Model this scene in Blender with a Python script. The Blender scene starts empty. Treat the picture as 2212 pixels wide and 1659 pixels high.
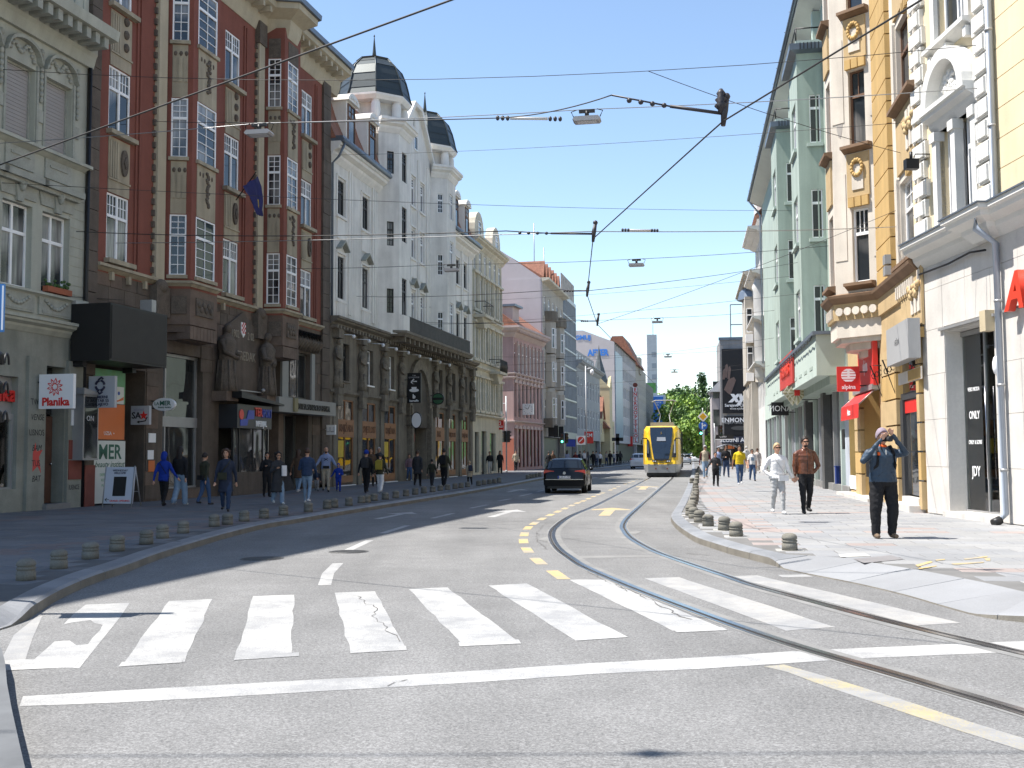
import bpy, bmesh, math, random
from mathutils import Vector, Matrix, noise
from mathutils.bvhtree import BVHTree
from mathutils.geometry import tessellate_polygon
random.seed(7)
R = math.radians
scene = bpy.context.scene
COL = scene.collection
# ------------------------------------------------------------------ camera
F, CX, CY, CAMZ, HOR, ROLL = 2300.0, 1106.0, 829.5, 1.6, 981.0, 0.006   # photo measured on a 2212 x 1659 grid
PITCH = math.atan((HOR - CY) / F)
FW = Vector((0, math.cos(PITCH), math.sin(PITCH)))
_u0 = Vector((0, -math.sin(PITCH), math.cos(PITCH))); _r0 = Vector((1, 0, 0))
RT = _r0 * math.cos(ROLL) - _u0 * math.sin(ROLL)
UP = _u0 * math.cos(ROLL) + _r0 * math.sin(ROLL)
EYE = Vector((0, 0, CAMZ))
cam = bpy.data.cameras.new('camera'); camo = bpy.data.objects.new('camera', cam); COL.objects.link(camo)
cam.sensor_width = 36; cam.lens = 36 * F / 2212; cam.clip_end = 4000; cam.clip_start = .1
m3 = Matrix((RT, UP, -FW)).transposed()
camo.matrix_world = Matrix.Translation(EYE) @ m3.to_4x4()
scene.camera = camo
# ------------------------------------------------------------------ light
SUN_EL = 61.5
world = bpy.data.worlds.new('World'); scene.world = world; world.use_nodes = True
nt = world.node_tree; bg = nt.nodes['Background']
sky = nt.nodes.new('ShaderNodeTexSky'); sky.sky_type = 'NISHITA'; sky.sun_disc = False
sky.sun_elevation = R(SUN_EL); sky.sun_rotation = R(-90); sky.air_density = 1.0; sky.dust_density = 0.0; sky.ozone_density = 0.35
nt.links.new(sky.outputs[0], bg.inputs[0]); bg.inputs[1].default_value = 0.108
sun = bpy.data.lights.new('sun', 'SUN'); sun.energy = 4.6; sun.angle = R(0.53); sun.color = (1.0, .955, .89)
suno = bpy.data.objects.new('sun', sun); COL.objects.link(suno); suno.rotation_euler = (0, -R(90 - SUN_EL), 0); suno.location = (-30, 20, 60)
scene.view_settings.view_transform = 'Standard'; scene.view_settings.look = 'None'
scene.view_settings.exposure = 1.15; scene.view_settings.gamma = 1.0
scene.render.engine = 'CYCLES'
scene.cycles.max_bounces = 6; scene.cycles.diffuse_bounces = 3; scene.cycles.glossy_bounces = 3; scene.cycles.transparent_max_bounces = 8
def ray(u, v): return FW + RT * ((u - CX) / F) + UP * ((CY - v) / F)
def ground(u, v, z=0.0):
 d = ray(u, v); return EYE + d * ((z - CAMZ) / d.z)
def at(u, v, y):
 d = ray(u, v); return EYE + d * (y / d.y)
# ------------------------------------------------------------------ materials
MATS = {}
def N(nt, t, **k):
 n = nt.nodes.new(t)
 for a, b in k.items(): setattr(n, a, b)
 return n
def mat(name, col, rough=.8, var=.18, scale=1.2, fine=.0, fscale=60, bump=0, metal=0, spec=.4, streak=0, rnd=0, col2=None, emit=0, alpha=1, trans=0, coat=0):
 """plain surface: base colour with broad blotches, fine grain and vertical dirt streaks in world space"""
 if name in MATS: return MATS[name]
 m = bpy.data.materials.new(name); m.use_nodes = True; nt = m.node_tree; L = nt.links.new
 b = nt.nodes['Principled BSDF']
 b.inputs['Roughness'].default_value = rough; b.inputs['Metallic'].default_value = metal
 b.inputs['Specular IOR Level'].default_value = spec
 if coat: b.inputs['Coat Weight'].default_value = coat; b.inputs['Coat Roughness'].default_value = .05
 col = tuple(col) + (1,)
 geo = N(nt, 'ShaderNodeNewGeometry')
 out = None
 if var or fine or streak or rnd:
  base = N(nt, 'ShaderNodeRGB'); base.outputs[0].default_value = col; out = base.outputs[0]
  def mul(sock, lo, hi):
   nonlocal out
   mr = N(nt, 'ShaderNodeMapRange'); mr.inputs[3].default_value = lo; mr.inputs[4].default_value = hi
   mr.inputs[1].default_value = .28; mr.inputs[2].default_value = .72
   L(sock, mr.inputs[0])
   mx = N(nt, 'ShaderNodeMix', data_type='RGBA', blend_type='MULTIPLY'); mx.inputs[0].default_value = 1
   L(out, mx.inputs[6]); L(mr.outputs[0], mx.inputs[7]); out = mx.outputs[2]
   return mr
  if var:
   n = N(nt, 'ShaderNodeTexNoise'); n.inputs['Scale'].default_value = scale; n.inputs['Detail'].default_value = 5; n.inputs['Roughness'].default_value = .62
   L(geo.outputs['Position'], n.inputs['Vector']); mul(n.outputs[0], 1 - var, 1 + var * .55)
   if col2:
    mx = N(nt, 'ShaderNodeMix', data_type='RGBA'); L(n.outputs[0], mx.inputs[0]); L(out, mx.inputs[6]); mx.inputs[7].default_value = tuple(col2) + (1,); out = mx.outputs[2]
  if streak:
   mp = N(nt, 'ShaderNodeMapping'); mp.inputs['Scale'].default_value = (3.5, 3.5, .28)
   L(geo.outputs['Position'], mp.inputs[0]); n = N(nt, 'ShaderNodeTexNoise'); n.inputs['Scale'].default_value = 1; n.inputs['Detail'].default_value = 4
   L(mp.outputs[0], n.inputs['Vector']); mul(n.outputs[0], 1 - streak, 1.04)
  if fine:
   n = N(nt, 'ShaderNodeTexNoise'); n.inputs['Scale'].default_value = fscale; n.inputs['Detail'].default_value = 2
   L(geo.outputs['Position'], n.inputs['Vector']); mul(n.outputs[0], 1 - fine, 1 + fine)
  if rnd:
   oi = N(nt, 'ShaderNodeObjectInfo'); mr = mul(oi.outputs['Random'], 1 - rnd, 1 + rnd); mr.inputs[1].default_value = 0; mr.inputs[2].default_value = 1
  L(out, b.inputs['Base Color'])
 else: b.inputs['Base Color'].default_value = col
 if bump:
  n = N(nt, 'ShaderNodeTexNoise'); n.inputs['Scale'].default_value = fscale; n.inputs['Detail'].default_value = 3
  L(geo.outputs['Position'], n.inputs['Vector'])
  bp = N(nt, 'ShaderNodeBump'); bp.inputs['Strength'].default_value = bump; bp.inputs['Distance'].default_value = .01
  L(n.outputs[0], bp.inputs['Height']); L(bp.outputs[0], b.inputs['Normal'])
 if emit:
  b.inputs['Emission Color'].default_value = col; b.inputs['Emission Strength'].default_value = emit
 m.diffuse_color = col
 MATS[name] = m; return m
def glass(name, dark=(.012, .016, .02), light=(.3, .3, .29), bias=.5, rough=.035, spec=.75):
 """window glass: dark room or pale curtain behind (differs from window to window), mirror-like gloss on top"""
 if name in MATS: return MATS[name]
 m = bpy.data.materials.new(name); m.use_nodes = True; nt = m.node_tree; L = nt.links.new; b = nt.nodes['Principled BSDF']
 tc = N(nt, 'ShaderNodeNewGeometry'); oi = N(nt, 'ShaderNodeTexNoise'); oi.inputs['Scale'].default_value = .55; oi.inputs['Detail'].default_value = 1; L(tc.outputs['Position'], oi.inputs['Vector']); mr = N(nt, 'ShaderNodeMapRange'); mr.inputs[1].default_value = .4 + bias * .25; mr.inputs[2].default_value = .6 + bias * .15; L(oi.outputs[0], mr.inputs[0])
 mp = N(nt, 'ShaderNodeMapping'); mp.inputs['Scale'].default_value = (9, 9, .7); L(tc.outputs['Position'], mp.inputs[0])
 wv = N(nt, 'ShaderNodeTexNoise'); wv.inputs['Scale'].default_value = 1.3; L(mp.outputs[0], wv.inputs['Vector'])
 mm = N(nt, 'ShaderNodeMath', operation='MULTIPLY'); L(mr.outputs[0], mm.inputs[0]); L(wv.outputs[0], mm.inputs[1]); mm.use_clamp = True
 m2 = N(nt, 'ShaderNodeMath', operation='MULTIPLY'); m2.inputs[1].default_value = 1.7; m2.use_clamp = True; L(mm.outputs[0], m2.inputs[0])
 mx = N(nt, 'ShaderNodeMix', data_type='RGBA'); mx.inputs[6].default_value = dark + (1,); mx.inputs[7].default_value = light + (1,); L(m2.outputs[0], mx.inputs[0]); L(mx.outputs[2], b.inputs['Base Color'])
 n = N(nt, 'ShaderNodeTexNoise'); n.inputs['Scale'].default_value = .9; n.inputs['Detail'].default_value = 1; L(tc.outputs['Position'], n.inputs['Vector'])
 bp = N(nt, 'ShaderNodeBump'); bp.inputs['Strength'].default_value = .22; bp.inputs['Distance'].default_value = .05; L(n.outputs[0], bp.inputs['Height']); L(bp.outputs[0], b.inputs['Normal'])
 b.inputs['Roughness'].default_value = rough; b.inputs['Specular IOR Level'].default_value = spec
 MATS[name] = m; return m
def clear_glass(name, tint=(.8, .9, .87), refl=.12):
 """shop glass: see-through with mirror reflection at grazing angles"""
 if name in MATS: return MATS[name]
 m = bpy.data.materials.new(name); m.use_nodes = True; nt = m.node_tree; L = nt.links.new
 nt.nodes.remove(nt.nodes['Principled BSDF']); o = nt.nodes['Material Output']
 t = N(nt, 'ShaderNodeBsdfTransparent'); t.inputs[0].default_value = tint + (1,); g = N(nt, 'ShaderNodeBsdfGlossy'); g.inputs['Roughness'].default_value = .02
 fr = N(nt, 'ShaderNodeFresnel'); fr.inputs[0].default_value = 1.52
 mr = N(nt, 'ShaderNodeMath', operation='ADD'); mr.inputs[1].default_value = refl; mr.use_clamp = True; L(fr.outputs[0], mr.inputs[0])
 mx = N(nt, 'ShaderNodeMixShader'); L(mr.outputs[0], mx.inputs[0]); L(t.outputs[0], mx.inputs[1]); L(g.outputs[0], mx.inputs[2]); L(mx.outputs[0], o.inputs[0])
 MATS[name] = m; return m
# ------------------------------------------------------------------ mesh helper
class MB:
 def __init__(s, sg=1): s.v = []; s.f = []; s.m = []; s.sg = sg; s.smooth = []
 def p(s, a, o, z): s.v.append((a, o * s.sg, z)); return len(s.v) - 1
 def face(s, idx, mi=0, sm=False): s.f.append(idx); s.m.append(mi); s.smooth.append(sm)
 def quad(s, a, b, c, d, mi=0): s.face([s.p(*a), s.p(*b), s.p(*c), s.p(*d)], mi); return s
 def box(s, a0, a1, o0, o1, z0, z1, mi=0):
  i = [s.p(a, o, z) for z in (z0, z1) for o in (o0, o1) for a in (a0, a1)]
  for q in ((0, 1, 3, 2), (4, 6, 7, 5), (0, 4, 5, 1), (2, 3, 7, 6), (0, 2, 6, 4), (1, 5, 7, 3)): s.face([i[k] for k in q], mi)
  return s
 def prism(s, poly, o0, o1, mi=0):
  """polygon given in (along, z), pushed out from o0 to o1"""
  n = len(poly); A = [s.p(a, o0, z) for a, z in poly]; B_ = [s.p(a, o1, z) for a, z in poly]
  s.face(A[::-1], mi); s.face(B_, mi)
  for k in range(n): s.face([A[k], A[(k + 1) % n], B_[(k + 1) % n], B_[k]], mi)
  return s
 def plate(s, poly, z0, z1, mi=0):
  """polygon in (along, out), raised from z0 to z1"""
  n = len(poly); A = [s.p(a, o, z0) for a, o in poly]; B_ = [s.p(a, o, z1) for a, o in poly]
  s.face(A[::-1], mi); s.face(B_, mi)
  for k in range(n): s.face([A[k], A[(k + 1) % n], B_[(k + 1) % n], B_[k]], mi)
  return s
 def sweep(s, prof, path, mi=0, cap=True):
  """profile of (out, z) swept along a path of (along, out) with mitred corners"""
  n = len(path); rings = []
  for k in range(n):
   P = Vector(path[k]); d1 = (P - Vector(path[k - 1])).normalized() if k else None; d2 = (Vector(path[k + 1]) - P).normalized() if k < n - 1 else None
   if d1 is None: d1 = d2
   if d2 is None: d2 = d1
   n1 = Vector((-d1.y, d1.x)); n2 = Vector((-d2.y, d2.x)); nn = (n1 + n2).normalized(); k_ = 1 / max(.35, nn.dot(n1))
   rings.append([s.p(P.x + nn.x * o * k_, P.y + nn.y * o * k_, z) for o, z in prof])
  m = len(prof)
  for a, b in zip(rings, rings[1:]):
   for k in range(m): s.face([a[k], a[(k + 1) % m], b[(k + 1) % m], b[k]], mi)
  if cap: s.face(rings[0][::-1], mi); s.face(rings[-1], mi)
  return s
 def tube(s, pts, r, n=6, mi=0, sm=True, r1=None, cap=True):
  pts = [Vector(p) for p in pts]; rings = []; m = len(pts)
  for k, P in enumerate(pts):
   t = (pts[min(k + 1, m - 1)] - pts[max(k - 1, 0)]).normalized()
   a = t.cross(Vector((0, 0, 1)));
   if a.length < .05: a = t.cross(Vector((1, 0, 0)))
   a.normalize(); b = t.cross(a); rr = r[k] if isinstance(r, (list, tuple)) else (r if r1 is None else r + (r1 - r) * k / (m - 1))
   rings.append([s.p(*(P + (a * math.cos(w) + b * math.sin(w)) * rr)) for w in [2 * math.pi * j / n for j in range(n)]])
  for a, b in zip(rings, rings[1:]):
   for k in range(n): s.face([a[k], a[(k + 1) % n], b[(k + 1) % n], b[k]], mi, sm)
  if cap: s.face(rings[0][::-1], mi); s.face(rings[-1], mi)
  return s
 def lathe(s, prof, c=(0, 0), n=16, a0=0, mi=0, sm=True, sx=1, so=1):
  rings = [[s.p(c[0] + sx * r * math.cos(a0 + 2 * math.pi * j / n), c[1] + so * r * math.sin(a0 + 2 * math.pi * j / n), z) for j in range(n)] for r, z in prof]
  for a, b in zip(rings, rings[1:]):
   for k in range(n): s.face([a[k], a[(k + 1) % n], b[(k + 1) % n], b[k]], mi, sm)
  s.face(rings[0][::-1], mi); s.face(rings[-1], mi)
  return s
 def disc(s, c, rx, rz, o0, o1, n=24, mi=0): return s.prism([(c[0] + rx * math.cos(2 * math.pi * k / n), c[1] + rz * math.sin(2 * math.pi * k / n)) for k in range(n)], o0, o1, mi)
 def blob(s, c, r, n=8, mi=0):
  """ellipsoid"""
  rx, ry, rz = r if isinstance(r, (tuple, list)) else (r, r, r); rows = []
  for i in range(1, n // 2 + 1):
   t = math.pi * i / (n // 2 + 1)
   rows.append([s.p(c[0] + rx * math.sin(t) * math.cos(w), c[1] + ry * math.sin(t) * math.sin(w), c[2] + rz * math.cos(t)) for w in [2 * math.pi * j / n for j in range(n)]])
  a = s.p(c[0], c[1], c[2] + rz); b = s.p(c[0], c[1], c[2] - rz)
  for k in range(n):
   s.face([a, rows[0][k], rows[0][(k + 1) % n]], mi, True); s.face([b, rows[-1][(k + 1) % n], rows[-1][k]], mi, True)
  for p, q in zip(rows, rows[1:]):
   for k in range(n): s.face([p[k], q[k], q[(k + 1) % n], p[(k + 1) % n]], mi, True)
  return s
 def mesh(s, name):
  me = bpy.data.meshes.new(name); me.from_pydata(s.v, [], s.f)
  bm = bmesh.new(); bm.from_mesh(me); bmesh.ops.recalc_face_normals(bm, faces=bm.faces); bm.to_mesh(me); bm.free()
  me.polygons.foreach_set('material_index', s.m); me.polygons.foreach_set('use_smooth', s.smooth)
  return me
def put(name, me, mats=None, parent=None, loc=None, rot=None, mx=None):
 if isinstance(me, MB): me = me.mesh(name)
 if mats is not None and not me.materials:
  for m in (mats if isinstance(mats, (list, tuple)) else [mats]): me.materials.append(m)
 o = bpy.data.objects.new(name, me); COL.objects.link(o)
 if parent: o.parent = parent
 if mx is not None: o.matrix_local = mx
 else:
  if loc is not None: o.location = loc
  if rot is not None: o.rotation_euler = rot if hasattr(rot, '__len__') else (0, 0, rot)
 return o
def empty(name, loc=(0, 0, 0), rz=0, parent=None):
 o = bpy.data.objects.new(name, None); COL.objects.link(o); o.location = loc; o.rotation_euler = (0, 0, rz); o.empty_display_size = .3
 if parent: o.parent = parent
 return o
def tag(o, label, cat, group=None):
 o['label'] = label; o['category'] = cat
 if group: o['group'] = group
 return o
def struct(name, me, mats, parent=None):
 o = put(name, me, mats, parent)
 if not parent: o['kind'] = 'structure'
 return o
def stuff(o): o['kind'] = 'stuff'; return o
_o1 = 'zeroth first second third fourth fifth sixth seventh eighth ninth tenth eleventh twelfth thirteenth fourteenth fifteenth sixteenth seventeenth eighteenth nineteenth'.split()
def ordn(i):
 if i < 20: return _o1[i]
 t = {2: 'twent', 3: 'thirt', 4: 'fort', 5: 'fift', 6: 'sixt'}[i // 10]
 return t + 'ieth' if i % 10 == 0 else t + 'y-' + _o1[i % 10]
def baked(o):
 """the finished mesh of an object, worked out in a small side scene"""
 sc = bpy.data.scenes.new('workbench'); sc.collection.objects.link(o); vl = sc.view_layers[0]; vl.update()
 me = bpy.data.meshes.new_from_object(o.evaluated_get(vl.depsgraph)); sc.collection.objects.unlink(o); bpy.data.scenes.remove(sc); return me
_TX = {}
def text_mesh(s, size, ext=.01, bold=0, align='CENTER', shear=0, space=1.0):
 k = (s, size, ext, bold, align, shear, space)
 if k not in _TX:
  c = bpy.data.curves.new('lettering', 'FONT'); c.body = s; c.size = size; c.extrude = ext; c.offset = bold * size; c.align_x = align; c.align_y = 'CENTER'; c.shear = shear; c.space_character = space; c.resolution_u = 2
  o = bpy.data.objects.new('lettering', c); me = baked(o); bpy.data.objects.remove(o); bpy.data.curves.remove(c); me.materials.clear(); _TX[k] = me
 return _TX[k].copy()
def text(s, size, m, parent, loc, xdir, ext=.006, bold=.0, sx=1.0, zdir=(0, 0, 1), name='lettering', align='CENTER', shear=0, space=1.0):
 """flat lettering standing upright: xdir is the reading direction in the parent's frame"""
 x = Vector(xdir).normalized(); y = Vector(zdir).normalized(); z = x.cross(y)
 mx = Matrix.Translation(Vector(loc)) @ Matrix((x * sx, y, z)).transposed().to_4x4()
 return put(name, text_mesh(s, size, ext, bold, align, shear, space), m, parent, mx=mx)
def catmull(pts, per=6):
 out = []; n = len(pts)
 for i in range(n - 1):
  p0, p1, p2, p3 = [Vector(pts[max(0, min(n - 1, i + k))]) for k in (-1, 0, 1, 2)]
  for j in range(per):
   t = j / per
   out.append(.5 * ((2 * p1) + (p2 - p0) * t + (2 * p0 - 5 * p1 + 4 * p2 - p3) * t * t + (3 * p1 - p0 - 3 * p2 + p3) * t ** 3))
 out.append(Vector(pts[-1])); return out
def resample(pts, step):
 out = [pts[0].copy()]; acc = 0
 for a, b in zip(pts, pts[1:]):
  d = (b - a).length
  while acc + d >= step:
   t = (step - acc) / d; a = a + (b - a) * t; out.append(a.copy()); d = (b - a).length; acc = 0
  acc += d
 return out
def offset_path(pts, off):
 out = []; n = len(pts)
 for k, P in enumerate(pts):
  t = (pts[min(k + 1, n - 1)] - pts[max(k - 1, 0)]); t.z = 0; t.normalize(); out.append(P + Vector((t.y, -t.x, 0)) * off)
 return out
def inside(poly, x, y):
 r = False; j = len(poly) - 1
 for i in range(len(poly)):
  a, b = poly[i], poly[j]
  if (a[1] > y) != (b[1] > y) and x < (b[0] - a[0]) * (y - a[1]) / (b[1] - a[1]) + a[0]: r = not r
  j = i
 return r
# ------------------------------------------------------------------ ground, road, pavements
def asphalt():
 m = bpy.data.materials.new('asphalt'); m.use_nodes = True; nt = m.node_tree; L = nt.links.new; b = nt.nodes['Principled BSDF']
 geo = N(nt, 'ShaderNodeNewGeometry')
 def noise(sc, det=4, ro=.6):
  n = N(nt, 'ShaderNodeTexNoise'); n.inputs['Scale'].default_value = sc; n.inputs['Detail'].default_value = det; n.inputs['Roughness'].default_value = ro; L(geo.outputs['Position'], n.inputs['Vector']); return n.outputs[0]
 def rng(s, lo, hi, a=.3, c=.7):
  r = N(nt, 'ShaderNodeMapRange'); r.inputs[1].default_value = a; r.inputs[2].default_value = c; r.inputs[3].default_value = lo; r.inputs[4].default_value = hi; L(s, r.inputs[0]); return r.outputs[0]
 def mul(a, c):
  r = N(nt, 'ShaderNodeMath', operation='MULTIPLY'); L(a, r.inputs[0]); L(c, r.inputs[1]); return r.outputs[0]
 vo = N(nt, 'ShaderNodeTexVoronoi'); vo.inputs['Scale'].default_value = 105; L(geo.outputs['Position'], vo.inputs['Vector'])
 sep = N(nt, 'ShaderNodeSeparateColor'); L(vo.outputs['Color'], sep.inputs[0])
 stone = rng(sep.outputs[0], .66, 1.26, 0, 1)
 mp = N(nt, 'ShaderNodeMapping'); mp.inputs['Rotation'].default_value = (0, 0, R(3)); mp.inputs['Scale'].default_value = (1.1, .07, 1); L(geo.outputs['Position'], mp.inputs[0])
 tn = N(nt, 'ShaderNodeTexNoise'); tn.inputs['Scale'].default_value = 1; tn.inputs['Detail'].default_value = 4; L(mp.outputs[0], tn.inputs['Vector'])
 v = mul(mul(mul(mul(rng(noise(.22, 5), .8, 1.12), rng(tn.outputs[0], .86, 1.08)), rng(noise(1.7, 5), .9, 1.08)), stone), rng(noise(35, 3, .7), .72, 1.25))
 base = N(nt, 'ShaderNodeRGB'); base.outputs[0].default_value = (.196, .194, .19, 1)
 mx = N(nt, 'ShaderNodeMix', data_type='RGBA', blend_type='MULTIPLY'); mx.inputs[0].default_value = 1; L(base.outputs[0], mx.inputs[6]); L(v, mx.inputs[7]); L(mx.outputs[2], b.inputs['Base Color'])
 b.inputs['Roughness'].default_value = .82; b.inputs['Specular IOR Level'].default_value = .3
 bp = N(nt, 'ShaderNodeBump'); bp.inputs['Strength'].default_value = .55; bp.inputs['Distance'].default_value = .008; L(stone, bp.inputs['Height']); L(bp.outputs[0], b.inputs['Normal'])
 MATS['asphalt'] = m; return m
def paint(name, col, wear=.5):
 m = bpy.data.materials.new(name); m.use_nodes = True; nt = m.node_tree; L = nt.links.new; b = nt.nodes['Principled BSDF']
 geo = N(nt, 'ShaderNodeNewGeometry')
 def noise(sc, det=4):
  n = N(nt, 'ShaderNodeTexNoise'); n.inputs['Scale'].default_value = sc; n.inputs['Detail'].default_value = det; n.inputs['Roughness'].default_value = .7; L(geo.outputs['Position'], n.inputs['Vector']); return n.outputs[0]
 a = noise(75, 3); c = noise(1.3, 4); ad = N(nt, 'ShaderNodeMath', operation='ADD'); L(a, ad.inputs[0]); L(c, ad.inputs[1])
 r = N(nt, 'ShaderNodeMapRange'); r.inputs[1].default_value = .98 + (.5 - wear) * .5; r.inputs[2].default_value = 1.28 + (.5 - wear) * .5; L(ad.outputs[0], r.inputs[0])
 mx = N(nt, 'ShaderNodeMix', data_type='RGBA'); mx.inputs[6].default_value = col + (1,); mx.inputs[7].default_value = (.26, .26, .26, 1); L(r.outputs[0], mx.inputs[0])
 d = noise(6, 4); r2 = N(nt, 'ShaderNodeMapRange'); r2.inputs[1].default_value = .3; r2.inputs[2].default_value = .7; r2.inputs[3].default_value = .84; r2.inputs[4].default_value = 1.05; L(d, r2.inputs[0])
 m2 = N(nt, 'ShaderNodeMix', data_type='RGBA', blend_type='MULTIPLY'); m2.inputs[0].default_value = 1; L(mx.outputs[2], m2.inputs[6]); L(r2.outputs[0], m2.inputs[7]); L(m2.outputs[2], b.inputs['Base Color'])
 b.inputs['Roughness'].default_value = .65
 bp = N(nt, 'ShaderNodeBump'); bp.inputs['Strength'].default_value = .3; bp.inputs['Distance'].default_value = .006; L(a, bp.inputs['Height']); L(bp.outputs[0], b.inputs['Normal'])
 MATS[name] = m; return m
M_asph = asphalt(); M_white = paint('road_paint_white', (.44, .432, .41), .8); M_worn = paint('road_paint_worn', (.37, .355, .33), .85); M_yel = paint('road_paint_yellow', (.5, .36, .13), .7); M_yel2 = paint('road_paint_faded_yellow', (.42, .34, .15), .95)
M_kerb = mat('kerb_granite', (.2, .205, .214), .6, .2, 1.5, .12, 120, .15, rnd=.1)
M_kface = mat('kerb_concrete', (.17, .155, .13), .85, .3, 2, .15, 90, .2)
M_slab = [mat('slab_grey', (.262, .262, .262), .75, .14, .8, .1, 90, .12, rnd=.07), mat('slab_blue_grey', (.236, .24, .248), .75, .14, .8, .1, 90, .12, rnd=.07), mat('slab_rose', (.285, .238, .222), .78, .14, .8, .1, 90, .12, rnd=.06)]
M_slabL = [mat('slab_shade_grey', (.15, .15, .155), .75, .16, .8, .1, 90, .12, rnd=.08), mat('slab_shade_blue', (.13, .135, .145), .75, .16, .8, .1, 90, .12, rnd=.08), mat('slab_shade_rose', (.17, .14, .135), .75, .16, .8, .1, 90, .12, rnd=.08)]  # darker copies of the sunny slab colours, with shade put into the colour
M_joint = mat('mortar', (.15, .147, .142), .9, .2, 3)
M_steel = mat('rail_steel', (.42, .42, .44), .22, .15, 3, metal=1); M_groove = mat('rail_groove', (.03, .027, .025), .8, 0); M_conc = mat('track_concrete', (.2, .197, .19), .85, .25, 1.6, .14, 90, .2)
M_crack = mat('crack_dark', (.12, .115, .11), .95, 0)
g3 = lambda l, z=0: [ground(u, v, z) for u, v in l]
road = struct('road', MB().quad((-900, -60, 0), (900, -60, 0), (900, 1500, 0), (-900, 1500, 0)), M_asph)
KH = .13
LK = catmull(g3([(-150, 1400), (-60, 1378), (20, 1356), (62, 1338), (78, 1327), (122, 1299), (168, 1276), (214, 1257), (275, 1236), (343, 1209), (420, 1184), (496, 1161), (572, 1142), (648, 1129), (755, 1110), (900, 1086), (1026, 1064.6), (1175, 1036), (1285, 1014)]), 6)
LK += [LK[-1] + Vector((math.sin(R(12)), math.cos(R(12)), 0)) * k for k in (30, 80, 220)]
RK = catmull(g3([(2700, 1390), (2450, 1368), (2212, 1345), (2119, 1333), (2042, 1313), (1953, 1287), (1853, 1263), (1753, 1243), (1700, 1232), (1673, 1223), (1620, 1209), (1579, 1198), (1545, 1187), (1505, 1173), (1480, 1158), (1462, 1144), (1452, 1132), (1449, 1122), (1454, 1112), (1467, 1091), (1480, 1064), (1487, 1046), (1494, 1023)]), 6)
RK += [RK[-1] + Vector((math.sin(R(9.6)), math.cos(R(9.6)), 0)) * k for k in (30, 90, 260)]
def strip_poly(path, far): return [(p.x, p.y) for p in path] + far
def sheet(name, poly, z, m, thick=.5):
 """flat raised sheet with a triangulated top"""
 mb = MB(); tri = tessellate_polygon([[Vector((x, y, 0)) for x, y in poly]]); ix = [mb.p(x, y, z) for x, y in poly]; lo = [mb.p(x, y, z - thick) for x, y in poly]
 for t in tri: mb.face([ix[k] for k in t])
 n = len(poly)
 for k in range(n): mb.face([ix[k], ix[(k + 1) % n], lo[(k + 1) % n], lo[k]])
 return struct(name, mb, m)
def lowR(P):   # dropped kerb at the crossing
 u = P.x
 a = ground(1690, 1230); b = ground(2090, 1325)
 t = (P.y - b.y) / (a.y - b.y)
 if t <= -.25 or t >= 1.15: return 1.0
 if t < 0: return max(.12, -t / .25)
 if t > 1: return max(.12, (t - 1) / .15)
 return .12
RAMP = .62
def ramped(path, base): return [P + (Q - P).normalized() * (base + RAMP * (1 - lowR(P)) / .88) for P, Q in zip(path, offset_path(path, 1))]
LKi = offset_path(LK, -.27); RKi = ramped(RK, .27)
lp = strip_poly(LKi, [(-200, LKi[-1].y), (-200, 300), (-200, LKi[0].y)])
rp = strip_poly(RKi, [(300, RKi[-1].y), (300, RKi[0].y)])
PZ = .14
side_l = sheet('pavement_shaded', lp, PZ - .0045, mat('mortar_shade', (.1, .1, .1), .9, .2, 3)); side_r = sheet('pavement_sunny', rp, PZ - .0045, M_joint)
side_l['label'] = 'shaded pavement along the red and white facades'; side_r['label'] = 'sunlit pavement of grey and rose slabs'
def kerb(name, path, side, low=None, nmax=150):
 k = empty(name); k['kind'] = 'structure'
 pts = resample(path, .125); per = 8; n = 0; rest = MB(); rest_n = 0
 i = 0
 while i + per < len(pts):
  seg = pts[i:i + per + 1]; i += per; far = seg[0].y > 62
  mb = rest if far else MB()
  seg = [seg[0].lerp(seg[1], .04)] + seg[1:-1] + [seg[-1].lerp(seg[-2], .04)]
  if far: seg = [seg[0], seg[-1]]
  rings = []; hs = []
  for q, P in enumerate(seg):
   t = (seg[min(q + 1, len(seg) - 1)] - seg[max(q - 1, 0)]); t.z = 0; t.normalize(); nn = Vector((t.y, -t.x, 0)) * side
   h = low(P) if low else 1.0
   wd = .262 + (RAMP * (1 - h) / .88 if side > 0 else 0); hs.append(h)
   rings.append([mb.p(*(P + nn * o + Vector((0, 0, z)))) for o, z in ((0, -.05), (.012, (KH - .035) * h + .004), (.05, (KH - .012) * h + .006), (wd, PZ + .003), (wd, -.05))])
  for r0, r1 in zip(rings, rings[1:]):
   for q in range(4): mb.face([r0[q], r0[q + 1], r1[q + 1], r1[q]], 1 if q == 0 else 0)
  mb.face(rings[0][::-1]); mb.face(rings[-1])
  if not far: put('kerb_stone', mb, [M_slab[1] if side > 0 and min(hs) < .5 else M_kerb, M_kface], k)
 if rest.f: stuff(put('far_kerb', rest, [M_kerb, M_kface], k))
 return k
def lowL(P):
 a = ground(62, 1338)
 return 1.0 if P.y > a.y + .1 else max(.12, 1 - (a.y - P.y + .1) * 1.6)
kerb('kerb_shaded', LK, -1, lowL); kerb('kerb_sunny', RK, 1, lowR)
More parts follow.
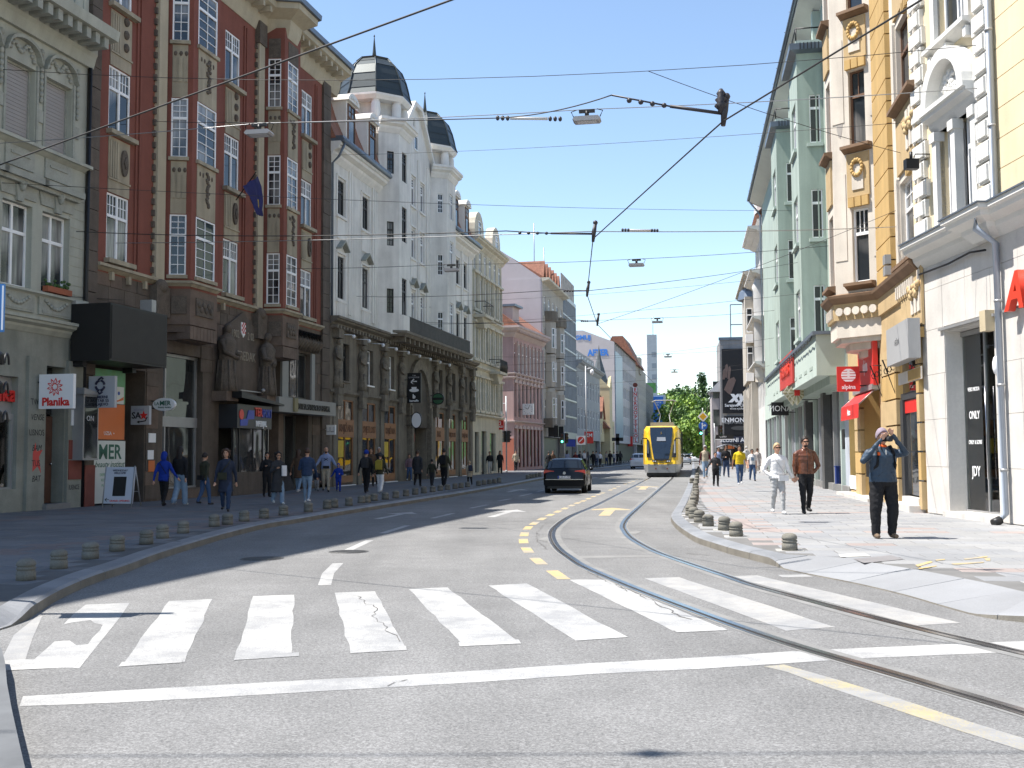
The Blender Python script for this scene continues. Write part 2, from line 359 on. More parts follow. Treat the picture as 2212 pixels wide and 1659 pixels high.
def paving(parent, poly, ang, sx, sy, box_, near, rosef, M_slab=M_slab):
 ca, sa = math.cos(R(ang)), math.sin(R(ang)); x0, x1, y0, y1 = box_; cells = []
 ny = int((y1 - y0) / sy); nx = int((x1 - x0) / sx)
 for j in range(ny):
  for i in range(nx):
   a = x0 + (i + .5 * (j % 2)) * sx; b = y0 + j * sy; q = [(a + dx, b + dy) for dx, dy in ((0, 0), (sx, 0), (sx, sy), (0, sy))]
   w = [(x * ca + y * sa, -x * sa + y * ca) for x, y in q]
   if not all(inside(poly, *p) for p in w): continue
   cx, cy = sum(p[0] for p in w) / 4, sum(p[1] for p in w) / 4
   if abs(cx) > cy * .52 + 1.5: continue
   cells.append((math.hypot(cx, cy), i, j, cx, cy))
 cells.sort(); meshes = {}
 far = [MB(), MB(), MB()]
 g = .01
 rng = random.Random(3)
 for n, (d, i, j, cx, cy) in enumerate(cells):
  k = 2 if rosef(i, j, rng) else (1 if rng.random() < .4 else 0); dz = rng.uniform(-.0015, .002)
  if n < near:
   if k not in meshes:
    mb = MB(); h = .06; e = .006
    lo = [mb.p(a, b, -h) for a, b in ((-sx / 2 + g, -sy / 2 + g), (sx / 2 - g, -sy / 2 + g), (sx / 2 - g, sy / 2 - g), (-sx / 2 + g, sy / 2 - g))]
    md = [mb.p(a, b, -e) for a, b in ((-sx / 2 + g, -sy / 2 + g), (sx / 2 - g, -sy / 2 + g), (sx / 2 - g, sy / 2 - g), (-sx / 2 + g, sy / 2 - g))]
    hi = [mb.p(a, b, 0) for a, b in ((-sx / 2 + g + e, -sy / 2 + g + e), (sx / 2 - g - e, -sy / 2 + g + e), (sx / 2 - g - e, sy / 2 - g - e), (-sx / 2 + g + e, sy / 2 - g - e))]
    mb.face(hi)
    for q in range(4): mb.face([lo[q], lo[(q + 1) % 4], md[(q + 1) % 4], md[q]]); mb.face([md[q], md[(q + 1) % 4], hi[(q + 1) % 4], hi[q]])
    meshes[k] = mb.mesh('paving_slab'); meshes[k].materials.append(M_slab[k])
   put('paving_slab', meshes[k], None, parent, loc=(cx, cy, PZ + dz), rot=(rng.uniform(-.002, .002), rng.uniform(-.002, .002), -R(ang)))
  else:
   mb = far[k]; hx, hy = sx / 2 - g, sy / 2 - g
   P = [(cx + (a * ca + b * sa), cy + (-a * sa + b * ca)) for a, b in ((-hx, -hy), (hx, -hy), (hx, hy), (-hx, hy))]
   mb.face([mb.p(x, y, PZ + dz) for x, y in P])
 mb = MB()
 for k in range(3):
  o = len(mb.v); mb.v += far[k].v; mb.f += [[q + o for q in f] for f in far[k].f]; mb.m += [k] * len(far[k].f); mb.smooth += far[k].smooth
 if mb.f: stuff(put('far_paving', mb, M_slab, parent))
paving(side_r, [(p.x, p.y) for p in ramped(RK, .17)] + [(60, RKi[-1].y), (60, RKi[0].y)], 8.5, .74, .46, (-8, 22, 5, 130), 300, lambda i, j, r: (i % 9 in (3,) and (j // 6) % 2 == 0) or (j % 14 in (5,) and i % 3 < 2 and r.random() < .8) or r.random() < .05)
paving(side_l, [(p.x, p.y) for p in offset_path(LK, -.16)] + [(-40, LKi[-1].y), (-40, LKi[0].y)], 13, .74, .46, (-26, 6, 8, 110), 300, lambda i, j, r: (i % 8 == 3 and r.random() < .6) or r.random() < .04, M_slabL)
# --- painted markings, rails and other pieces that lie in the road
def lay(name, pts, m, z=.002, parent=None, label=None):
 mb = MB(); tri = tessellate_polygon([[Vector((p.x, p.y, 0)) for p in pts]]); ix = [mb.p(p.x, p.y, z) for p in pts]
 for t in tri: mb.face([ix[k] for k in t])
 o = put(name, mb, m, parent or road)
 if label: o['label'] = label
 return o
def ribbon(name, path, w, m, z=.002, parent=None, off=0):
 a = offset_path(path, off - w / 2); b = offset_path(path, off + w / 2); mb = MB()
 ia = [mb.p(p.x, p.y, z) for p in a]; ib = [mb.p(p.x, p.y, z) for p in b]
 for k in range(len(path) - 1): mb.face([ia[k], ia[k + 1], ib[k + 1], ib[k]])
 return put(name, mb, m, parent or road)
def ragged(a, b, n, amp, r):
 """edge from a to b with small wobbles, as hand-rolled paint leaves"""
 out = []
 t = (b - a).normalized(); q = Vector((t.y, -t.x, 0))
 for k in range(n): out.append(a.lerp(b, k / n) + q * (r.uniform(-amp, amp) if 0 < k else 0))
 return out
rp_ = random.Random(5)
bars = [[(365, 1298.7), (459, 1294), (399, 1430), (263, 1439)], [(547, 1288), (635, 1285), (629, 1419), (506, 1426.5)],
  [(723, 1280.7), (810, 1277.7), (878, 1404), (757, 1411.4)], [(883, 1273), (966.4, 1269), (1125, 1390.5), (1002, 1396.7)], [(1055, 1265), (1137.7, 1260.5), (1355.6, 1377), (1244, 1384)],
  [(1230.4, 1252.8), (1306, 1252), (1570, 1362), (1453, 1363)], [(1392, 1249.5), (1467, 1247), (1804, 1355), (1698, 1363)], [(1573, 1245), (1636, 1243), (2076, 1346), (1981, 1351.5)]]
for k, q in enumerate(bars):
 g = g3(q); pts = []
 for i in range(4): pts += ragged(g[i], g[(i + 1) % 4], 9 if i % 2 else 4, .012, rp_)
 lay('crossing_stripe', pts, M_white if k < 6 else M_worn)
worn = [(185, 1306.5), (280, 1302.5), (262, 1330), (245, 1352), (232, 1368), (171.6, 1443.6), (50, 1446), (70, 1428), (100, 1402), (118, 1386), (150, 1384), (165, 1394), (190, 1392), (200, 1378), (216, 1362), (222, 1350), (204, 1346), (196, 1340), (150, 1346), (136, 1350), (160, 1326)]
lay('crossing_stripe', g3(worn), M_white, label='worn stripe with bare patches at the shaded kerb')
lay('crossing_stripe', g3([(76, 1335), (92, 1330), (70, 1380), (55, 1425), (2, 1427), (30, 1372)]), M_worn)
lay('repair_patch', g3([(0, 1428), (60, 1425), (170, 1430), (160, 1442), (60, 1447), (0, 1450)]), M_white, .004)
for q in ([(263, 1431), (398, 1423), (392, 1432), (256, 1441)], [(508, 1417), (646, 1410), (646, 1418), (505, 1427)], [(756, 1403), (877, 1396), (879, 1405), (757, 1412)], [(990, 1388), (1120, 1382), (1126, 1391), (993, 1397)], [(1236, 1377), (1343, 1370), (1357, 1377), (1243, 1385)], [(1451, 1358), (1560, 1356), (1572, 1362), (1462, 1367)]): lay('repair_patch', g3(q), M_white, .004)
top = [(49.6, 1504.6), (260, 1492), (480, 1480), (702, 1467.4), (880, 1459), (1050, 1448), (1251, 1434.5), (1512, 1420.5), (1700, 1408), (1800, 1403), (2092, 1390), (2260, 1383)]
bot = [(2260, 1405), (2165, 1410), (1873, 1422), (1700, 1433), (1512, 1445.4), (1288, 1456), (1050, 1473), (880, 1483), (702, 1493), (480, 1506), (260, 1518), (42, 1526)]
lay('stop_line', g3(top + bot), M_white)
lay('kerb_dash', g3([(1680, 1242), (1740, 1241), (1757, 1246), (1690, 1247)]), M_white)
yl = g3([(1650, 1440), (1693, 1436), (1800, 1466), (1950, 1512), (2080, 1555), (2300, 1622), (2300, 1650), (2212, 1623), (2050, 1572), (1900, 1522), (1780, 1482), (1700, 1452)])
lay('yellow_line', yl, M_yel2)
dash = [(1433, 371), (1400, 388), (1370, 400), (1330, 412), (1270, 435), (1235, 450), (1200, 465), (1130, 492), (1090, 507), (1052, 522), (1005, 542), (958, 562), (908, 580), (855, 603), (797, 628), (733, 656), (665, 687), (592, 721), (527, 759), (470, 800), (438, 856), (430, 917), (463, 996), (560, 1094), (732, 1215)]
dw = [ground(1026 + x / 4.097, 945 + y / 4.097) for x, y in dash]
for k, P in enumerate(dw):
 t = (dw[max(k - 1, 0)] - dw[min(k + 1, len(dw) - 1)]).normalized(); q = Vector((t.y, -t.x, 0)) * .085; h = t * .5
 lay('lane_dash', [P - h - q, P + h - q, P + h + q, P - h + q], M_yel)
for a, b, w in (((730, 1217), (701, 1264), .16), ((799, 1167), (753, 1188), .15), ((881, 1135), (826, 1152), .15), ((980, 1108.6), (934, 1119.5), .14), ((1052, 1090.5), (1016, 1098), .14), ((1103.6, 1077.5), (1076, 1082.4), .14), ((1148, 1066.3), (1122, 1072), .14), ((1175, 1059), (1160, 1062), .14), ((1290, 1031), (1270, 1035), .14), ((1330, 1019), (1312, 1023), .14)):
 A, Bq = ground(*b), ground(*a); ribbon('lane_dash', [A, (A + Bq) / 2 + (Vector((-.05, 0, 0)) if a[1] > 1200 else Vector((0, 0, 0))), Bq], w, M_white)
def arrow(tail, tip, m, w=.16, hw=.42, hl=.9, bend=0, label=None):
 A, T = ground(*tail), ground(*tip); t = (T - A).normalized(); q = Vector((t.y, -t.x, 0)); N_ = T - t * hl
 return lay('lane_arrow', [A - q * w / 2, N_ - q * w / 2, N_ - q * hw, T, N_ + q * hw, N_ + q * w / 2, A + q * w / 2], m)
arrow((1305, 1114), (1322.6, 1097), M_yel, .3, .75, 1.3); arrow((1386, 1058), (1395, 1050), M_yel, .35, .85, 1.6)
arrow((1060, 1117), (1117, 1101), M_white, .2, .5, 1.2); arrow((815, 1121), (889, 1106), M_white, .2, .45, 1.0); arrow((1097, 1063), (1128, 1057), M_white, .2, .5, 1.3)
for a, b, c in (((1395, 1054.5), (1440, 1054), .3), ((1430, 1012), (1470, 1010), .4), ((1370, 1003), (1400, 1002), .4)): A, Bq = ground(*a), ground(*b); lay('lane_arrow', [A + Vector((0, -.25, 0)), Bq + Vector((-.6, -.25, 0)), Bq + Vector((-.6, -.8, 0)), Bq, Bq + Vector((-.6, .8, 0)), Bq + Vector((-.6, .25, 0)), A + Vector((0, .25, 0))], M_white)
rl = [(1402, 1034), (1328.7, 1072), (1284.7, 1094), (1233.5, 1116), (1204, 1138), (1195.6, 1152.5), (1198, 1167), (1211.5, 1186.6), (1238, 1206), (1270, 1225.7), (1372.6, 1269), (1500, 1317), (1620, 1360), (1720, 1393), (1820, 1422.5), (1953, 1460), (2086, 1499), (2212, 1536), (2420, 1600)]
rr = [(1449.5, 1035), (1404, 1073), (1380, 1094), (1353, 1118), (1342, 1135.4), (1345.7, 1147.6), (1355.5, 1160), (1372.6, 1172), (1404, 1189), (1441, 1203.7), (1490, 1220.8), (1566, 1246.4), (1620, 1265), (1720, 1292), (1820, 1319), (1920, 1344.9), (2019, 1369), (2119, 1393), (2212, 1414.7), (2420, 1462)]
def smooth(p, it=2):
 for _ in range(it): p = [p[0]] + [(p[i - 1] + p[i] * 2 + p[i + 1]) / 4 for i in range(1, len(p) - 1)] + [p[-1]]
 return p
for l, sd in ((rl, 1), (rr, -1)):
 c = smooth(catmull(g3(l), 8)); far = [c[0] + Vector((math.sin(R(9.4)), math.cos(R(9.4)), 0)) * k for k in (200, 100, 50, 20)]; c = far + c
 t = ribbon('tram_track', c, .28, M_conc, .003); t['label'] = 'concrete-edged tram rail, ' + ('outer rail of the bend' if sd > 0 else 'inner rail of the bend')
 ribbon('rail_head', c, .068, M_steel, .0085, t, 0); ribbon('rail_groove', c, .036, M_groove, .006, t, -.058 * sd * -1); ribbon('rail_guard', c, .022, M_steel, .0075, t, .092 * sd)
lay('cable_strip', g3([(1247, 1201), (1420, 1199.5), (1430, 1203.5), (1256, 1205.5)]), M_conc); lay('cable_strip', g3([(1334, 1073), (1470, 1073), (1472, 1074.6), (1332, 1074.6)]), M_conc)
lay('asphalt_patch', g3([(1160, 1166), (1180, 1160), (1194, 1157), (1197, 1166), (1180, 1170)]), M_conc, .005); lay('asphalt_patch', g3([(1358, 1148), (1375, 1146), (1386, 1149), (1374, 1154), (1362, 1154)]), M_conc, .005); lay('asphalt_patch', g3([(1370, 1062), (1390, 1060), (1398, 1063), (1378, 1065)]), M_conc, .005)
M_iron = mat('cast_iron', (.1, .098, .095), .6, .2, 8, .1, metal=.3)
def manhole(u, v, r):
 P = ground(u, v); mb = MB(); mb.lathe([(r, -.01), (r, .006), (r * .93, .006), (r * .93, .003), (r * .88, .003), (r * .88, .007), (0.01, .007)], (0, 0), 28)
 for k in range(-3, 4):
  w = math.sqrt(max(0, .7 - (k / 4.2) ** 2)) * r; mb.box(-w, w, k * r * .22 - .02, k * r * .22 + .02, .007, .011)
 put('manhole_cover', mb, M_iron, road, loc=P)
manhole(753, 1192, .33); manhole(566, 1207, .33)
def crack(pts, w=.02):
 p = []; r = random.Random(int(pts[0][0]))
 for a, b in zip(pts, pts[1:]):
  A, Bq = ground(*a), ground(*b); n = max(2, int((Bq - A).length / .12))
  for k in range(n): p.append(A.lerp(Bq, k / n) + Vector((r.uniform(-.03, .03), r.uniform(-.05, .05), 0)))
 mb = MB(); L_ = []
 for P in p: hw = w * r.uniform(.15, 1); L_.append((mb.p(P.x - hw, P.y, .006), mb.p(P.x + hw, P.y + hw, .006)))
 for a, b in zip(L_, L_[1:]): mb.face([a[0], b[0], b[1], a[1]])
 put('crack', mb, M_crack, road)
crack([(765, 1285), (790, 1302), (812, 1315), (806, 1330), (830, 1352), (862, 1390)], .006); crack([(812, 1315), (760, 1324)], .004); crack([(1330, 1262), (1380, 1285), (1440, 1315), (1500, 1345)], .01)
crack([(1180, 1130), (1162, 1148), (1160, 1170), (1185, 1190)], .009); crack([(1188, 1172), (1230, 1208), (1280, 1240), (1360, 1280)], .008); crack([(1480, 1196), (1530, 1200), (1570, 1197)], .012); crack([(832, 1484), (870, 1472), (882, 1462)], .01); crack([(702, 1258), (860, 1263)], .004)
P = ground(2010, 1192, PZ); lay('drain_slab', [ground(u, v, PZ) for u, v in [(1811, 1198), (1868, 1195), (1880, 1202), (1816, 1204)]], mat('pale_slab', (.42, .41, .38), .8), PZ + .005, side_r)
lay('inspection_cover', [ground(u, v, PZ) for u, v in [(1843, 1208), (1925, 1200), (1952, 1209), (1866, 1217)]], mat('cover_grey', (.2, .19, .19), .7), PZ + .006, side_r)
for q in ([(1952, 1265), (1986, 1256), (1990, 1259), (1958, 1269)], [(1995, 1254), (2016, 1252), (2016, 1254), (1998, 1256)], [(2056, 1251), (2108, 1246), (2108, 1248), (2060, 1254)], [(2100, 1250), (2114, 1250), (2114, 1256), (2106, 1256)], [(1958, 1272), (1998, 1266), (1998, 1268), (1962, 1274)], [(2030, 1262), (2100, 1258), (2100, 1260), (2034, 1265)]): lay('survey_mark', [ground(u + 25, v - 44, PZ) for u, v in q], M_yel, PZ + .005, side_r)
# traffic island whose kerb shows in the bottom corner
isl = [ground(u, v, 0) for u, v in [(-260, 1425), (-60, 1432), (2, 1436), (10, 1470), (14, 1520), (24, 1580), (40, 1659), (70, 1800), (-200, 1900), (-400, 1600)]]
io = sheet('traffic_island', [(p.x, p.y) for p in isl], .13, mat('island_kerb_shadowed', (.12, .125, .13), .7, .3, 2), .2)  # darker than the other kerbs: a presumed shadow is put into the colour
# ------------------------------------------------------------------ building kit
M_glass = glass('window_glass'); M_glassR = glass('window_glass_sunny', (.02, .024, .028), (.2, .19, .18), .55); M_shop = glass('shop_glass', (.02, .022, .024), (.06, .06, .06), .5, .03, .8)
M_fw = mat('frame_white', (.86, .86, .86), .5, .06, 3); M_fd = mat('frame_dark', (.03, .028, .026), .5, .1, 3); M_fb = mat('frame_brown', (.16, .085, .05), .6, .2, 3); M_alu = mat('frame_metal', (.35, .35, .35), .4, .08, 3, metal=.4)
M_blind = mat('roller_blind', (.33, .31, .3), .7, .06, 2); M_zinc = mat('zinc_sheet', (.16, .19, .23), .45, .2, 1.5, metal=.5); M_pipe = mat('downpipe_grey', (.36, .4, .46), .45, .1, 2, metal=.3)
M_blk = mat('black_metal', (.012, .012, .013), .45, .1, 3); M_signw = mat('sign_white', (.78, .78, .79), .4, .03, 2); M_tile = mat('roof_tile', (.28, .125, .08), .8, .35, 2.5, .2, 14, .5); M_ink = mat('ink_black', (.012, .012, .012), .6, 0); M_red = mat('sign_red', (.62, .03, .025), .4, .03); M_letw = mat('letter_white', (.8, .8, .8), .5, 0); M_dimw = mat('letter_grey', (.45, .45, .46), .5, 0)
WCACHE = {}
class Face:
 """a vertical stretch of wall from P to Q (along, out) in its building's frame"""
 def __init__(s, B, P, Q):
  s.B = B; s.P = Vector(P); s.Q = Vector(Q); d = s.Q - s.P; s.len = d.length; sg = B.sg
  a = math.atan2(sg * d.y, d.x); s.sg = sg
  s.mx = Matrix.Translation((s.P.x, sg * s.P.y, 0)) @ Matrix.Rotation(a, 4, 'Z')
  s.inv = (B.M @ s.mx).inverted()
 def px(s, u, v, o=0):
  c = s.inv @ EYE; d = s.inv.to_3x3() @ ray(u, v); t = (o * s.sg - c.y) / d.y; p = c + d * t; return p.x, p.z
 def mb(s): return MB(s.sg)
 def put(s, name, mb, m, parent=None, label=None):
  o = put(name, mb, m, s.B.e if parent is None else parent, mx=s.mx if parent is None else None)
  if label: o['label'] = label
  return o
 def W(s, t, z, o=0): return s.mx @ Vector((t, s.sg * o, z))       # building frame
 def world(s, t, z, o=0): return s.B.M @ s.W(t, z, o)
 def wall(s, t0, t1, z0, z1, openings, m, name='wall', depth=.22, mr=None, label=None):
  """wall skin with real openings; each opening has its reveals"""
  mb = s.mb(); ts = sorted({t0, t1} | {x for o in openings for x in o[:2] if t0 < x < t1}); zs = sorted({z0, z1} | {x for o in openings for x in o[2:4] if z0 < x < z1})
  for a, b in zip(ts, ts[1:]):
   run = None
   for c, d in zip(zs, zs[1:]):
    hole = any(o[0] - 1e-6 <= (a + b) / 2 <= o[1] and o[2] <= (c + d) / 2 <= o[3] for o in openings)
    if hole:
     if run: mb.quad((a, 0, run[0]), (b, 0, run[0]), (b, 0, run[1]), (a, 0, run[1])); run = None
    else: run = (run[0], d) if run else (c, d)
   if run: mb.quad((a, 0, run[0]), (b, 0, run[0]), (b, 0, run[1]), (a, 0, run[1]))
  for o in openings:
   a, b, c, d = o[:4]; k = 1 if mr else 0; dp = -(o[4] if len(o) > 4 else depth)
   mb.quad((a, 0, c), (a, dp, c), (a, dp, d), (a, 0, d), k); mb.quad((b, 0, c), (b, dp, c), (b, dp, d), (b, 0, d), k); mb.quad((a, 0, d), (b, 0, d), (b, dp, d), (a, dp, d), k); mb.quad((a, 0, c), (b, 0, c), (b, dp, c), (a, dp, c), k)
  mb.box(t0, t1, -.75, -.7, z0, z1, 1 if mr else 0)
  return s.put(name, mb, [m] + ([mr] if mr else []), label=label)
 def window(s, t0, t1, z0, z1, style='cross', fm=None, gm=None, o=-.16, sill=None, name='window', fw=.06, label=None):
  w, h = round(t1 - t0, 2), round(z1 - z0, 2); fm = fm or M_fw; gm = gm or M_glass; key = (w, h, style, fm.name, gm.name, s.sg, fw, sill.name if sill else 0)
  if key not in WCACHE:
   mb = s.mb(); D = .07; lights = []
   def bar(a0, a1, c0, c1, d=D): mb.box(a0, a1, -d / 2, d / 2, c0, c1)
   bar(0, w, 0, fw); bar(0, w, h - fw, h); bar(0, fw, fw, h - fw); bar(w - fw, w, fw, h - fw)
   def grid(a0, a1, c0, c1, nx, nz, q=.022):
    for i in range(1, nx): x = a0 + (a1 - a0) * i / nx; bar(x - q / 2, x + q / 2, c0, c1, .05)
    for j in range(1, nz):
     z = c0 + (c1 - c0) * j / nz
     for i in range(nx): bar(a0 + (a1 - a0) * i / nx + q / 2, a0 + (a1 - a0) * (i + 1) / nx - q / 2, z - q / 2, z + q / 2, .048)
    for i in range(nx):
     for j in range(nz): lights.append((a0 + (a1 - a0) * i / nx, a0 + (a1 - a0) * (i + 1) / nx, c0 + (c1 - c0) * j / nz, c0 + (c1 - c0) * (j + 1) / nz))
   st = style.split(':'); kind = st[0]; arg = [int(x) for x in st[1].split(',')] if len(st) > 1 else []
   if kind == 'cross':      # n casements with top lights, grid in the top lights
    n, tx, tz = (arg + [2, 1, 1][len(arg):]); zt = h * .66; x = fw
    bar(fw, w - fw, zt - .045, zt + .045, .09); cw = (w - 2 * fw - (n - 1) * .08) / n
    for i in range(n):
     a = fw + i * (cw + .08); grid(a, a + cw, fw, zt - .045, 1, 1); grid(a, a + cw, zt + .045, h - fw, tx, tz)
     if i: bar(a - .08, a, fw, zt - .045, .085); bar(a - .08, a, zt + .045, h - fw, .085)
   elif kind == 'grid': grid(fw, w - fw, fw, h - fw, *arg)
   elif kind == 'gridt':   # full small-pane grid under and over a transom
    n, za, zb = arg; zt = h * .66; bar(fw, w - fw, zt - .045, zt + .045, .085); grid(fw, w - fw, fw, zt - .045, n, za); grid(fw, w - fw, zt + .045, h - fw, n, zb)
   elif kind == 'plain': grid(fw, w - fw, fw, h - fw, 1, 1)
   elif kind == 'top':    # one light under one top light
    zt = h * .72; bar(fw, w - fw, zt - .05, zt + .05, .09); grid(fw, w - fw, fw, zt - .05, 1, 1); grid(fw, w - fw, zt + .05, h - fw, 1, 1)
   elif kind == 'blind':
    n = int(h / .055)
    for j in range(n): mb.box(fw, w - fw, -.03, -.012 + .008 * (j % 2), fw + (h - 2 * fw) * j / n, fw + (h - 2 * fw) * (j + .92) / n, 1)
   if sill: mb.box(-.07, w + .07, -.1, -o + .07, -.07, 0, 2)
   me = mb.mesh('window'); [me.materials.append(x) for x in (fm, M_blind, sill or fm)]
   pm = {}
   panes = []
   for a0, a1, c0, c1 in lights:
    kk = (round(a1 - a0, 3), round(c1 - c0, 3))
    if kk not in pm: pm[kk] = MB(s.sg).box(0, kk[0], -.012, -.004, 0, kk[1]).mesh('pane'); pm[kk].materials.append(gm)
    panes.append((pm[kk], a0, c0))
   WCACHE[key] = (me, panes)
  me, panes = WCACHE[key]
  ob = put(name, me, None, s.B.e, mx=s.mx @ Matrix.Translation((t0, s.sg * o, z0)))
  if label: ob['label'] = label
  for pm, a, c in panes: put('pane', pm, None, ob, loc=(a, 0, c))
  return ob
 def text(s, st, size, m, t, z, o, **k):
  p = k.pop('parent', None)
  if p is None: return text(st, size, m, s.B.e, s.W(t, z, o), s.mx.to_3x3() @ Vector((-s.sg, 0, 0)), **k)
  return text(st, size, m, p, (t, s.sg * o, z), (-s.sg, 0, 0), **k)      # parent made by put() on this face
 def rect(s, u0, u1, v0, v1, o=0):
  a, z1 = s.px(u0, v0, o); _, z0 = s.px(u0, v1, o); b, _ = s.px(u1, v0, o); return min(a, b), max(a, b), z0, z1
class Bld:
 def __init__(s, name, label, cat, P, heading, side, group=None):
  s.sg = -1 if side == 'L' else 1; a = R(heading); s.heading = heading
  rz = math.atan2(math.cos(a), math.sin(a)); s.e = empty(name, (P[0], P[1], 0), rz); tag(s.e, label, cat, group)
  s.M = Matrix.Translation((P[0], P[1], 0)) @ Matrix.Rotation(rz, 4, 'Z'); s.main = Face(s, (0, 0), (1, 0)); s.main.len = 99
 def face(s, P, Q): return Face(s, P, Q)
 def s_at(s, u, v=1000, o=0): return s.main.px(u, v, o)[0]
 def W(s, t, o=0, z=0): return s.M @ Vector((t, s.sg * o, z))
 def put(s, name, mb, m, parent=None, label=None): return s.main.put(name, mb, m, parent, label)
def dentils(fc, path_len, t0, o0, o1, z0, z1, w, step, m, name='bracket'):
 me = MB(fc.sg).box(0, w, o0, o1, z0, z1).mesh(name); me.materials.append(m); n = int(path_len / step)
 for k in range(n): put(name, me, None, fc.B.e, mx=fc.mx @ Matrix.Translation((t0 + k * step, 0, 0)))
CORN = lambda z, h, d: [(-.15, z), (.02, z), (d * .35, z + h * .3), (d * .4, z + h * .45), (d * .8, z + h * .6), (d * .85, z + h * .75), (d, z + h * .8), (d, z + h), (-.15, z + h)]
LEDGE = lambda z, h, d: [(-.1, z), (.01, z), (d * .7, z + h * .5), (d, z + h * .55), (d, z + h), (-.1, z + h * 1.1)]
def roof(B, t0, t1, o_eave, z_eave, o_back, z_ridge, m, name='roof'):
 mb = MB(B.sg); zm = z_ridge
 mb.sweep([(o_eave, z_eave), (o_back / 2 + o_eave / 2, zm), (o_back, z_eave), (o_back, z_eave - .1), (o_eave, z_eave - .12)], [(t0, 0), (t1, 0)])
 return B.put(name, mb, m)
def gutter(B, t0, t1, o, z, r=.09): return B.put('gutter', MB(B.sg).tube([(t0, o, z), (t1, o, z)], r, 8), M_zinc)
def mass(B, t0, t1, z0, z1, depth, m, o=-.72, name='rear_wall'): return B.put(name, MB(B.sg).box(t0, t1, -depth, o, z0, z1), m)
def perp(B, T, u, v):
 """where the sight line through a photo point meets the cross plane at distance T along the building: (out, z)"""
 iv = B.M.inverted(); c = iv @ EYE; d = iv.to_3x3() @ ray(u, v); t = (T - c.x) / d.x; p = c + d * t; return p.y * B.sg, p.z
class Sign:
 """a sign board that stands out from a wall and faces along the street: its own object"""
 def __init__(s, B, name, label, u0, u1, v0, v1, m, gap=.18, th=.12, T=None, shape='box', bracket=True, cat='sign', group=None, frame=None):
  um = u0 if B.sg < 0 else u1; s.B = B
  if T is None: T = B.s_at(um, (v0 + v1) / 2, gap)
  o0, z1 = perp(B, T, u0, v0); o1, z0 = perp(B, T, u1, v1); o0, o1 = min(o0, o1), max(o0, o1)
  s.w, s.h = o1 - o0, z1 - z0; c = B.W(T, (o0 + o1) / 2, (z0 + z1) / 2); s.T = T; s.o0, s.o1, s.z0, s.z1 = o0, o1, z0, z1
  # local frame: x = reading direction, y = away from viewer, z up
  ang = B.e.rotation_euler.z - math.pi / 2; s.e = empty(name, c, ang); tag(s.e, label, cat, group); mb = MB(); w, h = s.w / 2, s.h / 2
  if shape == 'box': mb.box(-w, w, 0, th, -h, h)
  elif shape == 'oval': mb.disc((0, 0), w, h, 0, th, 28)
  elif shape == 'diamond': mb.prism([(-w, 0), (0, -h), (w, 0), (0, h)], 0, th)
  put('panel', mb, m, s.e)
  if bracket:
   br = MB(); x = -w if B.sg < 0 else w; g = -o0 if B.sg < 0 else o0
   for z in (h * .55, -h * .55): br.tube([(x * .6, th / 2, z), (x + g, th / 2, z)], .02, 6)
   put('bracket', br, M_blk, s.e)
  if frame:
   fr = MB(); f = .03
   for a in ((-w, w, -h, -h + f), (-w, w, h - f, h), (-w, -w + f, -h + f, h - f), (w - f, w, -h + f, h - f)): fr.box(a[0], a[1], -.012, .01, a[2], a[3])
   put('rim', fr, frame, s.e)
 def text(s, st, size, m, x=0, z=0, **k): return text(st, size, m, s.e, (x * s.w / 2, -.008, z * s.h / 2), (1, 0, 0), **k)
 def shape(s, name, mb, m): return put(name, mb, m, s.e)
# ================================================================== left side
M_grey = mat('grey_plaster', (.42, .425, .36), .85, .16, .7, .06, 40, .1, streak=.18); M_greyd = mat('grey_stucco_ornament', (.33, .335, .29), .9, .22, 3, .1, 30, .15)
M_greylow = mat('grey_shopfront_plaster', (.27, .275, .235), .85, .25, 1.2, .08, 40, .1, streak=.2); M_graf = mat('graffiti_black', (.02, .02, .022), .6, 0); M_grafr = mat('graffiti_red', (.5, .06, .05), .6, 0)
M_doorb = mat('old_door_brown', (.09, .045, .03), .6, .3, 4); M_redst = mat('red_stone', (.2, .055, .04), .7, .25, 2, .1)
P0 = ground(171, 1095, .14)
# ---- grey stucco house at the picture edge
B = Bld('corner_house', 'grey stucco house with roller blinds and garlands beside the red building', 'building', P0, 13.5, 'L')
HB = B; f = B.main; T0 = -20.5
cols = [(-3.5 - 1.6 * k, -2.32 - 1.6 * k) for k in range(-1, 10)]
cols = [(a, b) for a, b in cols if a > T0]
opn = []
for a, b in cols:
 opn += [(a, b, 6.2, 8.47, .26), (a, b, 10.2, 12.32, .26), (a + .05, b - .05, 15.2, 17.2), (a + .05, b - .05, 18.4, 20.2)]
f.wall(T0, -.02, 5.2, 22, opn, M_grey)
shop = [(-3.95, -2.72, .75, 3.75, .3), (-1.66, -.76, .3, 4.15, .45)] + [(-4.0 - 2.6 * k, -4.0 - 2.6 * k + 2.1, .75, 3.75, .3) for k in range(1, 6)]
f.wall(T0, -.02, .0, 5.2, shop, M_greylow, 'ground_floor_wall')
mass(B, T0, -.02, 0, 22, 12, M_grey)
B.put('roof', MB(-1).box(T0 - .3, 0, -12, .3, 22, 22.4), M_zinc)
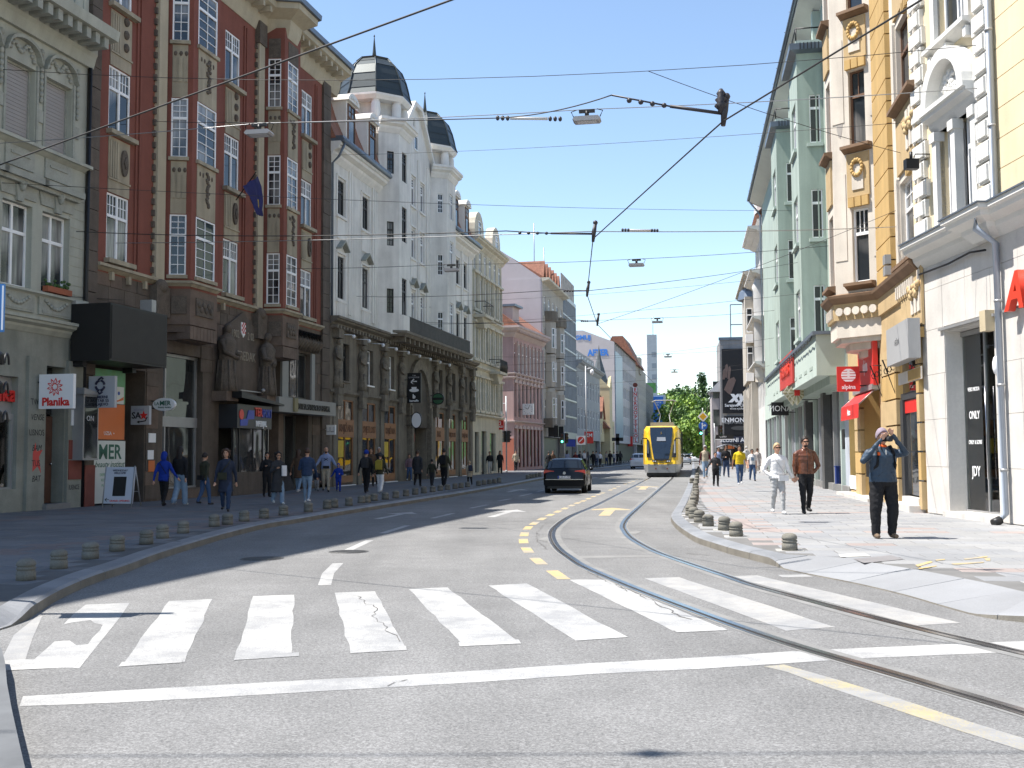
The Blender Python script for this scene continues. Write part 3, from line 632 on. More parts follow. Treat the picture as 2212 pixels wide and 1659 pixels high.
for i, (a, b) in enumerate(cols):
 f.window(a, b, 6.2, 8.47, 'cross:2,1,1', o=-.22); f.window(a, b, 10.2, 12.32, 'blind', fm=M_greyd, o=-.2)
 f.window(a + .05, b - .05, 15.2, 17.2, 'cross:2,1,1', o=-.12); f.window(a + .05, b - .05, 18.4, 20.2, 'cross:2,1,1', o=-.12)
 if i > 3: continue
 c = (a + b) / 2; w = (b - a) / 2
 hood = [(c - w - .12, 12.45)] + [(c + (w + .05) * math.cos(math.pi * (1 - k / 10)), 12.55 + .42 * math.sin(math.pi * k / 10)) for k in range(11)] + [(c + w + .12, 12.45)]
 mb = f.mb()
 for (x0, z0_), (x1, z1_) in zip(hood, hood[1:]): mb.prism([(x0, z0_), (x1, z1_), (x1, z1_ + .1), (x0, z0_ + .1)], 0, .17)
 f.put('window_hood', mb, M_greyd)
 gar = f.mb(); rr_ = random.Random(i)
 for k in range(14): gar.blob((c - w * .8 + 1.6 * w * k / 13, .03, 12.62 + .14 * math.sin(k * .8) + .14 * math.sin(math.pi * k / 13)), (.08, .06, .06), 6)
 f.put('stucco_garland', gar, M_greyd)
 for sx in (a - .1, b + .02): f.put('window_moulding', f.mb().box(sx, sx + .08, 0, .05, 10.2, 12.45), M_greyd)
 oc = f.mb()
 for k in range(9): oc.blob((b + .2, .04, 12.9 - .17 * k), (.09 - .004 * k, .06, .1), 6)
 f.put('stucco_drop', oc, M_greyd); f.put('stucco_tablet', f.mb().box(b + .1, b + .3, 0, .05, 10.9, 11.25), M_greyd)
 lower = f.mb().prism([(a - .1, 8.62), (b + .1, 8.62), (b + .22, 9.1), (a - .22, 9.1)], 0, .05).box(a - .3, b + .3, 0, .3, 9.1, 9.28).box(a - .22, b + .22, 0, .2, 8.98, 9.1)
 f.put('window_pediment', lower, M_greyd)
 ks = f.mb()
 for k in range(3): ks.blob((c - .05 + .05 * k, .14, 8.98 - .1 * (k % 2)), (.07, .1, .12), 6)
 ks.prism([(c - .12, 8.5), (c + .12, 8.5), (c + .18, 8.95), (c - .18, 8.95)], 0, .1); f.put('keystone', ks, M_greyd)
 f.put('apron_panel', f.mb().box(a + .02, b - .02, 0, .05, 9.42, 9.98).box(a + .2, b - .2, .05, .08, 9.75, 9.82), M_greyd)
 bal = f.mb().box(a - .12, b + .1, 0, .06, 5.55, 6.05).box(a, b, .06, .075, 5.6, 5.68)
 for k in range(9): t = k / 8; bal.blob((a + .15 + (b - a - .3) * t, .08, 5.95 - .2 * math.sin(math.pi * t)), (.08, .04, .06), 6)
 f.put('garland_panel', bal, M_greyd)
for z in [6.3 + .28 * k for k in range(11)]: f.put('plaster_joint', f.mb().box(-.72, -.04, -.001, .012, z, z + .25), M_grey)
f.put('flower_box', f.mb().box(-1.85, -.8, .02, .2, 6.2, 6.36), mat('terracotta', (.32, .1, .05), .8))
fl = f.mb(); rr_ = random.Random(4)
for k in range(26): fl.blob((-1.85 + rr_.random() * 1.05, .1 + rr_.uniform(-.08, .08), 6.36 + rr_.random() * .22), .05, 5)
f.put('window_plant', fl, mat('leaf_green', (.05, .1, .025), .7))
f.put('ledge', f.mb().sweep(LEDGE(10.0, .2, .22), [(T0, 0), (.03, 0)]), M_grey); f.put('sill_band', f.mb().sweep(LEDGE(6.02, .14, .16), [(T0, 0), (.02, 0)]), M_grey)
f.put('storey_cornice', f.mb().sweep(CORN(5.0, .42, .34), [(T0, 0), (.04, 0)]), M_grey)
f.put('main_cornice', f.mb().sweep([(-.1, 13.2), (.12, 13.2), (.2, 13.5), (.25, 13.6), (.25, 13.9), (.95, 13.95), (1.0, 14.25), (-.1, 14.35)], [(T0 - .2, 0), (.1, 0)]), M_grey)
dentils(f, 6, -5.9, .22, .85, 13.62, 13.92, .2, .42, M_greyd, 'modillion')
for k in range(12): f.put('facade_seam', f.mb().box(-.3 - .42 * k, -.27 - .42 * k, 0, .04, 14.4, 21.9), M_grey)
# ground floor of the shoe shop
f.put('shop_interior', f.mb().box(-4.3, -2.4, -1.6, -1.55, .5, 4).box(-4.3, -2.4, -1.6, -.3, .4, .5), mat('shop_back_wall', (.42, .42, .43), .8, .1))
M_shoe = mat('shoe_dark', (.02, .018, .018), .5, .2)
for k in range(5):
 z = .95 + .5 * k; sh = f.put('display_shelf', f.mb().box(-3.95, -2.75, -1.5, -.55, z, z + .025), M_signw)
 for j in range(4): put('shoe', f.mb().blob((-3.8 + .3 * j, -.75, z + .06), (.11, .06, .045), 8).blob((-3.87 + .3 * j, -.75, z + .1), (.05, .05, .07), 6).mesh('shoe'), M_shoe, sh)
f.put('shop_window', f.mb().box(-3.95, -2.72, -.2, -.19, .78, 2.6), clear_glass('clear_shop_glass'))
fr = f.mb().box(-4.0, -2.7, -.26, -.12, .66, .8).box(-4.0, -2.7, -.26, -.12, 2.6, 2.76).box(-2.8, -2.7, -.26, -.12, .8, 2.6).box(-4.0, -2.7, -.3, -.2, 2.76, 3.75); f.put('shop_frame', fr, M_alu)
f.text('ika', .62, M_red, -3.0, 3.28, -.14, ext=.05, bold=.02, align='CENTER', name='shop_lettering')
dr = f.put('street_door', f.mb().box(-1.62, -.8, -.42, -.36, .3, 2.75), M_doorb)
for z0_, z1_ in ((.5, 1.3), (1.45, 2.0), (2.1, 2.6)): put('door_panel', f.mb().box(-1.5, -.92, -.37, -.335, z0_, z1_), M_doorb, dr)
put('door_handle', f.mb().blob((-.9, -.3, 1.4), .04, 6), M_steel, dr)
f.put('fanlight', f.mb().box(-1.62, -.8, -.44, -.4, 2.8, 4.1), M_shop); f.put('doorstep', f.mb().box(-1.75, -.7, -.4, .22, 0, .3), M_conc)
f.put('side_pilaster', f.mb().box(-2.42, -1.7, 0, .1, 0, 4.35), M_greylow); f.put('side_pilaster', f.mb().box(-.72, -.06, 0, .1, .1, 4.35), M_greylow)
for k in range(2): f.put('stone_plate', f.mb().box(-.68, -.1, .1, .125, .95 + .58 * k, 1.5 + .58 * k), M_redst)
f.put('notice_board', f.mb().box(-.6, -.2, .1, .14, 2.5, 2.95), M_signw); f.put('notice_board', f.mb().box(-.62, -.15, .1, .13, 3.1, 3.6), M_blk)
gr = random.Random(9)
for k, wd in enumerate(('TWEK', 'VENSE', 'LISNOS', 'BAM', 'TUS', 'BAT')):
 f.text(wd, .24, M_graf, -2.05, 3.1 - .42 * k, .104, ext=.001, shear=.25 if k % 2 else -.2, sx=.8, name='graffiti')
f.text('IUENCE', .2, M_graf, -.4, .72, .104, ext=.001, sx=.7, name='graffiti'); f.text('R1', .22, M_graf, -.4, 2.3, .104, ext=.001, name='graffiti')
f.put('graffiti', f.mb().prism([(-2.2, 1.2), (-2.0, 1.35), (-1.85, 1.15), (-1.95, 1.6), (-1.8, 1.8), (-2.05, 1.75), (-2.1, 2.0), (-2.2, 1.7)], .1, .103), M_grafr)
f.put('drain_pipe', f.mb().tube([(-.02, .1, .15), (-.02, .1, 13.2)], .055, 8), M_blk)
# ---- red and cream building with bays
M_brick = mat('red_roughcast', (.215, .075, .053), .9, .16, .9, .12, 45, .25, streak=.12); M_cream = mat('cream_panel_plaster', (.4, .345, .25), .85, .2, .9, .06, 40, .1, streak=.3); M_pil = mat('pale_pilaster', (.46, .4, .29), .8, .12, .8, .05, 30, .08, streak=.15)
M_stone = mat('dark_sandstone', (.125, .1, .08), .9, .3, 1.4, .12, 30, .25, streak=.25); M_stone2 = mat('brown_sandstone', (.15, .11, .085), .9, .3, 1.8, .14, 30, .3); M_orn = mat('carved_stone', (.12, .098, .078), .95, .3, 4, .2, 25, .4)
B = Bld('red_building', 'red roughcast building with cream panels, two bays and statues at its portal', 'building', P0, 13.2, 'L'); RB = B
f = B.main; LEN = 18.2; p = .85
def canted(B, ua, ub, uc, p, v=550, lim=99):
 a, b, c = B.s_at(ua, v), B.s_at(ub, v, p), B.s_at(uc, v, p); b = max(b, a + .12); return [(a, 0), (b, p), (c, p), (min(c + b - a, lim), 0)]
b1 = canted(B, 352, 412, 470, p, lim=8.15); P1 = b1[0]
b2 = canted(B, 566, 612, 646, p, lim=15.0); P2 = b2[0]
ROWS = [(7.66, 9.72), (11.68, 13.72), (15.7, 17.72)]
ZT = 19.0; ZB = 7.2
main_cols = [(1.05, 2.2), (8.3, 9.45), (15.15, 16.25)]
segs = [(.5, P1[0], main_cols[:1]), (b1[3][0], P2[0], main_cols[1:2]), (b2[3][0], LEN - .85, main_cols[2:])]
for a, b, cs in segs:
 f.wall(a, b, ZB, ZT, [(c[0], c[1], z0, z1, .2) for c in cs for z0, z1 in ROWS], M_brick)
 for c in cs:
  for k, (z0, z1) in enumerate(ROWS):
   f.window(c[0], c[1], z0, z1, 'cross:2,3,2', o=-.06)
   f.put('sill', f.mb().box(c[0] - .1, c[1] + .2, -.1, .2, z0 - .14, z0), M_cream)
   if k:
    zt = z0 - .2; zb = ROWS[k - 1][1]; pn = f.put('cream_panel', f.mb().box(c[0] + .02, c[1] - .02, -.1, .03, zb + .02, zt), M_cream)
    for j in range(4): put('flute', f.mb().box(c[0] + .07 + .12 * j, c[0] + .15 + .12 * j, .03, .06, zb + .5, zt - .1), M_cream, pn)
    put('panel_moulding', f.mb().box(c[0], c[1], .03, .07, zb + .42, zb + .48), M_cream, pn)
    if k == 1: put('medallion', f.mb().disc((c[0] + .8, (zb + zt) / 2 + .2), .17, .42, .03, .1, 20).disc((c[0] + .8, (zb + zt) / 2 + .2), .1, .2, .1, .14, 4), M_orn, pn)
    else:
     for j in range(3): put('boss', f.mb().blob((c[0] + .8, .05, zb + .8 + .42 * j), (.12, .09, .15), 8), M_orn, pn)
  for tq in (.28, .48): f.put('raised_strip', f.mb().box(c[1] + tq, c[1] + tq + .09, 0, .05, ZB + .3, ZT - .6), M_brick)
for bay in (b1, b2):
 sf = B.face(bay[0], bay[1]); ff = B.face(bay[1], bay[2]); rf = B.face(bay[2], bay[3]); L2 = ff.len
 L1_ = sf.len; wa, wb = L1_ * .22, L1_ * .83; so = [(wa, wb, z0, z1, .1) for z0, z1 in ROWS]; fo = [(.3, L2 - .22, z0, z1, .1) for z0, z1 in ROWS]
 sf.wall(0, L1_, ZB, ZT, so, M_brick, 'bay_wall'); ff.wall(0, L2, ZB, ZT, fo, M_brick, 'bay_wall'); rf.wall(0, rf.len, ZB, ZT, [], M_brick, 'bay_wall')
 for k, (z0, z1) in enumerate(ROWS):
  sf.window(wa, wb, z0, z1, 'gridt:2,4,3', o=-.05, fw=.05); ff.window(.3, L2 - .22, z0, z1, 'gridt:2,4,2', o=-.03, fw=.05)
  sf.put('sill', sf.mb().box(wa - .06, wb + .06, -.1, .1, z0 - .12, z0), M_cream); ff.put('sill', ff.mb().box(.24, L2 - .16, -.1, .1, z0 - .12, z0), M_cream)
  zb = ROWS[k][1]; zt = ROWS[k + 1][0] - .14 if k < 2 else ZT - .45
  pa = sf.put('cream_panel', sf.mb().box(wa + .02, wb - .02, -.05, .02, zb + .02, zt), M_cream if k < 2 else M_orn)
  pb = ff.put('cream_panel', ff.mb().box(.32, L2 - .24, -.05, .02, zb + .02, zt), M_cream if k < 2 else M_orn)
  if k < 2:
   for j in range(3): put('boss', sf.mb().blob((wa + .12 + .18 * j, .02, zt - .3), (.06, .05, .09), 6), M_orn, pa); put('flute', sf.mb().box(wa + .05 + .18 * j, wa + .17 + .18 * j, .02, .05, zb + .55, zt - .45), M_cream, pa)
   og = ff.mb(); q = random.Random(k)
   for j in range(16): og.blob((L2 * .55 + q.uniform(-.1, .1), .04, zb + .5 + .075 * j), (.09, .05, .07), 6)
   put('carved_relief', og, M_orn, pb)
   for j in (0, 1, 3, 4): put('boss', ff.mb().blob((.5 + (L2 - 1) * j / 4, .02, zt - .3), (.04, .04, .09), 6), M_orn, pb)
 path = [bay[0], bay[1], bay[2], bay[3]]
 B.put('bay_ledge', MB(-1).sweep(LEDGE(ZB + .08, .18, .14), path), M_cream)
 st = MB(-1)
 for z0, z1, e in ((6.0, 7.3, .0), (5.75, 6.0, -.1), (5.5, 5.75, -.3)):
  st.plate([(bay[0][0] - min(0, e), -.1), (bay[1][0] - e * .2, p + e), (bay[2][0] + e * .2, p + e), (bay[3][0], -.1)], z0, z1)
 B.put('bay_corbel', st, M_stone2)
 ff.put('carved_plaque', ff.mb().box(.35, L2 - .3, 0, .05, 6.35, 6.95), M_orn); sf.put('carved_plaque', sf.mb().box(.3, .8, 0, .05, 6.35, 6.95), M_orn)
 for j in range(6): ff.put('carved_scroll', ff.mb().blob((.5 + .8 * j * (L2 - .9) / 4.5, .05, 6.65 + .08 * (-1) ** j), (.12, .06, .12), 6), M_orn)
 for k in range(8): B.put('corbel_stone', MB(-1).box(bay[1][0] + (L2 / 8) * k, bay[1][0] + (L2 / 8) * (k + .93), p - .5, p + .02, 5.52, 5.96), M_stone2)
for u0, u1 in ((331, 349), (550, 562)):
 a, b = B.s_at(u0, 400), B.s_at(u1, 400)
 f.put('pilaster', f.mb().box(a, b, 0, .16, 7.3, ZT - .1), M_pil)
 for z in [7.6 + .38 * k for k in range(29)]:
  for x in (a - .1, b + .02): f.put('pilaster_stud', f.mb().box(x, x + .08, 0, .1, z, z + .2), M_orn)
 f.put('pilaster_base', f.mb().box(a - .15, b + .15, 0, .3, 6.2, 7.2).blob(((a + b) / 2, .2, 7.2), (.32, .2, .25), 10), M_orn); f.put('pilaster_capital', f.mb().box(a - .08, b + .08, 0, .22, ZT - .9, ZT), M_orn)
for a, b in ((0.02, .5), (LEN - .85, LEN)):
 for z in [.3 + .62 * k for k in range(31)]: f.put('quoin_stone', f.mb().box(a, b, -.4, .1 + .015 * (int(z * 10) % 2), z, z + .6), M_stone)
mass(B, 0.02, LEN, 0, ZT + 1.2, 14, M_brick)
epath = [(-.3, .75), (b1[0][0] - .45, .75), (b1[0][0] - .1, p + .75), (b1[2][0] + .1, p + .75), (b1[2][0] + .45, .75), (b2[0][0] - .45, .75), (b2[0][0] - .1, p + .75), (b2[2][0] + .1, p + .75), (b2[2][0] + .45, .75), (LEN + .9, .75)]
B.put('eave_cornice', MB(-1).sweep([(-1.6, ZT - .35), (-.72, ZT - .35), (-.6, ZT), (-.55, ZT + .35), (-.02, ZT + .62), (0, ZT + .86), (-.1, ZT + .9), (-1.8, ZT + .9)], epath), M_pil)
B.put('eave_gutter', MB(-1).sweep([(-.05, ZT + .87), (.12, ZT + .87), (.14, ZT + 1.08), (-.05, ZT + 1.08)], epath), M_zinc)
seglen = [(.2, b1[0][0] - .5), (b1[2][0] + .5, b2[0][0] - .5), (b2[2][0] + .5, LEN)]
for a, b in seglen:
 k = a
 while k < b: f.put('eave_bracket', f.mb().box(k, k + .16, .18, .72, ZT + .28, ZT + .5), M_pil); k += .62
B.put('roof', MB(-1).sweep([(.8, ZT + 1.05), (-6, ZT + 4.2), (-14, ZT + 1.05)], [(-.1, 0), (LEN + .3, 0)]), M_tile)
for t in (2.6, 9.2): B.put('roof_dormer', MB(-1).box(t, t + 1.5, -2.6, -.9, ZT + .9, ZT + 3.2), M_pil); B.put('dormer_roof', MB(-1).prism([(t - .2, ZT + 3.2), (t + 1.7, ZT + 3.2), (t + .75, ZT + 4)], -2.8, -.7), M_zinc)
B.put('chimney', MB(-1).box(11.8, 13.2, -3.4, -2.2, ZT, ZT + 4.8), M_brick)
rl_ = MB(-1)
for k in range(24): rl_.tube([(k * .8, .5, ZT + 1.1), (k * .8, .45, ZT + 1.45)], .012, 4)
rl_.tube([(0, .45, ZT + 1.45), (18.4, .45, ZT + 1.45)], .012, 4); B.put('snow_guard', rl_, M_blk)
# stone base storey with openings
ent = (.62, 3.3, .14, 4.35, 1.6); shopA = f.rect(354, 430, 735, 1060); shopA = (shopA[0], b1[2][0] + .6, .5, 5.1, .35); por = (P2[0] - 3.35, P2[0] - .55, .14, 3.9, .4)
bw1 = (P2[0] + .1, P2[0] + 1.75, 4.05, 6.0, .3); bw2 = (P2[0] + 2.35, P2[0] + 4.75, 4.05, 6.05, .3); bent = (P2[0] + .1, P2[0] + 4.6, .14, 3.5, .8)
f.wall(.5, LEN - .85, 0, ZB, [ent, shopA, por, bw1, bw2, bent], M_stone, 'stone_storey')
f.put('storey_ledge', f.mb().sweep(LEDGE(7.25, .2, .2), [(.5, 0), (P1[0], 0)]), M_cream); f.put('storey_ledge', f.mb().sweep(LEDGE(7.25, .2, .2), [(b1[3][0], 0), (P2[0], 0)]), M_cream); f.put('storey_ledge', f.mb().sweep(LEDGE(7.25, .2, .2), [(b2[3][0], 0), (LEN - .85, 0)]), M_cream)
for a in (1.2, 2.1, 3.0, b1[3][0] + .6, b1[3][0] + 1.5, b2[3][0] + .6, b2[3][0] + 1.3): f.put('ledge_bracket', f.mb().box(a, a + .12, 0, .14, 7.0, 7.25), M_cream)
rs = random.Random(2)                                        # individual ashlar blocks of the base storey
for (a, b, z0, z1) in ((.52, 3.4, 4.5, 7.2), (3.35, 4.05, .2, 5.4), (b1[3][0] + .1, P2[0] - .1, 4.6, 7.2), (P2[0] + 5, LEN - .9, .2, 6.9)):
 z = z0
 while z < z1 - .2:
  t = a
  while t < b - .1:
   w = min(rs.uniform(.5, .85), b - t)
   if b - t - w < .25: w = b - t
   f.put('ashlar_block', f.mb().box(t + .008, t + w - .008, -.02, .02 + rs.uniform(0, .02), z + .008, min(z + .46, z1) - .008), M_stone2 if rs.random() < .35 else M_stone); t += w
  z += .46
# recessed entrance with posters and door
f.put('entrance_lining', f.mb().box(ent[0], ent[1], -1.62, -1.58, .14, 4.35), M_stone2)
M_orange = mat('poster_orange', (.62, .16, .04), .5, .06); M_pgreen = mat('poster_green', (.25, .42, .06), .5, .5, 3, col2=(.05, .3, .25)); M_pwhite = mat('poster_white', (.62, .64, .6), .5, .05); M_greenink = mat('ink_green', (.03, .12, .08), .5, 0)
ob = f.put('poster', f.mb().box(.5, 2.1, .02, .06, 2.12, 3.2), M_orange, label='orange poster in the entrance'); f.text('UZSA  •', .16, M_letw, 1.3, 2.3, .065, ext=.002, name='poster_lettering')
ob = f.put('poster', f.mb().box(.5, 2.1, .02, .06, 3.22, 4.25), M_pgreen, label='poster with green and orange picture'); f.put('poster', f.mb().box(1.5, 2.02, .06, .075, 3.22, 3.75), M_pwhite, label='small pale poster with a blue dot'); f.put('poster_dot', f.mb().disc((1.75, 3.55), .06, .06, .075, .08, 12), mat('ink_blue', (.02, .08, .35), .5, 0)); f.put('poster_sweep', f.mb().prism([(1.52, 3.25), (2.0, 3.35), (2.0, 3.45), (1.7, 3.33), (1.52, 3.36)], .075, .08), M_orange)
mer = f.put('poster', f.mb().box(.5, 2.15, .02, .07, .2, 2.08), M_pwhite, label='white beauty salon board with green letters'); f.text('MER', .62, M_greenink, 1.35, 1.72, .075, ext=.002, bold=.02, name='board_lettering'); f.text('beauty institut', .26, M_greenink, 1.35, 1.36, .075, ext=.002, shear=.3, name='board_lettering')
for k, l in enumerate(('DEPILACIJA I SOLARIJ', 'KOREKCIJA TIJELA', 'MANIKIR PEDIKIR', 'MASAŽA', 'TRETMANI')): f.text(l, .12, mat('ink_pale_green', (.2, .42, .25), .5, 0), 1.42, 1.05 - .16 * k, .075, ext=.002, name='board_lettering')
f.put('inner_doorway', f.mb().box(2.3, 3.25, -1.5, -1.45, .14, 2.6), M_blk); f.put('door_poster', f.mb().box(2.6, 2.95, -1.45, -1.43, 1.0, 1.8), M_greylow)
pl = f.put('wall_plinth', f.mb().box(2.2, 2.34, -1.2, -.1, .14, 1.5), M_redst)
f.put('red_plinth', f.mb().box(.02, .5, -.2, .16, .14, 1.35), M_redst)
# glass shopfront under the first bay
sa = shopA; f.put('shopfront_glass', f.mb().box(sa[0] + .5, sa[1] - .1, -.3, -.28, .55, 5.05), M_shop); sf_ = f.mb()
for x in (sa[0], sa[0] + .46, sa[1] - .1): sf_.box(x, x + .08, -.33, -.22, .5, 5.1)
sf_.box(sa[0], sa[1], -.34, -.2, 2.6, 2.95).box(sa[0], sa[1], -.34, -.21, .42, .56).box(sa[0], sa[1], -.34, -.21, 5.0, 5.1); f.put('shopfront_frame', sf_, M_alu); f.put('shopfront_glass', f.mb().box(sa[0] + .08, sa[0] + .46, -.3, -.28, .55, 5.05), M_shop)
f.put('shopfront_sill', f.mb().box(sa[0], sa[1] + .1, -.3, .1, .0, .45), M_stone2)
for x, z, w, h, m in ((3.5, 2.05, .4, .3, M_signw), (3.45, 1.5, .34, .3, M_signw), (3.5, 1.1, .36, .36, M_orange), (3.5, 2.75, .42, .55, M_stone2)): f.put('wall_plate', f.mb().box(x, x + w, .02, .05, z, z + h), m)
# portal gable
g0, g1 = P2[0] - 3.2, P2[0] - .35; gm = (g0 + g1) / 2
gb = f.put('portal_gable', f.mb().prism([(g0, 3.9), (g1, 3.9), (g1, 6.35), (gm, 7.1), (g0, 6.35)], 0, .12), M_stone, label='carved gable with letters and date over the portal')
M_lt = mat('letters_worn', (.3, .26, .2), .8, .1)
f.text('1902', .42, M_lt, gm - .62, 6.2, .125, ext=.02, sx=.72, name='gable_date'); f.text('2 02', .42, M_lt, gm + .62, 6.2, .125, ext=.02, sx=.72, name='gable_date'); f.text('NAPREDAK', .5, M_lt, gm, 5.4, .125, ext=.02, sx=.8, name='gable_lettering')
sh = f.put('shield', f.mb().prism([(gm - .17, 6.7), (gm - .17, 6.3), (gm, 6.12), (gm + .17, 6.3), (gm + .17, 6.7)], .12, .15), M_signw)
for i in range(5):
 for j in range(4):
  if (i + j) % 2: put('check', f.mb().box(gm - .15 + .075 * j, gm - .075 + .075 * j, .15, .158, 6.27 + .085 * i, 6.355 + .085 * i), mat('check_red', (.45, .04, .04), .6, 0), sh)
def statue(t, o, z, h, turn):
 mb = f.mb(); s_ = h / 2.6
 mb.lathe([(.02, z), (.42 * s_, z), (.4 * s_, z + .3 * s_), (.3 * s_, z + 1.0 * s_), (.32 * s_, z + 1.5 * s_), (.36 * s_, z + 1.9 * s_), (.2 * s_, z + 2.15 * s_), (.1 * s_, z + 2.2 * s_), (.1 * s_, z + 2.28 * s_), (.02, z + 2.3 * s_)], (t, o), 12)
 mb.blob((t, o + .04, z + 2.42 * s_), (.15 * s_, .17 * s_, .2 * s_), 10)
 for sd in (-1, 1): mb.tube([(t + sd * .34 * s_, o, z + 1.95 * s_), (t + sd * .42 * s_, o + .12, z + 1.5 * s_), (t + (sd * .1 + turn * .25) * s_, o + .4, z + (1.35 + .1 * turn * sd) * s_)], [.12 * s_, .11 * s_, .08 * s_], 8)
 for k in range(8): w = 2 * math.pi * k / 8; mb.tube([(t + .4 * s_ * math.cos(w), o + .4 * s_ * math.sin(w), z + .02), (t + .3 * s_ * math.cos(w), o + .3 * s_ * math.sin(w), z + 1.2 * s_)], .05 * s_, 5)
 ob = f.put('statue', mb, M_orn); f.put('statue_corbel', f.mb().box(t - .45, t + .45, 0, .6, z - .35, z), M_stone2); return ob
statue(P2[0] - 3.45, .35, 3.95, 2.5, 1); statue(P2[0] - .2, .35, 3.95, 2.5, -1)
# the sports shop under the portal
q0, q1 = por[0], por[1]
f.put('shop_canopy', f.mb().prism([(q0 - .15, 3.72), (q1 + .6, 3.55), (q1 + .6, 3.62), (q0 - .15, 3.95)], -.1, 1.0), M_blk)
M_sdark = mat('sign_dark', (.03, .032, .036), .4, .1); M_sblue = mat('sign_blue', (.02, .05, .35), .4, 0); M_sred = mat('sign_scarlet', (.6, .04, .03), .4, 0)
sb = f.put('shop_fascia', f.mb().box(q0, q1, -.3, .75, 2.62, 3.5), M_sdark, label='dark sports shop fascia with red and blue letters')
w = q1 - q0
put('logo', f.mb().disc((q0 + .3, 3.12), .17, .19, .75, .77, 20), M_sred, sb); put('logo', f.mb().prism([(q0 + .22, 2.7), (q0 + .75, 2.72), (q0 + .82, 2.95), (q0 + 1.3, 2.98), (q0 + 1.3, 3.3), (q0 + .85, 3.3), (q0 + .7, 2.98), (q0 + .22, 2.92)], .75, .77), M_sblue, sb)
f.text('TER', .46, M_sred, q0 + w * .59, 3.24, .755, ext=.03, parent=sb, sx=.75, bold=.02); f.text('SPORT', .46, M_sblue, q0 + w * .84, 3.2, .755, ext=.03, parent=sb, sx=.6, bold=.02); f.text('IMPERIJAL', .3, M_letw, q0 + w * .68, 2.8, .755, ext=.02, parent=sb, sx=.7, bold=.02)
f.put('shop_plinth', f.mb().box(q0, q1, -.3, .6, .1, 1.0), M_stone)
for x0, x1 in ((q0, q0 + .42), (q0 + .5, q0 + 1.55), (q0 + 1.6, q1 - .42), (q1 - .4, q1)): f.put('display_glass', f.mb().box(x0, x1, .55, .57, 1.0, 2.6), M_shop)
for x0 in (q0 - .02, q0 + .44, q0 + 1.55, q1 - .44, q1 - .02): f.put('glazing_bar', f.mb().box(x0, x0 + .06, .52, .6, 1.0, 2.62), M_blk)
for x0, m_ in ((q0 + .95, M_blk), (q0 + 1.9, M_signw)): f.put('mannequin', f.mb().lathe([(.02, 1.05), (.1, 1.05), (.16, 1.5), (.2, 1.9), (.17, 2.1), (.06, 2.18), (.06, 2.22), (.1, 2.3), (.08, 2.45), (.02, 2.5)], (x0, .25), 10), m_)
f.put('security_camera', f.mb().box(gm - .5, gm + 1.2, .3, .34, 4.05, 4.09).blob((gm + 1.2, .4, 4.15), (.12, .08, .08), 8), M_alu)
# the bank
M_bank = mat('bank_grey_panel', (.22, .22, .21), .5, .1, 1); M_teal = mat('bank_teal', (.1, .1, .09), .5, .1)
for (a, b, z0, z1, d) in (bw1, bw2):
 n = 2 if b - a < 2 else 3; f.window(a, b, z0, z1, 'grid:%d,1' % n, fm=M_teal, gm=M_shop, o=-.25, fw=.08)
f.put('bank_panel', f.mb().box(bw1[1], bw2[0], 0, .1, 3.9, 6.1), M_bank); f.put('bank_panel', f.mb().box(bw2[1], bw2[1] + .35, 0, .08, 3.9, 6.1), M_bank)
bb = f.put('bank_fascia', f.mb().box(P2[0] + .1, P2[0] + 5.9, 0, .75, 3.35, 3.95), M_bank, label='grey bank fascia with raised letters'); f.text('INTESA SANPAOLO BANKA', .36, M_blk, P2[0] + 3.5, 3.62, .755, ext=.03, parent=bb, sx=.75); put('bank_logo', f.mb().box(P2[0] + 1.4, P2[0] + 1.75, .75, .82, 3.4, 3.95), mat('dull_gold', (.2, .17, .08), .5), bb)
f.put('bank_doors', f.mb().box(P2[0] + .15, P2[0] + 4.55, -.7, -.68, .2, 3.3), M_shop)
for k in range(5): f.put('door_post', f.mb().box(P2[0] + .1 + k * 1.1, P2[0] + .22 + k * 1.1, -.72, -.6, .14, 3.35), M_teal)
f.put('bank_column', f.mb().box(P2[0] + 1.6, P2[0] + 2.05, -.4, .02, .14, 3.35), M_stone2); f.put('cash_machine', f.mb().box(P2[0] + 2.6, P2[0] + 3.0, -.66, -.55, .9, 1.9), M_orange)
fan = f.mb()
for k in range(9): fan.tube([(P2[0] + 3.0 + .28 * k, .06, 6.2), (P2[0] + 3.0 + .28 * k, .3, 6.55), (P2[0] + 3.0 + .28 * k, .22, 6.95)], [.13, .16, .1], 7)
f.put('carved_fan', fan, M_orn)
# LED screen box
sT = B.s_at(200, 700); so_ = 1.35
s0 = B.s_at(238, 700, so_); s1 = B.s_at(361, 700, so_); zt = f.px(238, 653, so_)[1]; zb = f.px(238, 778, so_)[1]
scr = empty('led_screen', B.W(s0, .02, zb), B.e.rotation_euler.z); tag(scr, 'large blank LED advertising screen on the dark stone corner', 'screen')
put('casing', MB(-1).box(0, s1 - s0, .06, so_ - .02, 0, zt - zb), M_blk, scr)
put('screen_panel', MB(-1).box(.06, s1 - s0 - .06, so_ - .02, so_, .06, zt - zb - .06), mat('led_panel_off', (.035, .033, .028), .7, .15, 2, .1, 90), scr); put('hood', MB(-1).box(0, s1 - s0, -.1, .2, zt - zb, zt - zb + .1), M_alu, scr)
put('bracket', MB(-1).box(.1, .3, .05, .4, -.15, 0).box(s1 - s0 - .4, s1 - s0 - .2, .05, .4, -.15, 0), M_blk, scr)
put('floodlight', MB(-1).box(s1 - s0 - .75, s1 - s0 - .5, so_ - .5, so_ - .1, zt - zb + .03, zt - zb + .4), M_alu, scr)
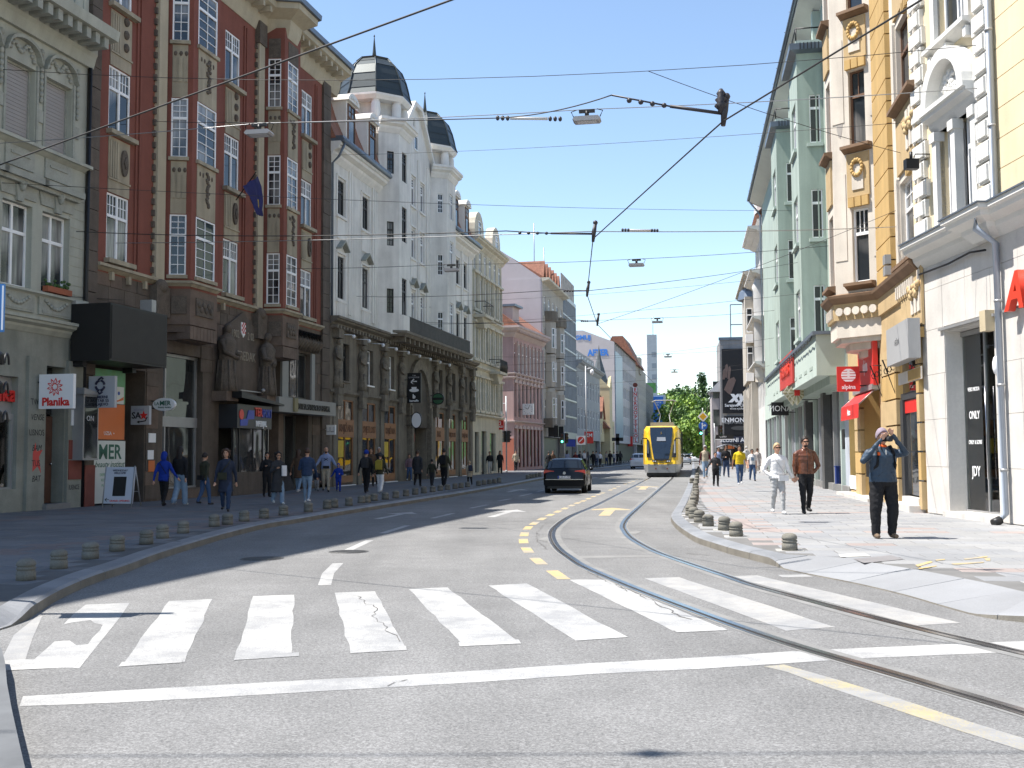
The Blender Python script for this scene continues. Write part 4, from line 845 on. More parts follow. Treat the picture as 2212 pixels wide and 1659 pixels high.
# signs on arms
s = Sign(B, 'shop_sign', 'white square shoe shop sign with red flower and red letters', 85, 157, 809, 882, M_signw)
s.text('Planika', s.w * .29, M_red, 0, -.62, bold=.03); fl = MB()
for k in range(10):
 a = 2 * math.pi * k / 10 + .2; r0, r1 = s.w * .07, s.w * .24; cx, cz = -.03 * s.w, s.h * .13
 fl.prism([(cx + r0 * math.cos(a - .25), cz + r0 * math.sin(a - .25)), (cx + r1 * .7 * math.cos(a - .22), cz + r1 * .7 * math.sin(a - .22)), (cx + r1 * math.cos(a), cz + r1 * math.sin(a)), (cx + r1 * .7 * math.cos(a + .22), cz + r1 * .7 * math.sin(a + .22)), (cx + r0 * math.cos(a + .25), cz + r0 * math.sin(a + .25))], -.012, 0)
s.shape('flower_emblem', fl, M_red); hl = MB()
for k in range(10):
 a = 2 * math.pi * k / 10 + .2; r0, r1 = s.w * .1, s.w * .19
 hl.prism([(cx + r0 * math.cos(a - .12), cz + r0 * math.sin(a - .12)), (cx + r1 * .75 * math.cos(a - .12), cz + r1 * .75 * math.sin(a - .12)), (cx + r1 * math.cos(a), cz + r1 * math.sin(a)), (cx + r1 * .75 * math.cos(a + .12), cz + r1 * .75 * math.sin(a + .12)), (cx + r0 * math.cos(a + .12), cz + r0 * math.sin(a + .12))], -.016, -.012)
hl.disc((cx, cz), s.w * .04, s.w * .04, -.018, 0, 10); s.shape('flower_petals', hl, M_signw)
M_paleg = mat('sign_pale_grey', (.42, .43, .46), .5, .05); M_navy = mat('ink_navy', (.03, .03, .06), .5, 0)
s = Sign(B, 'theatre_sign', 'pale grey theatre sign with a looped knot emblem', 192, 247, 813, 880, M_paleg)
for k, l in enumerate(('KAMERNI', 'TEATAR 55', 'SARAJEVO')): s.text(l, s.h * .13, M_navy, -.1, -.34 - .23 * k, bold=.01)
kn = MB()
for k in range(4): a = math.pi / 2 * k + .78; kn.tube([(s.w * -.05 + .17 * s.w * math.cos(a + t), -.012, s.h * .2 + .17 * s.w * math.sin(a + t)) for t in (-.6, -.2, .2, .6)], .035, 6)
kn.tube([(-.12 * s.w, -.012, s.h * .38), (0, -.012, s.h * .46), (.06 * s.w, -.012, s.h * .4)], .03, 6); kn.tube([(-.16 * s.w, -.012, s.h * .0), (-.05 * s.w, -.012, s.h * -.06), (.04 * s.w, -.012, s.h * .0)], .03, 6); s.shape('knot_emblem', kn, M_navy)
s = Sign(B, 'oval_sign', 'white oval beauty salon sign above the posters', 330, 377, 860, 887, M_signw, shape='oval', T=B.s_at(335, 870, .2)); s.text('MER', s.h * .5, M_greenink, .15, .15, bold=.02); s.text('beauty institut', s.h * .2, M_greenink, .1, -.45, shear=.3); s.text('LA', s.h * .35, M_greenink, -.62, .1)
s = Sign(B, 'star_sign', 'pale sign with a red star and curved arrow', 283, 322, 877, 917, M_paleg, T=B.s_at(283, 890, -.1)); s.text('planet', s.h * .25, mat('ink_lilac', (.3, .3, .4), .5, 0), -.1, .6); s.text('SA', s.h * .48, M_ink, -.4, -.05, bold=.02); st = MB(); st.prism([(s.w * .2 + (.24 if k % 2 == 0 else .1) * s.w * math.cos(math.pi / 2 + math.pi * k / 5), -.02 * s.h + (.24 if k % 2 == 0 else .1) * s.w * math.sin(math.pi / 2 + math.pi * k / 5)) for k in range(10)], -.01, 0); s.shape('star', st, M_red)
s.shape('arrow', MB().tube([(.4 * s.w, -.006, -.1 * s.h), (.3 * s.w, -.006, -.3 * s.h), (-.05 * s.w, -.006, -.36 * s.h)], .02, 6).prism([(-.18 * s.w, -.36 * s.h), (-.03 * s.w, -.28 * s.h), (-.03 * s.w, -.44 * s.h)], -.012, 0), M_ink)
s = Sign(B, 'bank_plate', 'small white opening hours plate by the bookshop', 702, 724, 918, 939, M_signw, T=B.s_at(702, 925, .05)); s.text('▯▯▯', s.h * .4, mat('ink_steel', (.1, .14, .22), .5, 0), 0, .2); s.text('RADNO VRIJEME', s.h * .12, M_ink, 0, -.4)
cs = empty('display_case', B.W(B.s_at(178, 1000, .45), .35, 1.5), B.e.rotation_euler.z); tag(cs, 'glazed metal notice case on the red plinth', 'notice case'); put('case', MB(-1).box(0, .72, -.3, .1, 0, 1.9).prism([(-.06, 1.9), (.78, 1.9), (.78, 1.95), (-.06, 2.08)], -.34, .16), M_alu, cs); put('glass', MB(-1).box(.06, .66, .1, .115, .06, 1.84), M_shop, cs); text('ON', .22, M_dimw, cs, (.3, -.118, 1.2), (1, 0, 0))
# ---- white building with two domed towers
M_wht = mat('white_plaster', (.74, .71, .66), .85, .2, .6, .05, 40, .08, streak=.17); M_wht2 = mat('white_trim', (.77, .74, .69), .8, .1, 1, .05, 40, .06, streak=.1); M_dst = mat('weathered_stone', (.2, .175, .14), .92, .32, 1.1, .14, 26, .3, streak=.3); M_dst2 = mat('carved_weathered_stone', (.19, .165, .13), .95, .4, 3.5, .2, 22, .4)
M_dome = mat('dome_copper', (.075, .085, .08), .42, .35, 1.3, .1, 20, .1, metal=.35, col2=(.035, .045, .05)); M_wood = mat('orange_wood', (.27, .125, .055), .6, .15, 2, .1, 20)
PB = RB.W(LEN + .02); B = Bld('domed_building', 'white building with two dark domed towers over a carved stone storey', 'building', PB, 12.2, 'L'); WB = B
f = B.main; L3 = B.s_at(1021, 900); p = .9
tw = [canted(B, 817, 862, 885, p, 400), canted(B, 930, 966, 984, p, 400)]
for t_ in tw: t_[3] = (t_[2][0] + (t_[1][0] - t_[0][0]), 0)
ZL = 8.0; ZG = 16.2; ZTW = 18.9; R3 = [(9.05, 11.07), (13.1, 14.75)]
lc = [(1.02, 1.98), (4.37, 5.35)]; a0 = tw[0][3][0]; a1 = tw[1][0][0]; mc = [(a0 + .35, a0 + 1.25), (a0 + 2.1, a0 + 3.0), (a0 + 3.9, a0 + 4.8)]; mc = [c for c in mc if c[1] < a1 - .2]; e0 = tw[1][3][0]; rc = [(e0 + .5, e0 + 1.4), (e0 + 2.6, e0 + 3.5), (e0 + 4.6, e0 + 5.5)]; rc = [c for c in rc if c[1] < L3 - .3]
def row_windows(fc, cs, rows, style='cross:1,2,3', fm=None, dep=.2, o=-.1, sill=None, gm=None):
 for c in cs:
  for z0, z1 in rows: fc.window(c[0], c[1], z0, z1, style, fm=fm, o=o, sill=sill, gm=gm)
for a, b, cs, top, rows in ((0, tw[0][0][0], lc, ZG, R3), (a0, a1, mc, ZTW + .6, R3 + [(16.2, 17.8)]), (e0, L3, rc, ZG, R3)):
 f.wall(a, b, ZL, top, [(c[0], c[1], z0, z1, .2) for c in cs for z0, z1 in rows], M_wht)
 row_windows(f, cs, rows, 'cross:2,1,3', M_fd if cs is not mc else M_fw)
 for c in cs:
  f.put('wall_strip', f.mb().box(c[1] + .5, c[1] + .68, 0, .08, ZL + .4, top - .4), M_wht2); f.put('wall_strip', f.mb().box(c[1] + .82, c[1] + .95, 0, .06, ZL + .4, top - .4), M_wht2)
  [f.put('window_surround', f.mb().box(c[0] - .16, c[0] - .03, 0, .06, z0 - .1, z1 + .12).box(c[1] + .03, c[1] + .16, 0, .06, z0 - .1, z1 + .12).box(c[0] - .16, c[1] + .16, 0, .09, z1 + .12, z1 + .22).box(c[0] - .16, c[1] + .16, -.05, .12, z0 - .2, z0 - .1), M_wht2) for z0, z1 in rows]
  pn = f.put('window_panel', f.mb().box(c[0] - .02, c[1] + .02, 0, .05, 11.9, 12.9), M_wht2); f.put('window_hood', f.mb().prism([(c[0] - .1, 11.35), ((c[0] + c[1]) / 2, 11.75), (c[1] + .1, 11.35), (c[1] + .1, 11.42), ((c[0] + c[1]) / 2, 11.85), (c[0] - .1, 11.42)], 0, .28), M_greyd)
  bl = f.put('balustrade_panel', f.mb().box(c[0] - .05, c[1] + .05, 0, .06, 8.15, 9.0), M_wht2)
  for k in range(6): put('baluster', f.mb().box(c[0] + .02 + .16 * k, c[0] + .1 + .16 * k, .06, .11, 8.2, 8.95), M_wht2, bl)
for i, t_ in enumerate(tw):
 sf, ff, rf = B.face(t_[0], t_[1]), B.face(t_[1], t_[2]), B.face(t_[2], t_[3]); SR = [(9.1, 10.4), (12.7, 14.0), (16.6, 17.8)]; FR = [(9.05, 11.1), (13.1, 15.0), (16.4, 18.0)]
 w0 = sf.len * .42; w1 = sf.len * .75
 sf.wall(0, sf.len, ZL, ZTW, [(w0, w1, z0, z1, .12) for z0, z1 in SR], M_wht, 'tower_wall'); ff.wall(0, ff.len, ZL, ZTW, [(ff.len * .28, ff.len * .72, z0, z1, .2) for z0, z1 in FR], M_wht, 'tower_wall'); rf.wall(0, rf.len, ZL, ZTW, [], M_wht, 'tower_wall')
 for z0, z1 in SR: sf.window(w0, w1, z0, z1, 'gridt:2,3,1', fm=M_fw if i else M_fd, o=-.08, fw=.045)
 for z0, z1 in FR: ff.window(ff.len * .28, ff.len * .72, z0, z1, 'cross:2,1,3', fm=M_fd if not i else M_fw, o=-.1)
 B.put('tower_cornice', MB(-1).sweep(CORN(ZTW - .1, .75, .45), t_), M_wht2)
 B.put('tower_floor', MB(-1).plate([(t_[0][0], -2.6), t_[0], t_[1], t_[2], t_[3], (t_[3][0], -2.6)], ZTW + .4, ZTW + .66), M_wht2)
 cs_ = (t_[1][0] + t_[2][0]) / 2; co = -.85; RD = 1.95; z = ZTW + .66; th = math.pi / 8
 B.put('belvedere_core', MB(-1).lathe([(1.25, z), (1.25, z + 1.05)], (cs_, co), 8, th, sm=False), M_wht)
 for k in range(8):
  a = th + math.pi / 4 * k; B.put('column', MB(-1).lathe([(.2, z), (.23, z + .05), (.27, z + .4), (.25, z + .85), (.2, z + 1.0), (.26, z + 1.05)], (cs_ + 1.62 * math.cos(a), co + 1.62 * math.sin(a)), 12), M_wht2)
 z += 1.05
 B.put('dome_base', MB(-1).lathe([(1.5, z), (RD - .05, z), (RD + .12, z + .2), (RD + .12, z + .3), (1.5, z + .3)], (cs_, co), 8, th, sm=False), M_wht2)
 z += .3; prof = [(RD + .1, z), (RD - .02, z + .35), (RD - .1, z + .75), (RD - .22, z + 1.2), (RD - .45, z + 1.75), (RD - .75, z + 2.05), (.95, z + 2.28), (1.0, z + 2.36), (.5, z + 2.5), (.1, z + 2.55)]
 for q, (r0, r1) in enumerate(zip(prof, prof[1:])):
  if q > 5: continue
  for k in range(8):
   a, b = th + math.pi / 4 * k, th + math.pi / 4 * (k + 1); mb = MB(-1); e = .012 if (k + q) % 2 else .03
   def pt(r, an, zz, ex=0): return (cs_ + (r + ex) * math.cos(an), co + (r + ex) * math.sin(an), zz)
   mb.face([mb.p(*pt(r0[0], a, r0[1], e)), mb.p(*pt(r0[0], b, r0[1], e)), mb.p(*pt(r1[0], b, r1[1], e * .2)), mb.p(*pt(r1[0], a, r1[1], e * .2))])
   B.put('dome_sheet', mb, M_dome)
 B.put('dome_cap', MB(-1).lathe(prof[5:], (cs_, co), 8, th, sm=False), M_dome); B.put('dome_core', MB(-1).lathe([(r - .06, zz) for r, zz in prof], (cs_, co), 8, th, sm=False), M_dome)
 for k in range(8): a = th + math.pi / 4 * k; B.put('dome_rib', MB(-1).tube([pt(r, a, zz, .03) for r, zz in prof[:7]], .04, 5), M_dome)
 B.put('finial', MB(-1).lathe([(.14, z + 2.5), (.1, z + 2.9), (.02, z + 3.75), (.05, z + 3.8), (.01, z + 3.9)], (cs_, co), 8), M_dome)
gm_ = (a0 + a1) / 2; gz = ZTW + .6
B.put('gable', MB(-1).prism([(a0 - .1, gz), (a1 + .1, gz), (gm_ + .6, gz + 2.6), (gm_ - .6, gz + 2.6)], -.4, 0), M_wht); B.put('gable_coping', MB(-1).prism([(a0 - .3, gz), (a0 - .05, gz), (gm_ - .55, gz + 2.6), (gm_ + .55, gz + 2.6), (a1 + .05, gz), (a1 + .3, gz), (gm_ + .7, gz + 2.85), (gm_ - .7, gz + 2.85)], -.5, .25), M_wht2)
B.put('gable_cartouche', MB(-1).blob((gm_, .05, gz + 1.5), (.4, .12, .6), 10), M_wht2); f.window(gm_ - .35, gm_ + .35, gz + .1, gz + .95, 'plain', o=.02)
for a, b in ((-.05, tw[0][0][0] + .1), (e0 - .1, L3 + .1)):
 B.put('main_cornice', MB(-1).sweep(CORN(ZG - .75, .8, .6), [(a, 0), (b, 0)]), M_wht2); gutter(B, a, b, .66, ZG + .1, .11)
 for k in range(int((b - a) / .5)): B.put('zinc_flashing', MB(-1).box(a + .5 * k + .02, a + .5 * k + .48, .1, .7, ZG + .06, ZG + .3), M_zinc)
 B.put('mansard', MB(-1).sweep([(.35, ZG + .2), (-.25, ZG + 1.6), (-.8, ZG + 3.4), (-4, ZG + 4.2), (-4, ZG + .2)], [(a, 0), (b, 0)]), M_tile)
def dormer(B, t, w, z, h, o=.25, m=None, mr=None):
 m = m or M_wht2; mb = MB(B.sg).box(t, t + w, -1.6, o, z, z + h); B.put('dormer', mb, m)
 arc = [(t - .12, z + h)] + [(t + w / 2 + (w / 2 + .12) * math.cos(math.pi * (1 - k / 8)), z + h + .45 * math.sin(math.pi * k / 8)) for k in range(9)] + [(t + w + .12, z + h)]
 B.put('dormer_hood', MB(B.sg).prism(arc, -1.7, o + .18), m); ff_ = B.face((t, o), (t + w, o)); ff_.window(.16, w - .16, z + .15, z + h - .1, 'cross:1,2,2', fm=M_fb, o=.03)
 gl = MB(B.sg)
 for k in range(5): gl.blob((t + w * (.2 + .15 * k), o + .19, z + h + .16 + .06 * (k % 2)), (.09, .05, .09), 6)
 B.put('dormer_garland', gl, m)
for t in (1.5, 4.5, e0 + 1.2, e0 + 4.0):
 if t < L3 - 1.5: dormer(B, t, 1.25, ZG + .3, 2.2)
B.put('downpipe', MB(-1).tube([(.25, .7, ZG), (.25, .4, ZG - .6), (.25, .08, ZG - .9), (.25, .08, ZL)], .06, 8), M_zinc)
# carved stone storey
mz = [B.s_at(u, 780) for u in (748, 800, 846, 952, 980, 1006)]; mw = [(t - .42, t + .42) for t in mz]
so_ = [(729, 763), (782, 811), (830, 854), (935, 959), (969, 984), (997, 1010)]; so = [(B.s_at(a, 980), B.s_at(b, 980)) for a, b in so_]
par = (B.s_at(884, 900), B.s_at(921, 900))
ops = [(a, b, 5.15, 6.95, .3) for a, b in mw] + [(a, b, .3, 4.25, .35) for a, b in so] + [(par[0], par[1], .14, 3.2, .9)]
f.wall(0, L3, 0, ZL, ops, M_dst, 'stone_storey')
for i, (a, b) in enumerate(mw): f.window(a, b, 5.15, 6.95, 'cross:1,1,1', fm=M_fw if i in (1, 2) else M_fd, o=-.22, sill=M_dst if i not in (1, 2) else M_fw); f.put('apron_relief', f.mb().box(a, b, 0, .06, 4.55, 5.0), M_dst2)
for i, (a, b) in enumerate(so):
 f.put('shop_glass', f.mb().box(a, b, -.09, -.07, .5, 4.2), M_shop); fr = f.mb().box(a, a + .07, -.12, -.02, .3, 4.25).box(b - .07, b, -.12, -.02, .3, 4.25).box((a + b) / 2 - .03, (a + b) / 2 + .03, -.11, -.03, 3.3, 4.25).box((a + b) / 2 - .03, (a + b) / 2 + .03, -.11, -.03, .9, 2.45).box(a, b, -.12, -.02, 4.18, 4.25); f.put('shop_frame', fr, M_wood)
 bd = f.put('name_board', f.mb().box(a, b, -.06, .03, 2.45, 3.3), M_wood); f.text(('KNJIŽARA', 'SVJETLOST', 'KNJIŽARA', 'BAR', 'SVJETLOST', 'KNJIŽARA')[i], min(.56, (b - a) * .24), mat('letters_brown', (.09, .03, .012), .6, 0), (a + b) / 2, 2.87, .035, ext=.01, sx=.8, bold=.01, parent=bd)
 f.put('stall_riser', f.mb().box(a, b, -.1, .0, .14, .62), M_wood); f.put('threshold', f.mb().box(a - .05, b + .05, -.1, .14, .1, .18), M_signw)
 if i in (0, 2): f.put('book_display', f.mb().box(a + .12, (a + b) / 2 - .1, -.068, -.06, 1.5, 2.3), mat('display_poster', (.6, .42, .03), .6, .3, 2.5))
f.put('shop_clock_light', f.mb().box(so[5][0] + .1, so[5][0] + .5, -.26, -.24, 1.9, 2.1), mat('green_led', (.05, .8, .35), .5, 0, emit=2.0))
pu = [723, 776, 824, 862, 936, 965, 993, 1016]
for u in pu:
 t = B.s_at(u, 850); f.put('pier', f.mb().box(t - .28, t + .28, 0, .07, .14, 4.4), M_dst); f.put('pier_bracket', f.mb().box(t - .3, t + .3, .1, .3, 3.9, 4.45), M_dst2)
 cy = f.mb().lathe([(.05, 4.75), (.26, 4.75), (.24, 5.1), (.17, 5.5), (.2, 5.9), (.24, 6.3), (.2, 6.6), (.08, 6.72), (.08, 6.78)], (t, .14), 10); cy.blob((t, .2, 6.9), (.13, .14, .16), 8)
 for sd in (-1, 1): cy.tube([(t + sd * .2, .15, 6.55), (t + sd * .3, .22, 6.2), (t + sd * .1, .34, 6.05)], .07, 6); cy.tube([(t + sd * .14, .3, 4.8), (t + sd * .1, .3, 5.6)], .05, 5)
 f.put('caryatid', cy, M_dst2); f.put('caryatid_block', f.mb().box(t - .32, t + .32, 0, .34, 7.08, 7.5), M_dst2); f.put('caryatid_foot', f.mb().box(t - .34, t + .34, 0, .34, 4.45, 4.75), M_dst)
f.put('stone_band', f.mb().sweep(LEDGE(4.42, .22, .14), [(0, 0), (B.s_at(872, 850), 0)]), M_dst); f.put('stone_band', f.mb().sweep(LEDGE(4.42, .22, .14), [(B.s_at(930, 850), 0), (L3, 0)]), M_dst)
f.put('storey_cornice', f.mb().sweep(CORN(7.55, .5, .55), [(-.02, 0), (L3, 0)]), M_dst); dentils(f, L3, .1, .05, .42, 7.5, 7.66, .14, .42, M_dst2, 'dentil')
pc = (par[0] + par[1]) / 2; pw = (par[1] - par[0]) / 2
arch = [(pc - pw - .5, 3.2)] + [(pc + (pw + .5) * math.cos(math.pi * (1 - k / 12)), 4.6 + 2.6 * math.sin(math.pi * k / 12)) for k in range(13)] + [(pc + pw + .5, 3.2), (pc + pw, 3.2)] + [(pc + pw * math.cos(math.pi * k / 12), 4.6 + 2.0 * math.sin(math.pi * k / 12)) for k in range(13)] + [(pc - pw, 3.2)]
mb = f.mb(); na = 15
outer = arch[:15]; inner = arch[15:][::-1]
for k in range(14): mb.prism([outer[k], outer[k + 1], inner[min(k + 1, len(inner) - 1)], inner[min(k, len(inner) - 1)]], 0, .22)
f.put('portal_arch', mb, M_dst2); f.put('portal_tympanum', f.mb().prism([(pc - pw, 3.2), (pc + pw, 3.2)] + [(pc + pw * math.cos(math.pi * k / 10), 4.6 + 2 * math.sin(math.pi * k / 10)) for k in range(11)], 0, .06), mat('tympanum_dark', (.1, .085, .07), .9, .3, 2))
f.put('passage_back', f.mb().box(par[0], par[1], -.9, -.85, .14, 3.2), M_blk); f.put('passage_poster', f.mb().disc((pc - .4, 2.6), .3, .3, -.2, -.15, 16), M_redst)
for t in (par[0] - .35, par[1] + .1): f.put('portal_pier', f.mb().box(t, t + .3, 0, .3, .14, 4.4), M_dst2)
# long balcony
ba, bb_ = B.s_at(822, 725), B.s_at(985, 820); M_rail = mat('railing_iron', (.1, .095, .085), .6, .2, 3)
path = [(ba, 0), (ba + .55, 1.15), (bb_ - .4, 1.15), (bb_, 0)]
B.put('balcony_slab', MB(-1).plate(path, 7.95, 8.15), M_dst); B.put('balcony_edge', MB(-1).sweep(LEDGE(7.9, .3, .16), path), M_dst2)
for k in range(16): B.put('balcony_bracket', MB(-1).box(ba + .8 + k * (bb_ - ba - 1.8) / 16, ba + 1.0 + k * (bb_ - ba - 1.8) / 16, .1, 1.1, 7.62, 7.95), M_dst2)
B.put('balcony_parapet', MB(-1).sweep([(-.14, 8.15), (0, 8.15), (0, 9.05), (-.14, 9.05)], [(ba, .02), (ba + .55, 1.1), (ba + 1.6, 1.1)]), M_wht2)
rail_t = MB(-1).tube([(ba + 1.6, 1.08, 9.05), (bb_ - .4, 1.08, 9.05)], .035, 6); B.put('balcony_rail', rail_t, M_rail); me = MB(-1).box(0, .05, 1.06, 1.1, 8.15, 9.03).mesh('railing_bar'); me.materials.append(M_rail)
nb = int((bb_ - ba - 2) / .13)
for k in range(min(nb, 150)): put('railing_bar', me, None, B.e, loc=(ba + 1.65 + .13 * k, 0, 0))
mass(B, 0.02, L3, 0, ZG, 13, M_wht)
for k in range(9): f.put('bracket_lamp', f.mb().tube([(1.2 + 2.1 * k, .1, 7.3), (1.2 + 2.1 * k, .75, 7.25)], .02, 5).blob((1.2 + 2.1 * k, .8, 7.18), (.07, .1, .1), 7), M_signw)
s = Sign(B, 'cafe_banner', 'tall black cafe banner with arrow and white cup', 880, 909, 806, 870, M_blk, T=B.s_at(884, 840, .4)); s.text('LE PASSAGE', s.w * .15, M_dimw, 0, .7); s.text('Cafe', s.w * .14, M_dimw, 0, .84); s.text('←', s.w * .55, M_letw, 0, .42, bold=.03); s.text('b', s.w * .42, M_letw, 0, -.58, bold=.04); s.text('barcaffe', s.w * .21, M_letw, 0, -.86, bold=.03)
s.shape('cup_picture', MB().disc((0, -.08 * s.h), s.w * .36, s.w * .13, -.008, 0, 20).prism([(-.2 * s.w, .03 * s.h), (.2 * s.w, .03 * s.h), (.14 * s.w, -.07 * s.h), (-.14 * s.w, -.07 * s.h)], -.012, -.008), M_letw)
s = Sign(B, 'oval_light_sign', 'blank white oval lightbox under the cafe banner', 888, 911, 890, 926, M_blk, T=B.s_at(890, 905, .4), shape='oval'); s.shape('face', MB().disc((0, 0), s.w * .44, s.h * .44, -.02, 0, 28), M_signw)
s = Sign(B, 'beer_sign', 'round green beer sign with dark rim', 933, 959, 849, 874, M_blk, T=B.s_at(935, 860, .4), shape='oval'); s.shape('face', MB().disc((0, 0), s.w * .42, s.h * .42, -.02, 0, 28), mat('sign_green', (.05, .14, .07), .4, .2)); s.shape('band', MB().box(-.42 * s.w, .42 * s.w, -.03, -.02, -.1 * s.h, .1 * s.h), M_ink); s.text('Heineken', s.w * .2, M_letw, 0, 0, zdir=(0, 0, 1)); 
# ---- cream building at the corner of the side street
M_crm = mat('old_cream_plaster', (.58, .54, .43), .88, .18, .8, .06, 40, .1, streak=.25); M_crm2 = mat('old_cream_trim', (.6, .56, .46), .88, .2, 2, .08, 30, .1, streak=.2)
B = Bld('cream_corner_building', 'old cream building with curved gables and a small iron balcony', 'building', WB.W(L3 + .02), 12, 'L'); CB = B
f = B.main; L4 = B.s_at(1085, 900); n = 6; cs = [(L4 * (k + .5) / n - .42, L4 * (k + .5) / n + .42) for k in range(n)]; rows = [(4.9, 6.9), (8.6, 10.8), (12.2, 14.4), (15.0, 16.4)]
f.wall(0, L4, 4.2, 17, [(a, b, z0, z1, .2) for a, b in cs for z0, z1 in rows], M_crm); row_windows(f, cs, rows, 'cross:2,1,1', M_fw)
f.wall(0, L4, 0, 4.2, [(.6, 1.8, .3, 3.2), (2.6, 4.2, .14, 3.3), (L4 * .55, L4 * .75, .3, 3.2)], M_crm, 'ground_floor_wall'); f.put('shop_glass', f.mb().box(.6, L4 * .75, -.2, -.18, .3, 3.3), M_shop)
for a, b in cs:
 for z0, z1 in rows[:3]: f.put('window_surround', f.mb().box(a - .2, a - .02, 0, .1, z0 - .3, z1 + .25).box(b + .02, b + .2, 0, .1, z0 - .3, z1 + .25).box(a - .3, b + .3, 0, .22, z1 + .25, z1 + .42).box(a - .25, b + .25, 0, .18, z0 - .3, z0 - .12), M_crm2)
for z in (4.25, 7.7, 11.5): f.put('band', f.mb().sweep(LEDGE(z, .25, .22), [(0, 0), (L4, 0)]), M_crm2)
f.put('main_cornice', f.mb().sweep(CORN(16.6, .7, .6), [(-.1, 0), (L4 + .3, 0)]), M_crm2)
for t in (.4, L4 * .62):
 B.put('curved_gable', MB(-1).prism([(t, 17.2)] + [(t + 1.4 + 1.4 * math.cos(math.pi * (1 - k / 10)), 17.8 + 1.5 * math.sin(math.pi * k / 10)) for k in range(11)] + [(t + 2.8, 17.2)], -.5, .1), M_crm2); B.face((t + 1, .1), (t + 1.8, .1)).window(0, .8, 17.4, 18.6, 'cross:1,1,1', o=.02)
B.put('roof', MB(-1).sweep([(.3, 17.2), (-5, 19.6), (-12, 17.2)], [(0, 0), (L4, 0)]), mat('copper_roof', (.36, .17, .1), .5, .2, 2)); mass(B, .02, L4, 0, 17.2, 12, M_crm)
for z, t0 in ((7.85, L4 * .52), (11.6, .3)):
 B.put('balcony_slab', MB(-1).plate([(t0, 0), (t0, .9), (t0 + 2.6, .9), (t0 + 2.6, 0)], z - .2, z), M_crm2); B.put('balcony_corbel', MB(-1).prism([(t0 + .3, z - .2), (t0 + 2.3, z - .2), (t0 + 1.7, z - .9), (t0 + .9, z - .9)], 0, .6), M_crm2)
 for k in range(22): B.put('railing_bar', MB(-1).tube([(t0 + .05 + .12 * k, .86, z), (t0 + .05 + .12 * k, .92, z + .45), (t0 + .05 + .12 * k, .86, z + .9)], .018, 4), M_rail) if z < 9 or k % 3 == 0 else None
 B.put('balcony_rail', MB(-1).tube([(t0, 0, z + .9), (t0, .86, z + .9), (t0 + 2.6, .86, z + .9), (t0 + 2.6, 0, z + .9)], .03, 5), M_rail)
s = Sign(B, 'red_shop_sign', 'square red shop sign with white letters at the street corner', 1068, 1088, 908, 928, M_red, T=L4 - 1.2); s.text('AMKO', s.w * .3, M_letw, 0, -.4, bold=.03); s.shape('mark', MB().box(-.2 * s.w, .2 * s.w, -.01, 0, .02 * s.h, .38 * s.h), M_letw); s.shape('mark', MB().prism([(-.14 * s.w, .06 * s.h), (.14 * s.w, .34 * s.h), (.14 * s.w, .06 * s.h)], -.016, -.01), M_red)
s = Sign(B, 'banner_sign', 'small white and red banner above the red shop sign', 1070, 1084, 889, 904, M_signw, T=L4 - 1.1); s.text('AMKO', s.w * .35, M_red, 0, 0)
# ---- pink arcaded building across the side street
M_pink = mat('pink_stucco', (.45, .3, .28), .85, .12, .8, .05, 40, .06, streak=.12); M_pinkt = mat('pale_pink_trim', (.5, .4, .37), .85, .12, 1.2, .05, 30, .08); M_lilac = mat('lilac_wall', (.47, .43, .44), .85, .08, .6, .04, 30, .05)
PP = at(1110, 981, 95.0); B = Bld('pink_building', 'pink arcaded building with a square wall clock', 'building', (PP.x, PP.y), 17, 'L'); f = B.main; L5 = B.s_at(1174, 950); HZ = 12.6
na = 8; st = L5 / na; cs = [(st * (k + .5) - .34, st * (k + .5) + .34) for k in range(na)]
ops = [(a, b, 9.0, 11.6, .25) for a, b in cs] + [(a, b, 4.9, 8.0, .3) for a, b in cs] + [(a - .05, b + .05, .4, 3.9, .35) for a, b in cs]
f.wall(0, L5, 0, HZ, ops, M_pink); row_windows(f, cs, [(9.0, 11.6)], 'cross:1,1,1'); row_windows(f, cs, [(4.9, 8.0)], 'plain', M_pinkt); row_windows(f, [(a - .05, b + .05) for a, b in cs], [(.4, 3.9)], 'plain', M_redst)
for a, b in cs:
 m_ = (a + b) / 2
 for z, hh in ((8.0, .35), (3.9, .3)): f.put('arch', f.mb().prism([(m_ - .5, z)] + [(m_ + .5 * math.cos(math.pi * (1 - k / 8)), z + hh * math.sin(math.pi * k / 8)) for k in range(9)] + [(m_ + .5, z)], 0, .1), M_pinkt)
 f.put('pilaster', f.mb().box(b + .08, b + .3, 0, .12, 8.8, 11.8), M_pinkt); f.put('relief', f.mb().blob((m_, .08, 8.5), (.22, .1, .28), 8), M_pinkt)
sd = B.face((0, -9), (0, 0)); sd.wall(0, 9, 0, HZ, [(1.5 + 2.4 * k, 2.4 + 2.4 * k, z, z + 2.2, .15) for k in range(3) for z in (5.2, 9.2)], M_pink, 'side_wall')
for k in range(3):
 for z in (5.2, 9.2): sd.window(1.5 + 2.4 * k, 2.4 + 2.4 * k, z, z + 2.2, 'plain', fm=M_pinkt, gm=mat('blind_pale', (.5, .46, .47), .7, .05), o=-.05)
sd.put('lower_panel', sd.mb().box(7.2, 9.02, .0, .06, .14, 3.0), mat('brick_red_panel', (.42, .14, .09), .8, .1)); 
for z in (4.4, 8.35, 8.7): B.put('band', MB(-1).sweep(LEDGE(z, .2, .2), [(0, -9), (0, 0), (L5, 0)]), M_pinkt)
B.put('main_cornice', MB(-1).sweep(CORN(HZ - .5, .95, .8), [(0, -9), (0, 0), (L5 + .2, 0)]), M_pinkt); dentils(f, L5, .1, .1, .65, HZ - .1, HZ + .1, .18, .45, M_pinkt, 'modillion')
